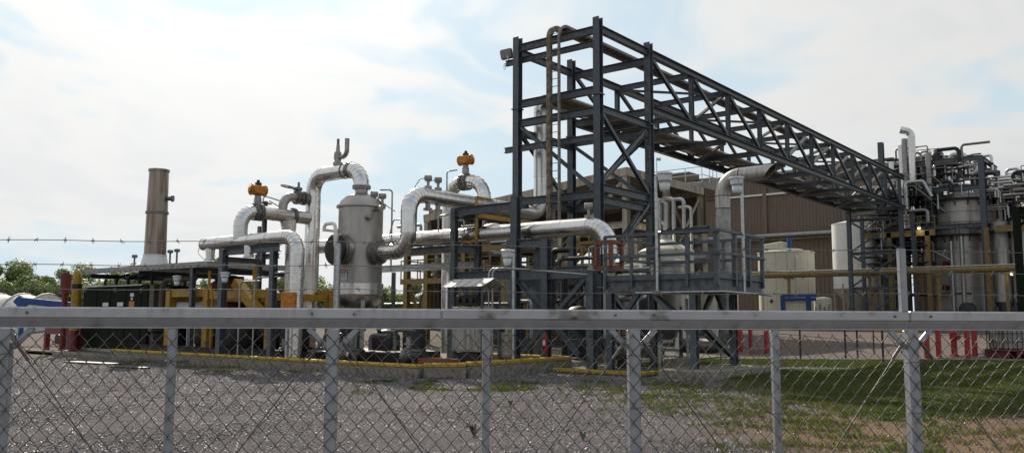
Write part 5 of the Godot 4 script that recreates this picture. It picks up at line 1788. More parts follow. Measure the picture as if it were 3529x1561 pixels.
func make_platform() -> void:
	var mb: MB
	var x0 := -5.12
	var x1 := -2.25
	var z0 := 3.45
	var z1 := 7.08
	var t := thing("steel_platform", "square dark blue-grey steel platform with railings on four legs", "platform")
	for p in [[-5.3 + 0.25, 3.62, 0.12], [-5.05, 6.3, 0.25], [-2.5, 6.3, 0.25], [-2.5, 3.62, 0.06]]:
		column(t, p[0], p[1], p[2], 2.36, 0.19, M.steel)
	for q in [[V(x0, 2.53, z0), V(x0, 2.53, z1)], [V(x1, 2.53, z0), V(x1, 2.53, z1)], [V(x0, 2.53, z1), V(x1, 2.53, z1)], [V(x0, 2.53, z0), V(x1, 2.53, z0)]]:
		mb = MB.new()
		mb.channel(q[0], q[1], 0.34, 0.1)
		part(t, "edge_beam", mb, M.steel)
	for k in 3:
		beam(t, "joist", V(x0 + 0.04, 2.5, lerpf(z0, z1, (k + 1) / 4.0)), V(x1 - 0.04, 2.5, lerpf(z0, z1, (k + 1) / 4.0)), 0.2, 0.12, M.steel)
	for k in 18:
		mb = MB.new()
		mb.box(V((x0 + x1) * 0.5, 2.72, z0 + 0.1 + k * 0.2), V(x1 - x0 - 0.02, 0.03, 0.17))
		part(t, "deck_plank", mb, M.steel)
	for q in [[V(x0 - 0.02, 2.78, z0), V(x0 - 0.02, 2.78, z1)], [V(x0, 2.78, z1 + 0.02), V(x1, 2.78, z1 + 0.02)], [V(x1, 2.78, z1), V(x1, 2.78, z0)]]:
		mb = MB.new()
		mb.bar(q[0], q[1], 0.012, 0.14)
		part(t, "toe_plate", mb, M.steel)
	var posts := []
	for k in 5: posts.append([x0 - 0.06, lerpf(z0 + 0.1, z1, k / 4.0), 0.08 if k < 4 else 0.13])
	for k in [1, 2, 3]: posts.append([lerpf(x0, x1, k / 3.0), z1 + 0.06, 0.1])
	for k in [1, 2, 3]: posts.append([x1 + 0.05, lerpf(z1, z0 + 0.1, k / 3.0), 0.08])
	for p in posts:
		mb = MB.new()
		mb.angle(V(p[0], 2.5, p[1]), V(p[0], 3.98, p[1]), p[2], V(1, 0, 0), 0.02)
		part(t, "rail_post", mb, M.steel)
	for y: float in [3.36, 3.97]:
		for q in [[V(x0 - 0.09, y, z0 + 0.05), V(x0 - 0.09, y, z1 + 0.1)], [V(x0 - 0.1, y, z1 + 0.1), V(x1 + 0.1, y, z1 + 0.1)], [V(x1 + 0.1, y, z1 + 0.05), V(x1 + 0.1, y, z0 + 0.05)], [V(x0 + 0.9, y, z0 + 0.05), V(x1, y, z0 + 0.05)]]:
			mb = MB.new()
			mb.angle(q[0], q[1], 0.085, Vector3.UP, 0.02)
			part(t, "rail", mb, M.steel)
	for q in [[V(-5.05, 1.2, 6.2), V(-5.05, 2.34, 5.0)], [V(-5.05, 1.2, 3.7), V(-5.05, 2.34, 4.6)], [V(-4.95, 1.2, 6.3), V(-3.9, 2.34, 6.3)], [V(-2.6, 1.2, 6.3), V(-3.6, 2.34, 6.3)], [V(-2.5, 0.5, 6.25), V(-2.5, 2.3, 3.75)], [V(-2.6, 0.5, 6.3), V(-4.9, 1.6, 6.3)]]:
		mb = MB.new()
		mb.hbeam(q[0], q[1], 0.12, 0.12, V(0, 0, 1) if absf(q[0].z - q[1].z) < 0.1 else V(1, 0, 0), 0.012, 0.012)
		part(t, "knee_brace", mb, M.steel)
	# conduit along the platform edge that carries the lamp pole
	t = thing("edge_conduit", "dark conduit run along the bottom edge of the steel platform", "conduit")
	pipe(t, "run", [V(x0 - 0.14, 2.33, 4.6), V(x0 - 0.14, 2.33, z1 + 0.16), V(x1 + 0.4, 2.31, z1 + 0.16)], 0.034, 0.08, M.conduit, 8)
	mb = MB.new()
	mb.box(V(x0 - 0.14, 2.33, 5.3), V(0.1, 0.12, 0.26), Basis.IDENTITY, 0.02)
	part(t, "pull_box", mb, M.bolted)
	lamp(V(-5.12, 5.72, 5.5), 0.98, "large white lamp on a tall pole at the platform's front edge", V(-5.26, 2.36, 5.3), V(0.1, 0, 0))
	lamp(V(-3.84, 5.6, 7.1), 0.86, "white lamp on a tall pole behind the bent exhaust pipe", V(-3.74, 2.36, 7.2), V(0.1, 0, 0))
	# knock-out drum standing behind the platform
	t = thing("knockout_drum", "grey steel drum with a hopper bottom standing behind the platform railing", "vessel")
	var c := V(-1.35, 0, 3.55)
	mb = MB.new()
	mb.lathe([Vector2(0.56, 1.75), Vector2(0.56, 3.3)], 32, Transform3D(Basis.IDENTITY, c))
	part(t, "shell", mb, M.stainless)
	mb = MB.new()
	mb.lathe([Vector2(0.56, 3.3), Vector2(0.6, 3.31), Vector2(0.6, 3.36), Vector2(0.57, 3.37), Vector2(0.57, 3.42), Vector2(0.61, 3.43), Vector2(0.61, 3.48), Vector2(0.54, 3.5), Vector2(0.3, 3.58), Vector2(0.0, 3.6)], 32, Transform3D(Basis.IDENTITY, c))
	part(t, "lid", mb, M.dull_steel)
	mb = MB.new()
	mb.lathe([Vector2(0.56, 1.75), Vector2(0.2, 0.95), Vector2(0.17, 0.7), Vector2(0.0, 0.7)], 32, Transform3D(Basis.IDENTITY, c))
	part(t, "hopper", mb, M.dull_steel)
	for k in 4:
		var a := TAU * (k + 0.2) / 4
		mb = MB.new()
		mb.bar(c + V(cos(a) * 0.52, 0.0, sin(a) * 0.52), c + V(cos(a) * 0.54, 2.0, sin(a) * 0.54), 0.09, 0.09, V(1, 0, 0))
		part(t, "leg", mb, M.steel)
	# exhaust vent
	t = thing("exhaust_vent", "weathered exhaust pipe bending over with a slanted open end", "pipe")
	var r := 0.235
	mb = MB.new()
	mb.tube(rounded([V(-1.2, 0.75, 4.0), V(-1.2, 0.75, 5.45), V(-1.2, 5.1, 5.45)], 0.5), r, 26)
	part(t, "lower_run", mb, M.dull_steel)
	mb = MB.new()
	mb.tube(PV(arc(V(-1.2, 5.0, 5.45), V(-1.2, 6.12, 5.45), V(-1.2, 6.12, 8.0), 0.62, 9)), r, 26, false)
	part(t, "top_elbow", mb, M.cream_pipe)
	mb = MB.new()
	mb.tube(PV([V(-1.2, 5.1, 5.45), V(-1.2, 5.52, 5.45)]), r, 26, false)
	part(t, "riser_joint", mb, M.cream_pipe)
	mb = MB.new()
	var d := V(0, 0, 1)
	var cut := V(0, -0.62, 0.78)
	var a0 := mb.ring_at(V(-1.2, 6.12, 6.06), d, V(1, 0, 0), r, 26)
	var a1 := PackedVector3Array()
	for p in a0: a1.append(p + d * (0.98 + (p.y - 6.12) * 0.8))
	mb.loft(a0, a1, V(-1.2, 6.12, 6.06), V(-1.2, 6.12, 7.04))
	part(t, "outlet", mb, M.cream_pipe)
	mb = MB.new()
	var b1 := PackedVector3Array()
	for p in a1: b1.append(V(-1.2, 6.12, p.z) + (p - V(-1.2, 6.12, p.z)) * 0.93 - d * 0.02)
	var b0 := PackedVector3Array()
	for p in b1: b0.append(p - d * 0.7)
	mb.loft(b1, b0, V(-1.2, 6.12, 7.04), V(-1.2, 6.12, 6.3))
	for k in 26:
		mb.poly([a1[k], a1[(k + 1) % 26], b1[(k + 1) % 26], b1[k]])
	mb.disc(b0, V(-1.2, 6.12, 6.32), d)
	part(t, "rusty_lining", mb, M.rusty)
	for q in [[V(-1.2, 5.1, 5.45), Vector3.UP], [V(-1.2, 5.5, 5.45), Vector3.UP], [V(-1.2, 6.12, 6.07), V(0, 0, 1)]]:
		mb = MB.new()
		mb.tube(PV([q[0] - q[1] * 0.018, q[0] + q[1] * 0.018]), r + 0.008, 26)
		part(t, "weld_band", mb, M.rusty)
	# low pipework and valves under the platform
	for q in [["dull pipe running low between the platform legs", [V(-3.0, 0.62, 3.45), V(-1.9, 0.62, 3.5)], 0.2], ["short dull pipe stub below the platform with an upward bend", [V(-3.9, 0.1, 4.6), V(-3.9, 0.9, 4.6), V(-3.2, 0.9, 4.6)], 0.08], ["thin vertical drain pipe under the platform", [V(-3.3, 0.1, 5.2), V(-3.3, 2.2, 5.2)], 0.045], ["thin black cable post standing in the grass behind the platform", [V(-0.6, 0.0, 5.0), V(-0.6, 1.4, 5.0)], 0.03]]:
		mb = MB.new()
		mb.tube(rounded(q[1], 0.14) if q[1].size() > 2 else PV(q[1]), q[2], 12)
		single("low_pipe", mb, M.dull_steel, q[0], "pipe", "low pipes under the platform")
	mb = MB.new()
	mb.lathe([Vector2(0.0, 0.0), Vector2(0.4, 0.0), Vector2(0.4, 0.42), Vector2(0.36, 0.46), Vector2(0.0, 0.46)], 22, Transform3D(Basis.IDENTITY, V(-3.6, 0.0, 5.0)))
	single("concrete_drum_base", mb, M.concrete, "round concrete base standing on the grass under the platform", "footing")
	var v := thing("drain_valve", "small flanged drain valve near the pipe drop under the platform", "valve")
	flange(v, V(-4.0, 0.62, 3.25), V(1, 0, 0.2), 0.28, 0.05, M.bolted, 10)
	flange(v, V(-3.75, 0.62, 3.3), V(1, 0, 0.2), 0.28, 0.05, M.bolted, 10)
	mb = MB.new()
	mb.tube(PV([V(-3.88, 0.6, 3.28), V(-3.88, 1.1, 3.28)]), 0.05, 8)
	mb.torus(V(-3.88, 1.12, 3.28), V(0, 1, 0), 0.2, 0.018, 18, 6)
	part(v, "handwheel", mb, M.red)
	mb = MB.new()
	mb.box(V(-3.88, 0.25, 3.28), V(0.2, 0.34, 0.2))
	part(v, "support", mb, M.black_iron)

func siding_wall(t: Node3D, p: Vector3, q: Vector3, h: float, sheet: float, m: Material, out: Vector3, called := "siding_sheet") -> void:
	var L := p.distance_to(q)
	var d := (q - p).normalized()
	var k := int(ceil(L / sheet))
	for i in k:
		var mb := MB.new()
		var a := p + d * (i * L / k)
		var w := L / k
		var ribs := 3
		var x := 0.0
		for r in ribs:
			var rw := w / ribs
			var pr := [Vector2(0, 0), Vector2(rw * 0.55, 0), Vector2(rw * 0.65, 0.05), Vector2(rw * 0.9, 0.05), Vector2(rw, 0)]
			for j in 4:
				var u: Vector3 = a + d * (x + pr[j].x) + out * pr[j].y
				var v: Vector3 = a + d * (x + pr[j + 1].x) + out * pr[j + 1].y
				var nn := Vector3.UP.cross(v - u).normalized()
				if nn.dot(out) < 0: nn = -nn
				mb.quad(u, v, v + V(0, h, 0), u + V(0, h, 0), nn)
			x += rw
		part(t, called, mb, m)

func make_back() -> void:
	var mb: MB
	# ---- open steel shelter with the tan fascia
	var t := thing("open_shelter", "open-sided process shelter with a tan roof edge behind the tower", "building")
	var K := V(20.27, 11.24, -10.93)
	var zl := -29.0
	var yl := 9.45
	for e: Array in [[K, V(31.2, 11.24, -10.93)], [V(20.27, yl, zl), K], [V(31.2, yl, zl), V(31.2, 11.24, -10.93)]]:
		mb = MB.new()
		mb.bar(e[0] - V(0, 0.25, 0), e[1] - V(0, 0.25, 0), 0.12, 0.55)
		part(t, "fascia", mb, M.fascia)
	for k in 9:
		mb = MB.new()
		var a := lerpf(zl, K.z, k / 9.0)
		var b := lerpf(zl, K.z, (k + 1) / 9.0)
		var ya := lerpf(yl, K.y, k / 9.0)
		var yb := lerpf(yl, K.y, (k + 1) / 9.0)
		for s: float in [0.0, -0.06]:
			mb.quad(V(20.3, ya + s, a), V(31.2, ya + s, a), V(31.2, yb + s, b), V(20.3, yb + s, b), V(0, 1 if s == 0.0 else -1, 0))
		part(t, "roof_sheet", mb, M.roofing)
	for x: float in [20.45, 25.8, 31.0]:
		for z: float in [-11.1, -17.0, -23.0, -28.8]:
			var y := lerpf(yl, K.y, (z - zl) / (K.z - zl)) - 0.5
			column(t, x, z, gh(x, z), y, 0.36, M.fascia)
	for y: float in [7.6, 5.0]:
		for z: float in [-11.1, -17.0, -23.0]:
			beam(t, "beam", V(20.6, y, z), V(30.8, y, z), 0.4, 0.25, M.fascia)
		for x: float in [20.45, 31.0]:
			beam(t, "beam", V(x, y, -28.6), V(x, y, -11.3), 0.4, 0.25, M.fascia)
	for q in [[V(25.9, 10.6, -11.1), V(30.8, 5.2, -11.1)], [V(30.8, 10.4, -11.1), V(26.0, 5.2, -11.1)], [V(20.45, 10.4, -11.3), V(20.45, 5.2, -16.8)]]:
		brace(t, q[0], q[1], 0.22, M.fascia)
	siding_wall(t, V(31.4, 6.9, -29.0), V(31.4, 6.9, -10.8), 4.1, 1.3, M.siding, V(-1, 0, 0))
	siding_wall(t, V(31.4, 0.4, -29.0), V(31.4, 0.4, -10.8), 5.2, 1.3, M.siding, V(-1, 0, 0), "lower_siding_sheet")
	siding_wall(t, V(21.0, gh(24, -29), -29.2), V(31.4, gh(24, -29), -29.2), 9.3, 1.3, M.siding, V(0, 0, 1))
	for k in 3:
		mb = MB.new()
		mb.box(V(25.8, 5.0 + k * 0.0, -25.5 + k * 5.6), V(9.8, 0.16, 5.4))
		part(t, "floor_deck", mb, M.black_iron)
	# equipment in the shelter
	for q in [[23.0, -14.0, 1.4, 0.7, 4.6, "broad steel tank standing under the shelter's front corner"], [24.5, -19.5, 1.7, 0.7, 4.7, "broad steel tank in the middle of the shelter"], [23.5, -25.0, 1.5, 0.7, 4.7, "broad steel tank at the shelter's far left"], [28.0, -14.5, 1.3, 5.1, 8.8, "steel tank on the shelter's upper floor near the front"], [26.5, -21.5, 1.5, 5.1, 8.6, "steel tank on the shelter's upper floor towards the back"]]:
		mb = MB.new()
		mb.lathe([Vector2(0.0, q[3]), Vector2(q[2], q[3]), Vector2(q[2], q[4] - 0.5), Vector2(q[2] * 0.8, q[4] - 0.15), Vector2(q[2] * 0.3, q[4]), Vector2(0.0, q[4])], 24, Transform3D(Basis.IDENTITY, V(q[0], 0, q[1])), true)
		single("shelter_tank", mb, M.dull_steel, q[5], "tank", "steel tanks in the shelter")
	# lit lamps hanging in the shelter
	for q in [[V(21.4, 7.9, -13.6), "small lit lamp hanging highest in the dark shelter"], [V(21.4, 6.9, -12.6), "small lit lamp hanging lower in the dark shelter"], [V(22.5, 7.2, -9.9), "small lit lamp beside the row of upright pipes"]]:
		var l := thing("shelter_lamp", q[1], "lamp", "lit lamps in the shelter")
		mb = MB.new()
		mb.lathe([Vector2(0.0, 0.3), Vector2(0.06, 0.28), Vector2(0.2, 0.1), Vector2(0.2, 0.05), Vector2(0.0, 0.05)], 14, Transform3D(Basis.IDENTITY, q[0]))
		mb.tube(PV([q[0] + V(0, 0.28, 0), q[0] + V(0, 0.9, 0)]), 0.02, 6)
		part(l, "shade", mb, M.panel_grey)
		mb = MB.new()
		mb.lathe([Vector2(0.0, 0.045), Vector2(0.13, 0.04), Vector2(0.1, -0.06), Vector2(0.0, -0.09)], 14, Transform3D(Basis.IDENTITY, q[0]), true)
		part(l, "bulb", mb, M.lamp_glow)
		var om := OmniLight3D.new()
		om.name = "lamp_light"
		l.add_child(om)
		om.position = q[0] - V(0, 0.2, 0)
		om.light_energy = 0.6
		om.light_color = Color(1.0, 0.95, 0.8)
		om.light_size = 0.1
		om.omni_range = 20.0
		om.omni_attenuation = 2.0
		om.shadow_enabled = true
	# row of upright vent pipes in front of the shelter
	var pv := [[2262, -10.9, 5.6, 8.2, 0.2], [2272, -10.65, 5.6, 9.6, 0.17], [2290, -10.28, 5.6, 8.0, 0.16], [2296, -10.15, 7.4, 9.4, 0.16], [2322, -9.6, 5.6, 9.55, 0.16], [2358, -8.85, 7.3, 9.45, 0.15], [2382, -8.33, 5.0, 8.9, 0.12]]
	var names := ["first", "second", "third", "fourth", "fifth", "sixth", "seventh"]
	for k in pv.size():
		var q = pv[k]
		t = thing("upright_vent_pipe", "%s grey upright pipe from the left in the row before the shelter" % names[k], "pipe", "upright pipes before the shelter")
		pipe(t, "riser", [V(24, q[2], q[1]), V(24, q[3], q[1]), V(24.0, q[3], q[1] - 0.9)], q[4] * 0.9, 0.3, M.galvanised, 10)
	t = thing("vent_pipe_header", "thick horizontal header pipe carrying the upright pipes before the shelter", "pipe")
	pipe(t, "header", [V(24.1, 7.35, -13.0), V(24.1, 7.35, -7.2)], 0.26, 0, M.black_iron, 14)
	pipe(t, "lower_header", [V(24.0, 5.5, -13.0), V(24.0, 5.5, -7.2)], 0.3, 0, M.bolted, 14)
	for z: float in [-12.6, -7.5]:
		mb = MB.new()
		mb.bar(V(24.25, gh(24, z), z), V(24.25, 7.2, z), 0.25, 0.25, V(1, 0, 0))
		part(t, "post", mb, M.fascia)
	# ochre vessel cap under the vents
	t = thing("ochre_filter", "low round ochre filter housing behind the platform", "vessel")
	mb = MB.new()
	mb.lathe([Vector2(0.8, gh(26, -9.2)), Vector2(0.8, 6.5), Vector2(0.9, 6.52), Vector2(0.9, 6.7), Vector2(0.7, 6.9), Vector2(0.3, 7.05), Vector2(0.0, 7.05)], 26, Transform3D(Basis.IDENTITY, V(26.5, 0, -8.7)))
	part(t, "shell", mb, M.brown_grey)
	# roof rail and roof units of the block behind
	t = thing("rooftop_plant_deck", "railed rooftop deck with a brown cooling unit at the shelter's right end", "roof deck")
	mb = MB.new()
	mb.box(V(33.2, 11.5, -13.2), V(4.2, 0.5, 4.6), Basis.IDENTITY, 0.04)
	part(t, "deck", mb, M.roofing)
	for p in [[34.9, -11.2], [34.9, -15.2]]:
		column(t, p[0], p[1], gh(p[0], p[1]), 11.25, 0.36, M.siding)
	rail_run(t, [V(31.4, 11.75, -15.2), V(31.4, 11.75, -11.1), V(35.2, 11.75, -11.1)], 1.15, 1.4, 0.03, M.galvanised)
	mb = MB.new()
	mb.box(V(33.3, 12.3, -13.6), V(1.8, 1.1, 1.9), Basis.IDENTITY, 0.08)
	part(t, "cooling_unit", mb, M.brown_grey)
	mb = MB.new()
	mb.box(V(34.4, 12.1, -12.0), V(1.2, 0.7, 1.2), Basis.IDENTITY, 0.05)
	part(t, "duct_box", mb, M.roofing)
	for q in [[31.6, -15.0, 2.2], [33.9, -11.4, 1.8]]:
		mb = MB.new()
		mb.tube(PV([V(q[0], 11.75, q[1]), V(q[0], 11.75 + q[2], q[1])]), 0.035, 6)
		mb.tube(PV([V(q[0], 11.75 + q[2], q[1]), V(q[0] + 0.1, 11.7 + q[2], q[1] + 0.3)]), 0.12, 10)
		part(t, "roof_lamp", mb, M.galvanised)
	# ---- brown sided building
	t = thing("brown_building", "tall brown corrugated metal building behind the truss bridge", "building")
	var yb := 0.5
	siding_wall(t, V(61, 10.0, -27.5), V(61, 10.0, -8.6), 6.9, 1.05, M.siding, V(-1, 0, 0))
	siding_wall(t, V(61.02, yb, -27.5), V(61.02, yb, -8.6), 9.4, 1.4, M.siding, V(-1, 0, 0))
	siding_wall(t, V(61, yb, -8.6), V(80, yb, -8.6), 16.4, 1.4, M.siding, V(0, 0, 1))
	mb = MB.new()
	mb.box(V(70.8, 17.05, -18.05), V(20.0, 0.28, 19.4), Basis.IDENTITY, 0.03)
	part(t, "roof", mb, M.roofing)
	mb = MB.new()
	mb.bar(V(60.85, 14.82, -23.2), V(60.85, 14.82, -14.6), 0.14, 0.18)
	part(t, "gutter", mb, M.white, "white gutter line")
	for z: float in [-18.2, -10.05]:
		mb = MB.new()
		mb.bar(V(60.86, 10.0, z), V(60.86, 16.8, z), 0.2, 0.4, V(0, 0, 1))
		part(t, "downpipe", mb, M.siding)
	mb = MB.new()
	mb.bar(V(60.8, 9.95, -27.3), V(60.8, 9.95, -8.8), 0.3, 0.14)
	part(t, "ledge", mb, M.fascia)
	for q in [[-24.6, 15.9], [-24.6, 15.55], [-24.6, 15.2], [-24.6, 14.85]]:
		mb = MB.new()
		mb.box(V(60.88, q[1], q[0]), V(0.16, 0.12, 2.4), Basis(V(0, 0, 1), 0.5))
		part(t, "louvre_slat", mb, M.siding)
	mb = MB.new()
	mb.box(V(70.8, 8.6, -18.05), V(19.0, 16.0, 18.6))
	part(t, "core", mb, M.siding)
	mb = MB.new()
	mb.tube(PV([V(60.2, 10.3, -27.0), V(60.2, 10.3, -10.0)]), 0.28, 14)
	part(t, "wall_pipe", mb, M.dull_steel)
	# ---- ochre process module behind the vessel
	t = thing("ochre_process_module", "ochre steel process module with two railed decks right of the vessel", "steel frame")
	for x: float in [8.0, 12.5]:
		for z: float in [-18.2, -16.6, -13.8, -11.0]:
			column(t, x, z, gh(x, z), 5.4, 0.3, M.ochre)
	for y: float in [5.25, 3.65]:
		for x: float in [7.9, 12.6]:
			mb = MB.new()
			mb.bar(V(x, y, -18.6), V(x, y, -10.6), 0.12, 0.3)
			part(t, "edge_beam", mb, M.ochre)
		for k in 4:
			mb = MB.new()
			mb.box(V(10.25, y + 0.12, -17.6 + k * 2.0), V(4.6, 0.06, 1.97))
			part(t, "deck_grating", mb, M.black_iron)
		rail_run(t, [V(12.6, y + 0.15, -18.6), V(7.9, y + 0.15, -18.6), V(7.9, y + 0.15, -10.6), V(12.6, y + 0.15, -10.6)], 1.05, 1.35, 0.035, M.ochre)
	for q in [[V(8, 3.4, -18.0), V(8, 0.6, -16.7)], [V(8, 0.6, -18.0), V(8, 3.4, -16.7)], [V(8, 3.4, -13.7), V(8, 0.6, -11.1)], [V(8, 5.1, -13.7), V(8, 3.8, -11.1)]]:
		brace(t, q[0], q[1], 0.14, M.ochre)
	for q in [[10.2, -15.8, 0.62, 0.1, 4.9, "grey upright vessel standing inside the ochre module"], [10.6, -12.4, 0.8, 0.1, 4.6, "wider grey vessel at the right end of the ochre module"], [10.4, -17.6, 0.5, 3.9, 5.9, "small grey vessel on the ochre module's middle deck"], [10.2, -13.6, 0.7, 5.45, 6.9, "dark blue-grey tank on the ochre module's top deck"]]:
		mb = MB.new()
		mb.lathe([Vector2(0.0, q[3]), Vector2(q[2], q[3]), Vector2(q[2], q[4] - 0.4), Vector2(q[2] * 0.75, q[4] - 0.1), Vector2(0.2, q[4]), Vector2(0.0, q[4])], 22, Transform3D(Basis.IDENTITY, V(q[0], 0, q[1])), true)
		single("module_vessel", mb, M.dull_steel, q[5], "vessel", "vessels in the ochre module")
	t = thing("module_piping", "network of small grey pipes woven through the ochre module", "piping")
	var r := RandomNumberGenerator.new()
	r.seed = 8
	for k in 26:
		var z := r.randf_range(-18.3, -10.8)
		var x := r.randf_range(8.2, 12.3)
		var y := r.randf_range(0.8, 5.6)
		var h := r.randf_range(0.8, 2.2)
		pipe(t, "pipe", [V(x, y, z), V(x, y + h, z), V(x, y + h, z + r.randf_range(0.8, 2.4) * (1 if r.randf() > 0.5 else -1))], r.randf_range(0.03, 0.09), 0.12, [M.conduit, M.dull_steel, M.bolted][k % 3], 8)
	# galvanised channel beam in front of the module
	t = thing("galvanised_walkway_beam", "long galvanised channel beam crossing right of the vessel", "beam")
	mb = MB.new()
	mb.channel(V(-3.4, 3.5, -8.0), V(-3.4, 3.5, -3.1), 0.26, 0.09)
	part(t, "channel", mb, M.galvanised)
	for z: float in [-7.4, -3.2]:
		mb = MB.new()
		mb.bar(V(-3.3, 0.05, z), V(-3.3, 3.36, z), 0.12, 0.12, V(1, 0, 0))
		part(t, "post", mb, M.steel)
	# stairs
	for s in [[V(10, 5.4, -7.2), V(10, 2.2, -11.0) , "upper ochre stair flight behind the tower"], [V(10, 3.7, -10.4), V(10, 0.15, -6.2), "lower ochre stair flight behind the tower"]]:
		t = thing("ochre_stair", s[2], "stairs", "ochre stair flights")
		var a: Vector3 = s[0]
		var b: Vector3 = s[1]
		for e: float in [-0.45, 0.45]:
			mb = MB.new()
			mb.bar(a + V(e, 0, 0), b + V(e, 0, 0), 0.06, 0.26)
			part(t, "stringer", mb, M.ochre)
			mb = MB.new()
			mb.bar(a + V(e, 1.0, 0), b + V(e, 1.0, 0), 0.05, 0.05)
			part(t, "handrail", mb, M.ochre)
			for k in 5:
				var p := a.lerp(b, (k + 0.2) / 5.0) + V(e, 0, 0)
				mb = MB.new()
				mb.bar(p, p + V(0, 1.0, 0), 0.045, 0.045, V(1, 0, 0))
				part(t, "baluster", mb, M.ochre)
		for k in 14:
			mb = MB.new()
			mb.box(a.lerp(b, (k + 0.5) / 14.0), V(0.86, 0.04, 0.24))
			part(t, "tread", mb, M.ochre)
	t = thing("stair_landing", "ochre stair landing on posts behind the tower", "platform")
	mb = MB.new()
	mb.box(V(10, 3.62, -11.2), V(1.4, 0.14, 1.5))
	part(t, "deck", mb, M.ochre)
	for q in [[9.45, -10.6], [10.55, -10.6], [9.45, -11.8], [10.55, -11.8]]:
		mb = MB.new()
		mb.bar(V(q[0], 0.0, q[1]), V(q[0], 3.55, q[1]), 0.12, 0.12, V(1, 0, 0))
		part(t, "post", mb, M.ochre)
	mb = MB.new()
	mb.box(V(10, 5.4, -6.6), V(1.4, 0.14, 1.3))
	part(t, "upper_deck", mb, M.ochre)
	for q in [[9.45, -6.1], [10.55, -6.1], [9.45, -7.1], [10.55, -7.1]]:
		mb = MB.new()
		mb.bar(V(q[0], 0.0, q[1]), V(q[0], 5.33, q[1]), 0.12, 0.12, V(1, 0, 0))
		part(t, "post", mb, M.ochre)
	# low dark service building between tower and shelter
	t = thing("low_process_block", "low dark process block with a pale roof edge behind the stairs", "building")
	var g0 := gh(15, -8)
	mb = MB.new()
	mb.box(V(15.6, g0 + 1.6, -13.5), V(4.4, 3.2, 9.0))
	part(t, "body", mb, M.siding)
	mb = MB.new()
	mb.bar(V(13.3, g0 + 3.3, -18.1), V(13.3, g0 + 3.3, -8.9), 0.14, 0.4)
	part(t, "roof_edge", mb, M.fascia)
	mb = MB.new()
	mb.box(V(15.6, g0 + 3.3, -13.5), V(4.5, 0.14, 9.1))
	part(t, "roof", mb, M.roofing)
	# cream cone-topped tank behind the platform
	t = thing("cream_cone_tank", "cream cone-roofed tank behind the platform railing", "tank")
	var c := V(14.6, 0, -5.1)
	mb = MB.new()
	mb.lathe([Vector2(1.45, gh(14.6, -5.1)), Vector2(1.45, 5.15)], 36, Transform3D(Basis.IDENTITY, c))
	part(t, "shell", mb, M.cream)
	mb = MB.new()
	mb.lathe([Vector2(1.5, 5.12), Vector2(1.5, 5.2), Vector2(0.3, 5.85), Vector2(0.0, 5.9)], 36, Transform3D(Basis.IDENTITY, c))
	part(t, "cone_roof", mb, M.cream)
	mb = MB.new()
	mb.lathe([Vector2(0.28, 5.8), Vector2(0.28, 6.1), Vector2(0.2, 6.25), Vector2(0.0, 6.3)], 18, Transform3D(Basis.IDENTITY, c), true)
	part(t, "roof_dome", mb, M.dull_steel)
	for q in [[V(17.0, 0, -3.2), 1.0, 3.7, "pale cream tank behind the bent exhaust pipe"], [V(17.2, 0, -8.2), 1.1, 4.6, "cream tank half hidden left of the cone-roofed tank"]]:
		t = thing("cream_tank", q[3], "tank", "cream tanks behind the platform")
		mb = MB.new()
		mb.lathe([Vector2(q[1], gh(18, -2)), Vector2(q[1], q[2])], 30, Transform3D(Basis.IDENTITY, q[0]))
		part(t, "shell", mb, M.cream)
		mb = MB.new()
		mb.lathe([Vector2(q[1] + 0.04, q[2] - 0.02), Vector2(q[1] + 0.04, q[2] + 0.05), Vector2(0.0, q[2] + 0.45)], 30, Transform3D(Basis.IDENTITY, q[0]))
		part(t, "roof", mb, M.cream)

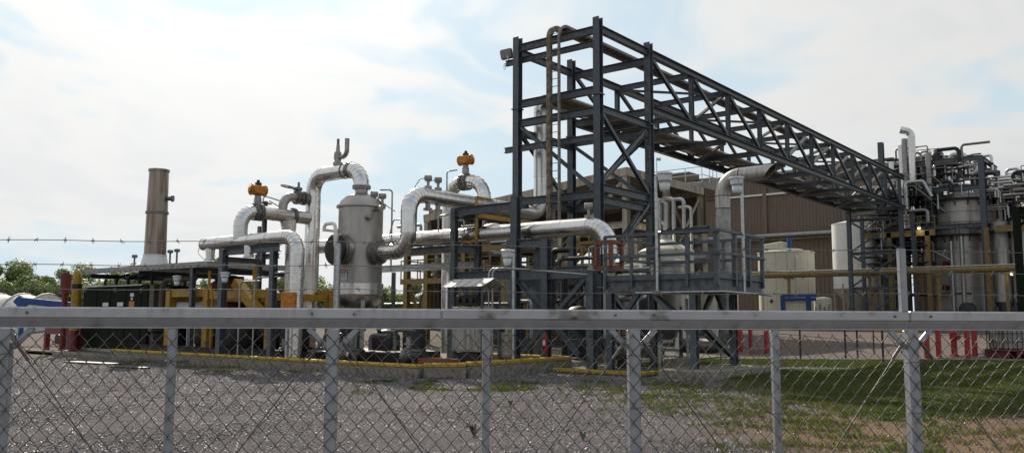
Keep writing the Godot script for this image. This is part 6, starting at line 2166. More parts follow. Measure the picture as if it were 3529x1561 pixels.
func make_trees() -> void:
	var meshes := []
	for k in 3:
		var r := RandomNumberGenerator.new()
		r.seed = 300 + k
		var mb := MB.new()
		var blobs := []
		for i in 16:
			var a := r.randf() * TAU
			var rr: float = sqrt(r.randf()) * [1.9, 2.3, 1.6][k]
			blobs.append([V(cos(a) * rr, r.randf_range(1.6, [5.0, 4.6, 5.6][k]) - rr * 0.35, sin(a) * rr), r.randf_range(0.55, 1.15)])
		for i in 8500:
			var b = blobs[r.randi() % blobs.size()]
			var d := Vector3(r.randfn(), r.randfn(), r.randfn()).normalized()
			var p: Vector3 = b[0] + d * b[1] * (0.55 + 0.5 * r.randf())
			if p.y < 0.2: continue
			var s := r.randf_range(0.08, 0.19)
			var u := Vector3(r.randfn(), r.randfn(), r.randfn()).normalized()
			var w := u.cross(d).normalized()
			u = w.cross((d + Vector3(r.randfn(), r.randfn(), r.randfn()) * 0.4).normalized()).normalized()
			var nn := u.cross(w).normalized()
			if nn.dot(d) < 0: nn = -nn
			mb.quad(p - u * s, p - w * s * 0.55, p + u * s, p + w * s * 0.55, nn)
			var g := r.randf()
			var c := Color(0.2, 0.25, 0.09).lerp([Color(0.36, 0.39, 0.18), Color(0.13, 0.18, 0.07), Color(0.4, 0.42, 0.24)][k], g * 0.85)
			for e in 4: mb.col.append(c)
		meshes.append(mb.mesh())
	var lm := mat("leaves", Color(1, 1, 1), 0.55)
	lm.vertex_color_use_as_albedo = true
	lm.backlight_enabled = true
	lm.backlight = lin(0.6, 0.72, 0.25)
	var r := RandomNumberGenerator.new()
	r.seed = 61
	var words := ["first", "second", "third", "fourth", "fifth", "sixth", "seventh", "eighth", "ninth", "tenth", "eleventh", "twelfth", "thirteenth", "fourteenth", "fifteenth", "sixteenth", "seventeenth", "eighteenth", "nineteenth", "twentieth"]
	for i in 20:
		var side := -50.5 + i * 2.15
		var d := 79.0 + (i % 3) * 3.2
		if i >= 17:
			side = -14.0 + (i - 17) * 2.0
			d = 92.0
		var x := -26.49 + side * 0.62419 + d * 0.78127
		var z := 17.045 + side * 0.78127 - d * 0.62419
		var kind: int = 1 if i in [3, 9, 12] else (i * 2) % 3
		var desc: String = ["bushy light green tree", "dense dark green tree", "wispy pale green tree"][kind]
		var t := thing("tree", "%s, %s from the left in the far tree line" % [desc, words[i]], "tree", "trees in the far tree line", V(x, gh(x, z), z), r.randf() * TAU)
		var s := r.randf_range(0.9, 1.06) * (0.85 if i > 10 else 1.0)
		share(t, "crown", meshes[kind], lm, Transform3D(Basis.from_scale(V(s * 1.15, s, s * 1.15)), V(0, 0.15, 0)))
		var mb := MB.new()
		mb.tube(PV([V(0, -0.2, 0), V(0.05, 1.2, 0.04), V(0.0, 2.6, 0.1), V(0.1, 4.2 * s, 0)]), PackedFloat32Array([0.2, 0.15, 0.11, 0.04]), 8)
		for k in 4:
			var a := TAU * k / 4 + 0.4
			mb.tube(PV([V(0, 1.4 + 0.3 * k, 0.05), V(cos(a) * 0.7, 2.2 + 0.3 * k, sin(a) * 0.7), V(cos(a) * 1.3, 2.8 + 0.3 * k, sin(a) * 1.3)]), PackedFloat32Array([0.08, 0.05, 0.02]), 6)
		part(t, "trunk", mb, M.bark)
	# hoop house and blue frame at the far left
	var hx := V(0.0, 0, -45.5)
	var e := V(0.62419, 0, 0.78127)
	var f := V(0.78127, 0, -0.62419)
	var t := thing("hoop_house", "white fabric covered hoop house at the far left behind the blue frame", "greenhouse")
	var H := 3.15
	var bays := 6
	for k in bays:
		var mb := MB.new()
		for j in 14:
			var a0 := PI * j / 14
			var a1 := PI * (j + 1) / 14
			var q0 := f * -cos(a0) * 3.4 + V(0, pow(sin(a0), 0.8) * H, 0)
			var q1 := f * -cos(a1) * 3.4 + V(0, pow(sin(a1), 0.8) * H, 0)
			var p := hx - e * (k * 1.7)
			var q := hx - e * ((k + 1) * 1.7)
			var sag := 0.94
			var pm := (p + q) * 0.5
			mb.quad(p + q0, p + q1, pm + q1 * sag, pm + q0 * sag, (q0 + q1).normalized())
			mb.quad(pm + q0 * sag, pm + q1 * sag, q + q1, q + q0, (q0 + q1).normalized())
		part(t, "cover_bay", mb, M.hoop_cover)
	for k in bays + 1:
		var pts := PackedVector3Array()
		for j in 15:
			var a := PI * j / 14
			pts.append(hx - e * (k * 1.7) + f * -cos(a) * 3.43 + V(0, pow(sin(a), 0.8) * (H + 0.03), 0))
		var mb := MB.new()
		mb.tube(pts, 0.05, 6)
		part(t, "hoop", mb, M.beige)
	var mb := MB.new()
	for j in 14:
		var a0 := PI * j / 14
		var a1 := PI * (j + 1) / 14
		mb.tri(hx + e * 0.01, hx + e * 0.01 + f * -cos(a0) * 3.38 + V(0, pow(sin(a0), 0.8) * H, 0), hx + e * 0.01 + f * -cos(a1) * 3.38 + V(0, pow(sin(a1), 0.8) * H, 0), e)
	part(t, "end_panel", mb, M.hoop_cover)
	t = thing("blue_boom_trailer", "blue steel boom trailer parked in front of the hoop house", "trailer")
	var b0 := V(-6.3, 2.5, -34.6)
	var b1 := V(-4.3, 2.2, -32.1)
	mb = MB.new()
	mb.bar(b0, b1, 0.3, 0.36, Vector3.UP, 0.03)
	part(t, "boom", mb, M.blue)
	mb = MB.new()
	mb.bar(b0 + V(0.3, -0.35, 0.37), b0 + V(0, 0.1, 0), 0.3, 0.5, Vector3.UP, 0.03)
	part(t, "head", mb, M.blue)
	for q in [b0 + V(0.2, 0, 0.25), b1 - V(0.2, 0, 0.25)]:
		mb = MB.new()
		mb.bar(V(q.x, 0.1, q.z), V(q.x, 2.1, q.z), 0.2, 0.2, V(1, 0, 0))
		part(t, "stand", mb, M.blue)
		mb = MB.new()
		mb.tube(PV([V(q.x - 0.3, 0.32, q.z), V(q.x - 0.5, 0.32, q.z)]), 0.32, 16)
		part(t, "wheel", mb, M.black)

func make_right() -> void:
	var mb: MB
	var t: Node3D
	# ---- cream bolted tank
	t = thing("cream_bolted_tank", "wide cream panelled tank with a raised hatch right of the platform", "tank")
	var c := V(49.3, 0, -11.7)
	var y0 := gh(49, -11)
	var R := 2.45
	for k in 16:
		mb = MB.new()
		var a0 := TAU * k / 16 + 0.004
		var a1 := TAU * (k + 1) / 16 - 0.004
		for j in 3:
			var b0 := lerpf(a0, a1, j / 3.0)
			var b1 := lerpf(a0, a1, (j + 1) / 3.0)
			var p := c + V(cos(b0), 0, sin(b0)) * R
			var q := c + V(cos(b1), 0, sin(b1)) * R
			mb.quad(p + V(0, y0, 0), q + V(0, y0, 0), q + V(0, 7.55, 0), p + V(0, 7.55, 0), V(cos((b0 + b1) / 2), 0, sin((b0 + b1) / 2)))
		part(t, "wall_panel", mb, M.cream)
	mb = MB.new()
	mb.lathe([Vector2(R - 0.05, y0), Vector2(R - 0.05, 7.5)], 32, Transform3D(Basis.IDENTITY, c))
	part(t, "inner_shell", mb, M.black_iron)
	mb = MB.new()
	mb.lathe([Vector2(R + 0.06, 7.5), Vector2(R + 0.06, 7.6), Vector2(1.2, 7.9), Vector2(0.0, 7.95)], 32, Transform3D(Basis.IDENTITY, c))
	part(t, "roof", mb, M.cream)
	mb = MB.new()
	mb.box(c + V(-0.7, 8.05, -0.7), V(1.5, 0.75, 1.9), Basis(V(1, 0, 0), -0.12), 0.06)
	part(t, "hatch", mb, M.cream)
	mb = MB.new()
	mb.tube(PV([c + V(-0.6, 8.0, 0.6), c + V(-0.6, 8.9, 0.6)]), 0.22, 12)
	part(t, "agitator_motor", mb, M.blue)
	for q in [[-2.0, -1.5], [-1.9, 1.7]]:
		mb = MB.new()
		mb.tube(rounded([c + V(q[0], 1.0, q[1]), c + V(q[0], 7.0, q[1]), c + V(q[0] * 0.6, 7.6, q[1] * 0.6)], 0.3), 0.12, 8)
		part(t, "side_pipe", mb, M.cream)
	mb = MB.new()
	mb.tube(PV([c + V(-2.55, 3.6, 0.3), c + V(-1.9, 3.6, 1.75)]), 0.07, 8)
	part(t, "gauge_pipe", mb, M.dull_steel)
	# red diamond placards on the tank
	for a in [2.65, 3.35]:
		var nn := V(cos(a), 0, sin(a))
		mb = MB.new()
		mb.box(c + nn * (R + 0.02) + V(0, 3.2, 0), V(0.3, 0.3, 0.02), Basis(Vector3.UP.cross(nn), Vector3.UP, nn) * Basis(V(0, 0, 1), PI / 4))
		part(t, "placard", mb, M.maroon)
	# ---- white hopper tank
	t = thing("white_hopper_tank", "white tank with a cone bottom behind the bridge's far support", "tank")
	c = V(48.6, 0, -5.45)
	mb = MB.new()
	mb.lathe([Vector2(1.78, 4.2), Vector2(1.78, 9.7)], 40, Transform3D(Basis.IDENTITY, c))
	part(t, "shell", mb, M.white)
	mb = MB.new()
	mb.lathe([Vector2(1.8, 9.66), Vector2(1.8, 9.74), Vector2(0.0, 10.15)], 40, Transform3D(Basis.IDENTITY, c))
	part(t, "roof", mb, M.white)
	mb = MB.new()
	mb.lathe([Vector2(1.8, 4.22), Vector2(0.35, 2.3), Vector2(0.3, 1.9), Vector2(0.0, 1.9)], 40, Transform3D(Basis.IDENTITY, c))
	part(t, "hopper", mb, M.cream)
	for k in 6:
		var a := TAU * (k + 0.3) / 6
		mb = MB.new()
		mb.bar(c + V(cos(a), 0, sin(a)) * 1.7 + V(0, gh(48, -5), 0), c + V(cos(a), 0, sin(a)) * 1.72 + V(0, 4.6, 0), 0.16, 0.16, V(1, 0, 0))
		part(t, "leg", mb, M.beige)
	# ---- yellow pipe on supports
	t = thing("yellow_gas_pipe", "long ochre yellow pipe crossing in front of the tanks on the right", "pipe")
	for k in 5:
		pipe(t, "length", [V(44, 5.3, -13.5 + k * 5.2), V(44, 5.3, -8.31 + k * 5.2)], 0.24, 0, M.ochre, 16)
		mb = MB.new()
		mb.tube(PV([V(44, 5.3, -13.55 + k * 5.2), V(44, 5.3, -13.43 + k * 5.2)]), 0.3, 16)
		part(t, "joint_collar", mb, M.ochre)
	pipe(t, "top_conduit", [V(44, 5.6, -13.5), V(44, 5.6, 12.4)], 0.05, 0, M.galvanised, 8)
	for z: float in [-12.4, -9.5, -3.0, 2.0, 6.5, 11.0]:
		mb = MB.new()
		mb.bar(V(44, gh(44, z), z), V(44, 5.0, z), 0.2, 0.2, V(1, 0, 0))
		mb.box(V(44, 5.0, z), V(0.5, 0.12, 0.7))
		part(t, "support", mb, M.ochre)
	# ---- blue framed tote stand
	t = thing("blue_framed_panel", "blue steel frame round a pale panel beside the cream panelled tank", "frame")
	for q in [[V(42, 0.5, -9.3), V(42, 3.55, -9.3)], [V(42, 0.5, -7.2), V(42, 3.55, -7.2)]]:
		mb = MB.new()
		mb.bar(q[0], q[1], 0.3, 0.3, V(1, 0, 0))
		part(t, "post", mb, M.blue)
	for y: float in [3.2, 3.52]:
		mb = MB.new()
		mb.bar(V(41.98, y, -9.3), V(41.98, y, -6.6), 0.32, 0.26)
		part(t, "beam", mb, M.blue)
	mb = MB.new()
	mb.box(V(42.1, 1.8, -8.25), V(0.1, 2.5, 1.7))
	part(t, "panel", mb, M.cream)
	t = thing("small_cream_tank", "small cream tank with valves left of the white hopper tank", "tank")
	mb = MB.new()
	mb.lathe([Vector2(0.7, gh(44, -5)), Vector2(0.7, 3.2), Vector2(0.62, 3.35), Vector2(0.0, 3.42)], 24, Transform3D(Basis.IDENTITY, V(43.3, 0, -6.5)))
	part(t, "shell", mb, M.cream)
	for k in 5:
		mb = MB.new()
		mb.tube(PV([V(42.4, gh(42, -5), -6.9 + k * 0.35), V(42.5, 2.6 + 0.2 * (k % 2), -6.8 + k * 0.35)]), 0.05, 6)
		part(t, "drop_pipe", mb, M.ochre)
	# ---- process structure
	t = thing("process_structure", "tall dark process structure with ochre lower columns on the far right", "steel frame")
	for p in [[48.0, -2.8, 16.4], [48.0, 4.6, 14.4], [55.0, -2.8, 15.0], [55.0, 4.6, 14.2], [55.0, 9.5, 12.6], [51.5, -2.8, 15.4]]:
		column(t, p[0], p[1], gh(p[0], p[1]), p[2], 0.42, M.steel)
	for p in [[47.5, -2.3, 8.7], [47.5, -0.4, 8.7], [47.5, 0.6, 8.7], [47.5, 4.8, 8.7], [47.5, 8.0, 8.7]]:
		column(t, p[0], p[1], gh(p[0], p[1]), p[2], 0.34, M.ochre)
	for y: float in [9.0, 12.0, 14.3]:
		for z: float in [-2.8, 4.6]:
			beam(t, "beam", V(48, y, z), V(55, y, z), 0.35, 0.22, M.steel)
		for x: float in [48.0, 55.0]:
			beam(t, "beam", V(x, y, -2.8), V(x, y, 4.6), 0.35, 0.22, M.steel)
	mb = MB.new()
	mb.bar(V(47.4, 8.55, -5.0), V(47.4, 8.55, 1.2), 0.14, 0.5)
	part(t, "deck_edge", mb, M.ochre)
	mb = MB.new()
	mb.bar(V(47.4, 8.55, 5.4), V(47.4, 8.55, 10.0), 0.14, 0.5)
	part(t, "deck_edge", mb, M.ochre)
	for k in 3:
		mb = MB.new()
		mb.box(V(51.2, 8.45, -4.0 + k * 5.0 if k != 1 else 0.0), V(7.4, 0.14, 2.6 if k != 1 else 1.4))
		part(t, "deck", mb, M.black_iron)
	for q in [[3.7, 12.0], [-2.7, 3.6]]:
		mb = MB.new()
		mb.box(V(52.0, 3.7, 0.5), V(6.0, 0.12, 5.8)) if q[0] > 0 else mb.box(V(54.5, 12.1, 1.0), V(4.5, 0.12, 7.0))
		part(t, "deck", mb, M.black_iron)
	rail_run(t, [V(47.35, 8.8, -5.0), V(47.35, 8.8, 1.2)], 1.1, 1.2, 0.035, M.ochre)
	rail_run(t, [V(47.6, 12.2, -2.8), V(47.6, 12.2, 0.4)], 1.1, 1.0, 0.035, M.steel)
	rail_run(t, [V(47.9, 3.9, -2.8), V(47.9, 3.9, 1.6)], 1.1, 1.2, 0.035, M.ochre)
	for q in [[V(48, 14.2, -2.7), V(48, 12.1, 0.6)], [V(48, 11.9, -2.7), V(48, 9.2, 0.6)]]:
		brace(t, q[0], q[1], 0.2, M.steel)
	# back wall in shade
	t = thing("far_plant_wall", "brown sided plant wall closing the view on the far right", "building")
	siding_wall(t, V(59, 0.5, -2.9), V(59, 0.5, 24.0), 11.0, 1.6, M.siding, V(-1, 0, 0))
	mb = MB.new()
	mb.box(V(59.6, 11.6, 10.5), V(1.4, 0.3, 27.0))
	part(t, "coping", mb, M.siding)
	# ---- big silver tank
	t = thing("silver_tank", "big silver clad tank with a railed top on the far right", "tank")
	c = V(51.4, 0, 2.4)
	R = 2.28
	var bands := [0.7, 2.4, 4.1, 5.8, 7.4, 8.9, 10.3, 11.2]
	for k in bands.size() - 1:
		for j in 8:
			mb = MB.new()
			var a0 := TAU * j / 8
			var a1 := TAU * (j + 1) / 8
			for s in 5:
				var b0 := lerpf(a0, a1, s / 5.0)
				var b1 := lerpf(a0, a1, (s + 1) / 5.0)
				var i0 := mb.v.size()
				for w in [[b0, bands[k]], [b1, bands[k]], [b1, bands[k + 1]], [b0, bands[k + 1]]]:
					mb.v.append(c + V(cos(w[0]) * R, w[1], sin(w[0]) * R))
					mb.n.append(V(cos(w[0]), 0, sin(w[0])))
				mb.ix.append_array(PackedInt32Array([i0, i0 + 1, i0 + 2, i0, i0 + 2, i0 + 3]))
			part(t, "cladding_sheet", mb, [M.stainless, M.tank_clad, M.tank_clad][(k * 3 + j * 5) % 3])
	for y: float in [2.4, 4.1, 5.8, 7.4, 8.9, 10.3]:
		mb = MB.new()
		mb.lathe([Vector2(R, y - 0.04), Vector2(R + 0.025, y - 0.04), Vector2(R + 0.025, y + 0.04), Vector2(R, y + 0.04)], 40, Transform3D(Basis.IDENTITY, c))
		part(t, "lap_band", mb, M.dull_steel)
	mb = MB.new()
	mb.lathe([Vector2(R + 0.05, 11.15), Vector2(R + 0.05, 11.3), Vector2(1.9, 11.75), Vector2(1.0, 12.0), Vector2(0.0, 12.05)], 40, Transform3D(Basis.IDENTITY, c))
	part(t, "roof", mb, M.dull_steel)
	for y: float in [8.35, 11.25]:
		mb = MB.new()
		mb.lathe([Vector2(R, y), Vector2(R + 0.55, y), Vector2(R + 0.55, y + 0.1), Vector2(R, y + 0.1)], 40, Transform3D(Basis.IDENTITY, c))
		part(t, "ring_walkway", mb, M.black_iron)
		mb = MB.new()
		for h: float in [0.55, 1.05]:
			mb.torus(c + V(0, y + h, 0), Vector3.UP, R + 0.5, 0.035, 40, 6)
		part(t, "ring_rail", mb, M.steel)
		for k in 16:
			var a := TAU * k / 16
			mb = MB.new()
			mb.tube(PV([c + V(cos(a) * (R + 0.5), y, sin(a) * (R + 0.5)), c + V(cos(a) * (R + 0.5), y + 1.05, sin(a) * (R + 0.5))]), 0.035, 6)
			part(t, "rail_post", mb, M.steel)
			mb = MB.new()
			mb.bar(c + V(cos(a) * (R + 0.02), y - 0.45, sin(a) * (R + 0.02)), c + V(cos(a) * (R + 0.4), y, sin(a) * (R + 0.4)), 0.06, 0.1)
			part(t, "bracket", mb, M.steel)
	for q in [[3.3, 0.14, 0.9, 7.8], [3.0, 0.17, 0.9, 8.2]]:
		pipe(t, "down_pipe", [c + V(cos(q[0]), 0, sin(q[0])) * (R + 0.3) + V(0, q[2], 0), c + V(cos(q[0]), 0, sin(q[0])) * (R + 0.3) + V(0, q[3], 0), c + V(cos(q[0]), 0, sin(q[0])) * (R - 0.1) + V(0, q[3] + 0.5, 0)], q[1], 0.2, M.galvanised, 10)
	for a in [3.5, 3.55]:
		mb = MB.new()
		var p := c + V(cos(a), 0, sin(a)) * (R + 0.02) + V(0, 6.1 if a < 3.52 else 4.2, 0)
		mb.tube(PV([p, p + V(cos(a), 0, sin(a)) * 0.35]), 0.22, 12)
		part(t, "nozzle", mb, M.maroon)
	# neighbouring slim silver tanks
	for q in [[V(48.6, 0, 5.5), 0.62, "slim silver tank immediately right of the big silver tank"], [V(48.6, 0, 6.75), 0.5, "thinner silver tank second to the right of the big silver tank"]]:
		t = thing("slim_tank", q[2], "tank", "slim silver tanks")
		mb = MB.new()
		mb.lathe([Vector2(q[1], 3.0), Vector2(q[1], 9.0)], 26, Transform3D(Basis.IDENTITY, q[0]))
		part(t, "shell", mb, M.tank_clad)
		mb = MB.new()
		mb.lathe([Vector2(q[1] + 0.04, 8.95), Vector2(q[1] + 0.04, 9.1), Vector2(0.2, 9.4), Vector2(0.0, 9.4)], 26, Transform3D(Basis.IDENTITY, q[0]))
		part(t, "cap", mb, M.dull_steel)
		mb = MB.new()
		mb.lathe([Vector2(q[1], 3.0), Vector2(0.2, 2.2), Vector2(0.0, 2.2)], 26, Transform3D(Basis.IDENTITY, q[0]))
		part(t, "cone", mb, M.dull_steel)
		for k in 3:
			var a := TAU * k / 3
			mb = MB.new()
			mb.bar(q[0] + V(cos(a), 0, sin(a)) * q[1] * 0.9 + V(0, gh(48, 6), 0), q[0] + V(cos(a), 0, sin(a)) * q[1] * 0.95 + V(0, 3.2, 0), 0.12, 0.12, V(1, 0, 0))
			part(t, "leg", mb, M.steel)
	# far right tank with cone roof
	t = thing("pale_roof_tank", "tank with a pale shallow roof and ochre rim at the right edge", "tank")
	c = V(55.0, 0, 8.6)
	mb = MB.new()
	mb.lathe([Vector2(2.6, 0.7), Vector2(2.6, 10.2)], 36, Transform3D(Basis.IDENTITY, c))
	part(t, "shell", mb, M.brown_grey)
	mb = MB.new()
	mb.lathe([Vector2(2.64, 10.1), Vector2(2.64, 10.9), Vector2(2.0, 11.6), Vector2(1.0, 12.0), Vector2(0.0, 12.1)], 36, Transform3D(Basis.IDENTITY, c))
	part(t, "roof", mb, M.cream)
	mb = MB.new()
	mb.lathe([Vector2(2.66, 9.5), Vector2(2.78, 9.5), Vector2(2.78, 10.05), Vector2(2.66, 10.05)], 36, Transform3D(Basis.IDENTITY, c))
	part(t, "rim_gallery", mb, M.ochre)
	# near dark gantry leg at the frame edge
	t = thing("dark_gantry", "dark green gantry frame at the right edge of the picture", "steel frame")
	for z: float in [7.9, 10.4]:
		column(t, 40.0, z, gh(40, z), 9.2, 0.45, M.dark_green)
	beam(t, "beam", V(40.0, 9.0, 7.6), V(40.0, 9.0, 12.0), 0.5, 0.3, M.dark_green)
	brace(t, V(40.0, 8.0, 8.1), V(40.0, 8.8, 9.2), 0.2, M.dark_green)
	# ---- piping on top
	t = thing("gooseneck_vent", "tall silver vent with a gooseneck top above the process structure", "pipe")
	clad(t, [V(47.6, 12.6, -0.3), V(47.6, 16.9, -0.3), V(47.4, 17.15, -1.05)], 0.3, 0.55, [M.clad0, M.clad1], 1.2, 7)
	var tall := [[-1.9, 12.0, 14.6, 0.24, "short silver riser left of the gooseneck vent"], [-1.15, 9.0, 15.9, 0.2, "tall silver riser second to the left of the gooseneck vent"], [-0.85, 9.0, 16.4, 0.22, "tall dark riser just left of the gooseneck vent"], [0.9, 11.8, 15.0, 0.22, "silver riser just right of the gooseneck vent"]]
	for q in tall:
		t = thing("process_riser", q[4], "pipe", "risers on the process structure")
		pipe(t, "tube", [V(47.6, q[1], q[0]), V(47.6, q[2], q[0])], q[3], 0, M.dull_steel if q[3] == 0.22 else M.clad1, 14)
		flange(t, V(47.6, q[1] + 0.6, q[0]), Vector3.UP, q[3] + 0.12, 0.06, M.bolted, 8)
	t = thing("rooftop_piping", "tangle of silver and dark pipes on top of the process structure", "piping")
	var r := RandomNumberGenerator.new()
	r.seed = 4
	for k in 230:
		var x := r.randf_range(47.8, 53.0)
		var z := r.randf_range(-2.6, 3.4) if k < 150 else r.randf_range(4.8, 9.4)
		var y := r.randf_range(11.8, 14.4) if k < 150 else r.randf_range(10.2, 12.6)
		var h := r.randf_range(0.6, 2.0) * (0.6 if z > 1.0 else 1.0)
		var s := 1.0 if r.randf() > 0.5 else -1.0
		var rad: float = [0.035, 0.05, 0.07, 0.1, 0.15][r.randi() % 5]
		pipe(t, "pipe", [V(x, y, z), V(x, y + h, z), V(x, y + h, z + s * r.randf_range(0.7, 2.2))] if k % 3 else [V(x, y, z - 1.2), V(x, y, z + 0.6), V(x, y - 0.9, z + 0.6)], rad, rad * 2.2, [M.clad1, M.dull_steel, M.bolted, M.bolted, M.black_iron, M.galvanised][r.randi() % 6], 8)
	var net := thing("truss_end_piping", "dense dark pipework filling the bays behind the far end of the truss bridge", "piping")
	for k in 120:
		var x := r.randf_range(46.6, 51.5)
		var z := r.randf_range(-4.6, 0.6)
		var y := r.randf_range(5.8, 12.6)
		var h := r.randf_range(0.5, 2.4)
		var s := 1.0 if r.randf() > 0.5 else -1.0
		var rad: float = [0.04, 0.05, 0.07, 0.1, 0.14][r.randi() % 5]
		pipe(net, "pipe", [V(x, y, z), V(x, y + h, z), V(x, y + h, z + s * r.randf_range(0.5, 1.8)), V(x, y + h * 0.4, z + s * 1.9)] if k % 2 else [V(x, y, z - 1.0), V(x, y, z + 0.7), V(x, y - h, z + 0.7)], rad, rad * 2.0, [M.dull_steel, M.bolted, M.black_iron, M.black_iron, M.galvanised][r.randi() % 5], 8)
	for k in 5:
		mb = MB.new()
		mb.box(V(49.0, 6.2 + k * 1.35, -1.9), V(3.6, 0.1, 5.0))
		part(net, "pipe_tray", mb, M.black_iron)
	for k in 22:
		var x := r.randf_range(48.5, 52.5)
		var z := r.randf_range(-2.4, 1.6)
		mb = MB.new()
		mb.lathe([Vector2(0.0, 0.0), Vector2(0.4, 0.0), Vector2(0.45, 0.2), Vector2(0.45, 1.2), Vector2(0.3, 1.45), Vector2(0.0, 1.5)], 16, Transform3D(Basis.IDENTITY, V(x, r.randf_range(12.2, 14.2), z)), true)
		part(t, "pot", mb, [M.black_iron, M.black_iron, M.brown_grey][k % 3])
	# dark columns, ladder cages and platforms packed behind the risers
	var cols := [[49.6, -1.7, 0.55, 9.0, 14.4, "dark upright column left of the gooseneck vent"], [50.6, -0.4, 0.6, 9.0, 15.2, "dark upright column behind the gooseneck vent"], [49.8, 0.5, 0.45, 9.0, 14.0, "slim dark column right of the gooseneck vent"], [52.4, 3.8, 0.5, 12.0, 14.6, "grey column behind the looped vent pipes"], [53.0, 5.6, 0.55, 9.0, 13.4, "dark column above the slim silver tanks"]]
	for q in cols:
		t = thing("process_column", q[5], "vessel", "columns in the process structure")
		mb = MB.new()
		mb.lathe([Vector2(q[2], q[3]), Vector2(q[2], q[4] - 0.4), Vector2(q[2] * 0.8, q[4] - 0.12), Vector2(0.15, q[4]), Vector2(0.0, q[4])], 20, Transform3D(Basis.IDENTITY, V(q[0], 0, q[1])), true)
		part(t, "shell", mb, M.black_iron)
		for k in 3:
			mb = MB.new()
			mb.lathe([Vector2(q[2], 0.0), Vector2(q[2] + 0.05, 0.0), Vector2(q[2] + 0.05, 0.12), Vector2(q[2], 0.12)], 20, Transform3D(Basis.IDENTITY, V(q[0], lerpf(q[3], q[4], 0.2 + 0.28 * k), q[1])))
			part(t, "stiffener_ring", mb, M.bolted)
		pipe(t, "overhead_line", [V(q[0], q[4] - 0.05, q[1]), V(q[0], q[4] + 0.5, q[1]), V(q[0] - 0.3, q[4] + 0.5, q[1] + 0.9), V(q[0] - 0.3, q[4] - 1.0, q[1] + 0.9)], 0.12, 0.25, M.clad1, 12)
	t = thing("ladder_cage", "dark caged ladder right of the gooseneck vent", "ladder")
	for z: float in [0.55, 1.0]:
		mb = MB.new()
		mb.tube(PV([V(47.5, 8.9, z), V(47.5, 13.6, z)]), 0.03, 6)
		part(t, "stile", mb, M.steel)
	for k in 16:
		mb = MB.new()
		mb.tube(PV([V(47.5, 9.1 + k * 0.29, 0.55), V(47.5, 9.1 + k * 0.29, 1.0)]), 0.018, 5)
		part(t, "rung", mb, M.steel)
	for k in 6:
		mb = MB.new()
		mb.torus(V(47.5, 10.6 + k * 0.6, 0.775), Vector3.UP, 0.42, 0.02, 16, 5)
		part(t, "hoop", mb, M.steel)
	t = thing("looped_vent_pipes", "pale looped vent pipes above the big silver tank", "pipe")
	pipe(t, "loop", [V(49, 12.2, 2.1), V(49, 14.9, 2.1), V(49, 14.9, 3.3), V(49, 13.2, 3.4)], 0.26, 0.5, M.clad2, 16)
	pipe(t, "loop", [V(49.2, 13.2, 2.6), V(49.2, 13.2, 4.0), V(49.2, 14.3, 4.0)], 0.2, 0.3, M.clad1, 14)
	pipe(t, "thin_run", [V(48.4, 14.9, -0.2), V(48.4, 14.9, 1.9), V(48.4, 12.0, 2.0)], 0.07, 0.3, M.conduit, 8)
	mb = MB.new()
	mb.box(V(48.8, 14.0, 1.5), V(0.5, 0.5, 0.9), Basis.IDENTITY, 0.1)
	single("rust_red_valve", mb, M.red_orange, "rust red valve body left of the looped vent pipes", "valve")
	t = thing("right_header_rack", "rack of horizontal pipes running off the right edge above the tanks", "piping")
	for k in 4:
		pipe(t, "run", [V(50.5 + k * 0.5, 12.75 + 0.25 * (k % 2), 4.8), V(50.5 + k * 0.5, 12.75 + 0.25 * (k % 2), 14.0)], 0.12 + 0.03 * k, 0, [M.clad1, M.galvanised, M.dull_steel, M.clad0][k], 12)
	for z: float in [5.4, 8.2, 11.0]:
		column(t, 50.2, z, gh(50, z), 12.5, 0.26, M.beige)
	# low equipment in the dark below the deck
	for q in [[46.0, -1.6, 0.5, 2.2, "low dark pump tank left of the ochre columns"], [46.5, 3.4, 0.6, 2.6, "low dark pump tank below the big silver tank"], [46.2, 6.8, 0.5, 2.4, "low dark pump tank near the right edge"]]:
		mb = MB.new()
		mb.lathe([Vector2(q[2] * 1.3, 0.6), Vector2(q[2], 0.9), Vector2(q[2], q[3]), Vector2(q[2] * 0.6, q[3] + 0.3), Vector2(0.0, q[3] + 0.35)], 20, Transform3D(Basis.IDENTITY, V(q[0], 0, q[1])), true)
		single("pump_tank", mb, M.black_iron, q[4], "tank", "low dark tanks below the deck")
	for q in [[V(47.0, 8.9, 0.1), "small lit lamp on the deck edge left of the big silver tank"], [V(43.6, 4.9, 6.9), "small lit lamp below the yellow pipe at the right edge"]]:
		var l := thing("deck_lamp", q[1], "lamp", "lit lamps on the far plant")
		mb = MB.new()
		mb.lathe([Vector2(0.0, 0.2), Vector2(0.1, 0.18), Vector2(0.18, 0.06), Vector2(0.0, 0.06)], 12, Transform3D(Basis.IDENTITY, q[0]))
		mb.tube(PV([q[0] + V(0, 0.15, 0), q[0] + V(0.45, 0.3, 0)]), 0.03, 6)
		part(l, "shade", mb, M.panel_grey)
		mb = MB.new()
		mb.lathe([Vector2(0.0, 0.05), Vector2(0.12, 0.04), Vector2(0.1, -0.06), Vector2(0.0, -0.1)], 12, Transform3D(Basis.IDENTITY, q[0]), true)
		part(l, "bulb", mb, M.lamp_glow)
		var om := OmniLight3D.new()
		om.name = "lamp_light"
		l.add_child(om)
		om.position = q[0] - V(0, 0.2, 0)
		om.light_energy = 0.15
		om.light_color = Color(1.0, 0.95, 0.8)
		om.light_size = 0.1
		om.omni_range = 20.0
		om.omni_attenuation = 2.0
		om.shadow_enabled = true
	# kerb in front of the far plant
	t = thing("far_kerb", "long low kerb with a yellow edge in front of the far plant", "kerb")
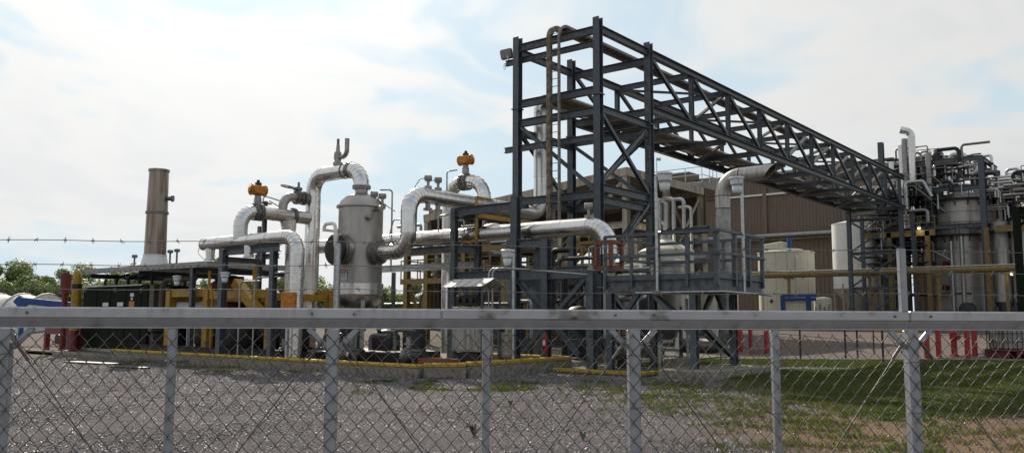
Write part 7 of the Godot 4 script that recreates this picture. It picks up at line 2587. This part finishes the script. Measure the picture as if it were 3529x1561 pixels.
	for k in 12:
		mb = MB.new()
		var z := -14.0 + k * 3.0
		mb.bar(V(40.6, gh(40.6, z) + 0.05, z), V(40.6, gh(40.6, z + 2.98) + 0.05, z + 2.98), 0.3, 0.34)
		part(t, "kerb_stone", mb, M.kerb_paint if k % 3 == 1 else M.concrete)

func bollard(x: float, z: float, h: float, label: String) -> void:
	var t := thing("bollard", label, "bollard", "red bollards", V(x, gh(x, z), z))
	var mb := MB.new()
	mb.lathe([Vector2(0.11, -0.1), Vector2(0.11, h - 0.08), Vector2(0.1, h - 0.03), Vector2(0.06, h), Vector2(0.0, h + 0.01)], 18, Transform3D.IDENTITY, true)
	part(t, "post", mb, M.red)
	mb = MB.new()
	mb.lathe([Vector2(0.19, -0.05), Vector2(0.19, 0.03), Vector2(0.1, 0.05)], 18)
	part(t, "footing", mb, M.concrete)

func make_yard() -> void:
	bollard(12.39, -0.03, 1.12, "red bollard nearest the platform's right legs")
	bollard(17.2, -1.58, 1.06, "red bollard standing farthest back near the platform")
	bollard(11.65, 1.55, 1.1, "red bollard just left of a narrow gate post, third from the platform")
	bollard(11.34, 8.41, 1.26, "red bollard at the left end of the right-hand group, left of the hydrant")
	bollard(13.12, 8.46, 1.27, "red bollard second from the left in the right-hand group")
	bollard(12.53, 9.67, 1.25, "red bollard just right of the hydrant, nearest the camera")
	bollard(15.17, 9.45, 1.27, "red bollard at the right end of the right-hand group")
	var mb: MB
	var t := thing("fire_hydrant", "red fire hydrant between the right-hand bollards", "fire hydrant", "", V(15.83, 0, 8.51))
	mb = MB.new()
	mb.lathe([Vector2(0.2, 0.0), Vector2(0.2, 0.06), Vector2(0.13, 0.08), Vector2(0.125, 0.7), Vector2(0.17, 0.72), Vector2(0.17, 0.78), Vector2(0.16, 0.98), Vector2(0.18, 1.0), Vector2(0.18, 1.04), Vector2(0.13, 1.14), Vector2(0.05, 1.2), Vector2(0.05, 1.26), Vector2(0.0, 1.26)], 20)
	part(t, "barrel", mb, M.red)
	for q in [V(1, 0, 0), V(-1, 0, 0), V(-0.4, 0, 0.9)]:
		mb = MB.new()
		mb.tube(PV([V(0, 0.86, 0) + q * 0.1, V(0, 0.86, 0) + q * 0.26]), 0.075, 12)
		mb.tube(PV([V(0, 0.86, 0) + q * 0.26, V(0, 0.86, 0) + q * 0.31]), 0.095, 8)
		part(t, "outlet", mb, M.red)
	# caged tote on a red pallet
	t = thing("caged_tote", "pale caged liquid tote on a red pallet at the right edge", "tote", "", V(15.7, 0, 10.6), 0.67)
	mb = MB.new()
	mb.box(V(0, 0.85, 0), V(1.2, 1.0, 1.0), Basis.IDENTITY, 0.08)
	part(t, "bottle", mb, M.panel_grey)
	for k in 6:
		for e: float in [-1.0, 1.0]:
			mb = MB.new()
			mb.bar(V(-0.6 + k * 0.24, 0.3, e * 0.53), V(-0.6 + k * 0.24, 1.42, e * 0.53), 0.02, 0.02, V(1, 0, 0))
			part(t, "cage_bar", mb, M.black_iron)
			mb = MB.new()
			mb.bar(V(e * 0.63, 0.3, -0.5 + k * 0.2), V(e * 0.63, 1.42, -0.5 + k * 0.2), 0.02, 0.02, V(1, 0, 0))
			part(t, "cage_bar", mb, M.black_iron)
	for y: float in [0.36, 0.7, 1.05, 1.42]:
		for e: float in [-1.0, 1.0]:
			mb = MB.new()
			mb.bar(V(-0.63, y, e * 0.54), V(0.63, y, e * 0.54), 0.02, 0.025)
			part(t, "cage_bar", mb, M.black_iron)
			mb = MB.new()
			mb.bar(V(e * 0.64, y, -0.54), V(e * 0.64, y, 0.54), 0.02, 0.025)
			part(t, "cage_bar", mb, M.black_iron)
	for z: float in [-0.45, 0.0, 0.45]:
		mb = MB.new()
		mb.box(V(0, 0.15, z), V(1.7, 0.3, 0.16), Basis.IDENTITY, 0.02)
		part(t, "pallet_runner", mb, M.maroon)
	mb = MB.new()
	mb.box(V(0, 0.325, 0), V(1.7, 0.05, 1.2), Basis.IDENTITY, 0.01)
	part(t, "pallet_top", mb, M.maroon)
	# thin black swing gate in the yard
	t = thing("pipe_swing_gate", "thin dark pipe-framed swing gate in the yard beyond the lawn", "gate")
	for q in [[7.7, 4.55, 1.35], [10.3, 5.5, 1.5], [10.75, 5.85, 1.5], [6.6, 8.0, 1.2]]:
		mb = MB.new()
		mb.tube(PV([V(q[0], -0.05, q[1]), V(q[0], q[2], q[1])]), 0.04, 8)
		part(t, "post", mb, M.black_iron)
	for q in [[V(10.75, 0.35, 5.85), V(6.9, 0.35, 7.6)], [V(10.75, 1.25, 5.85), V(6.9, 1.25, 7.6)], [V(6.9, 0.35, 7.6), V(6.9, 1.25, 7.6)], [V(7.7, 1.3, 4.55), V(10.3, 1.4, 5.5)]]:
		mb = MB.new()
		mb.tube(PV([q[0], q[1]]), 0.025, 8)
		part(t, "rail", mb, M.black_iron)
	# weeds in the gravel
	for q in [[1402, -17.6, 9.3, 0.16, "small reddish weed growing alone in the gravel"], [0, -16.9, 10.6, 0.12, "tiny green weed in the gravel near a narrow gate post"], [0, -14.2, 7.2, 0.13, "low green weed in the gravel left of a wide gate post"]]:
		var wr := RandomNumberGenerator.new()
		wr.seed = int(q[3] * 1000)
		mb = MB.new()
		for k in 16:
			var a := wr.randf() * TAU
			var d := V(cos(a), 0, sin(a))
			var h: float = q[3] * wr.randf_range(0.5, 1.2)
			var p0 := V(q[1], 0, q[2])
			var p1 := p0 + d * h * 0.5 + V(0, h, 0)
			var w := V(-d.z, 0, d.x) * h * 0.14
			mb.quad(p0 - w * 0.3, (p0 + p1) * 0.5 - w, p1, (p0 + p1) * 0.5 + w, (V(0, 0.6, 0) + d).normalized())
		single("weed", mb, M.weed_red if q[0] > 0 else M.weed, q[4], "weed", "weeds in the gravel")
	# utility box and flat stones
	t = thing("valve_box_lid", "rusty brown valve box lid on the ground between the red bollards", "lid")
	mb = MB.new()
	mb.box(V(12.2, 0.1, 0.9), V(0.9, 0.22, 0.7), Basis(Vector3.UP, 0.4), 0.02)
	part(t, "frame", mb, M.concrete)
	mb = MB.new()
	mb.box(V(12.2, 0.23, 0.9), V(0.8, 0.05, 0.6), Basis(Vector3.UP, 0.4), 0.01)
	part(t, "cover", mb, M.rusty)
	for q in [[-12.4, -12.5, 2.6, 0.5, "long dark rubber mat strip lying on the gravel at far left"], [-12.8, -9.2, 1.6, 0.35, "shorter dark rubber mat strip lying on the gravel"]]:
		mb = MB.new()
		mb.box(V(q[0], 0.03, q[1]), V(q[3], 0.05, q[2]), Basis(Vector3.UP, 0.12), 0.02)
		single("rubber_strip", mb, M.black_iron, q[4], "mat", "dark strips on the gravel")

func _ready() -> void:
	rng.seed = 20
	make_materials()
	make_light_and_camera()
	make_ground()
	make_site()
	make_gate()
	make_tower()
	make_bridge()
	make_pipes()
	make_rack()
	make_left()
	make_platform()
	make_back()
	make_right()
	make_yard()
	make_trees()
	make_stuff()
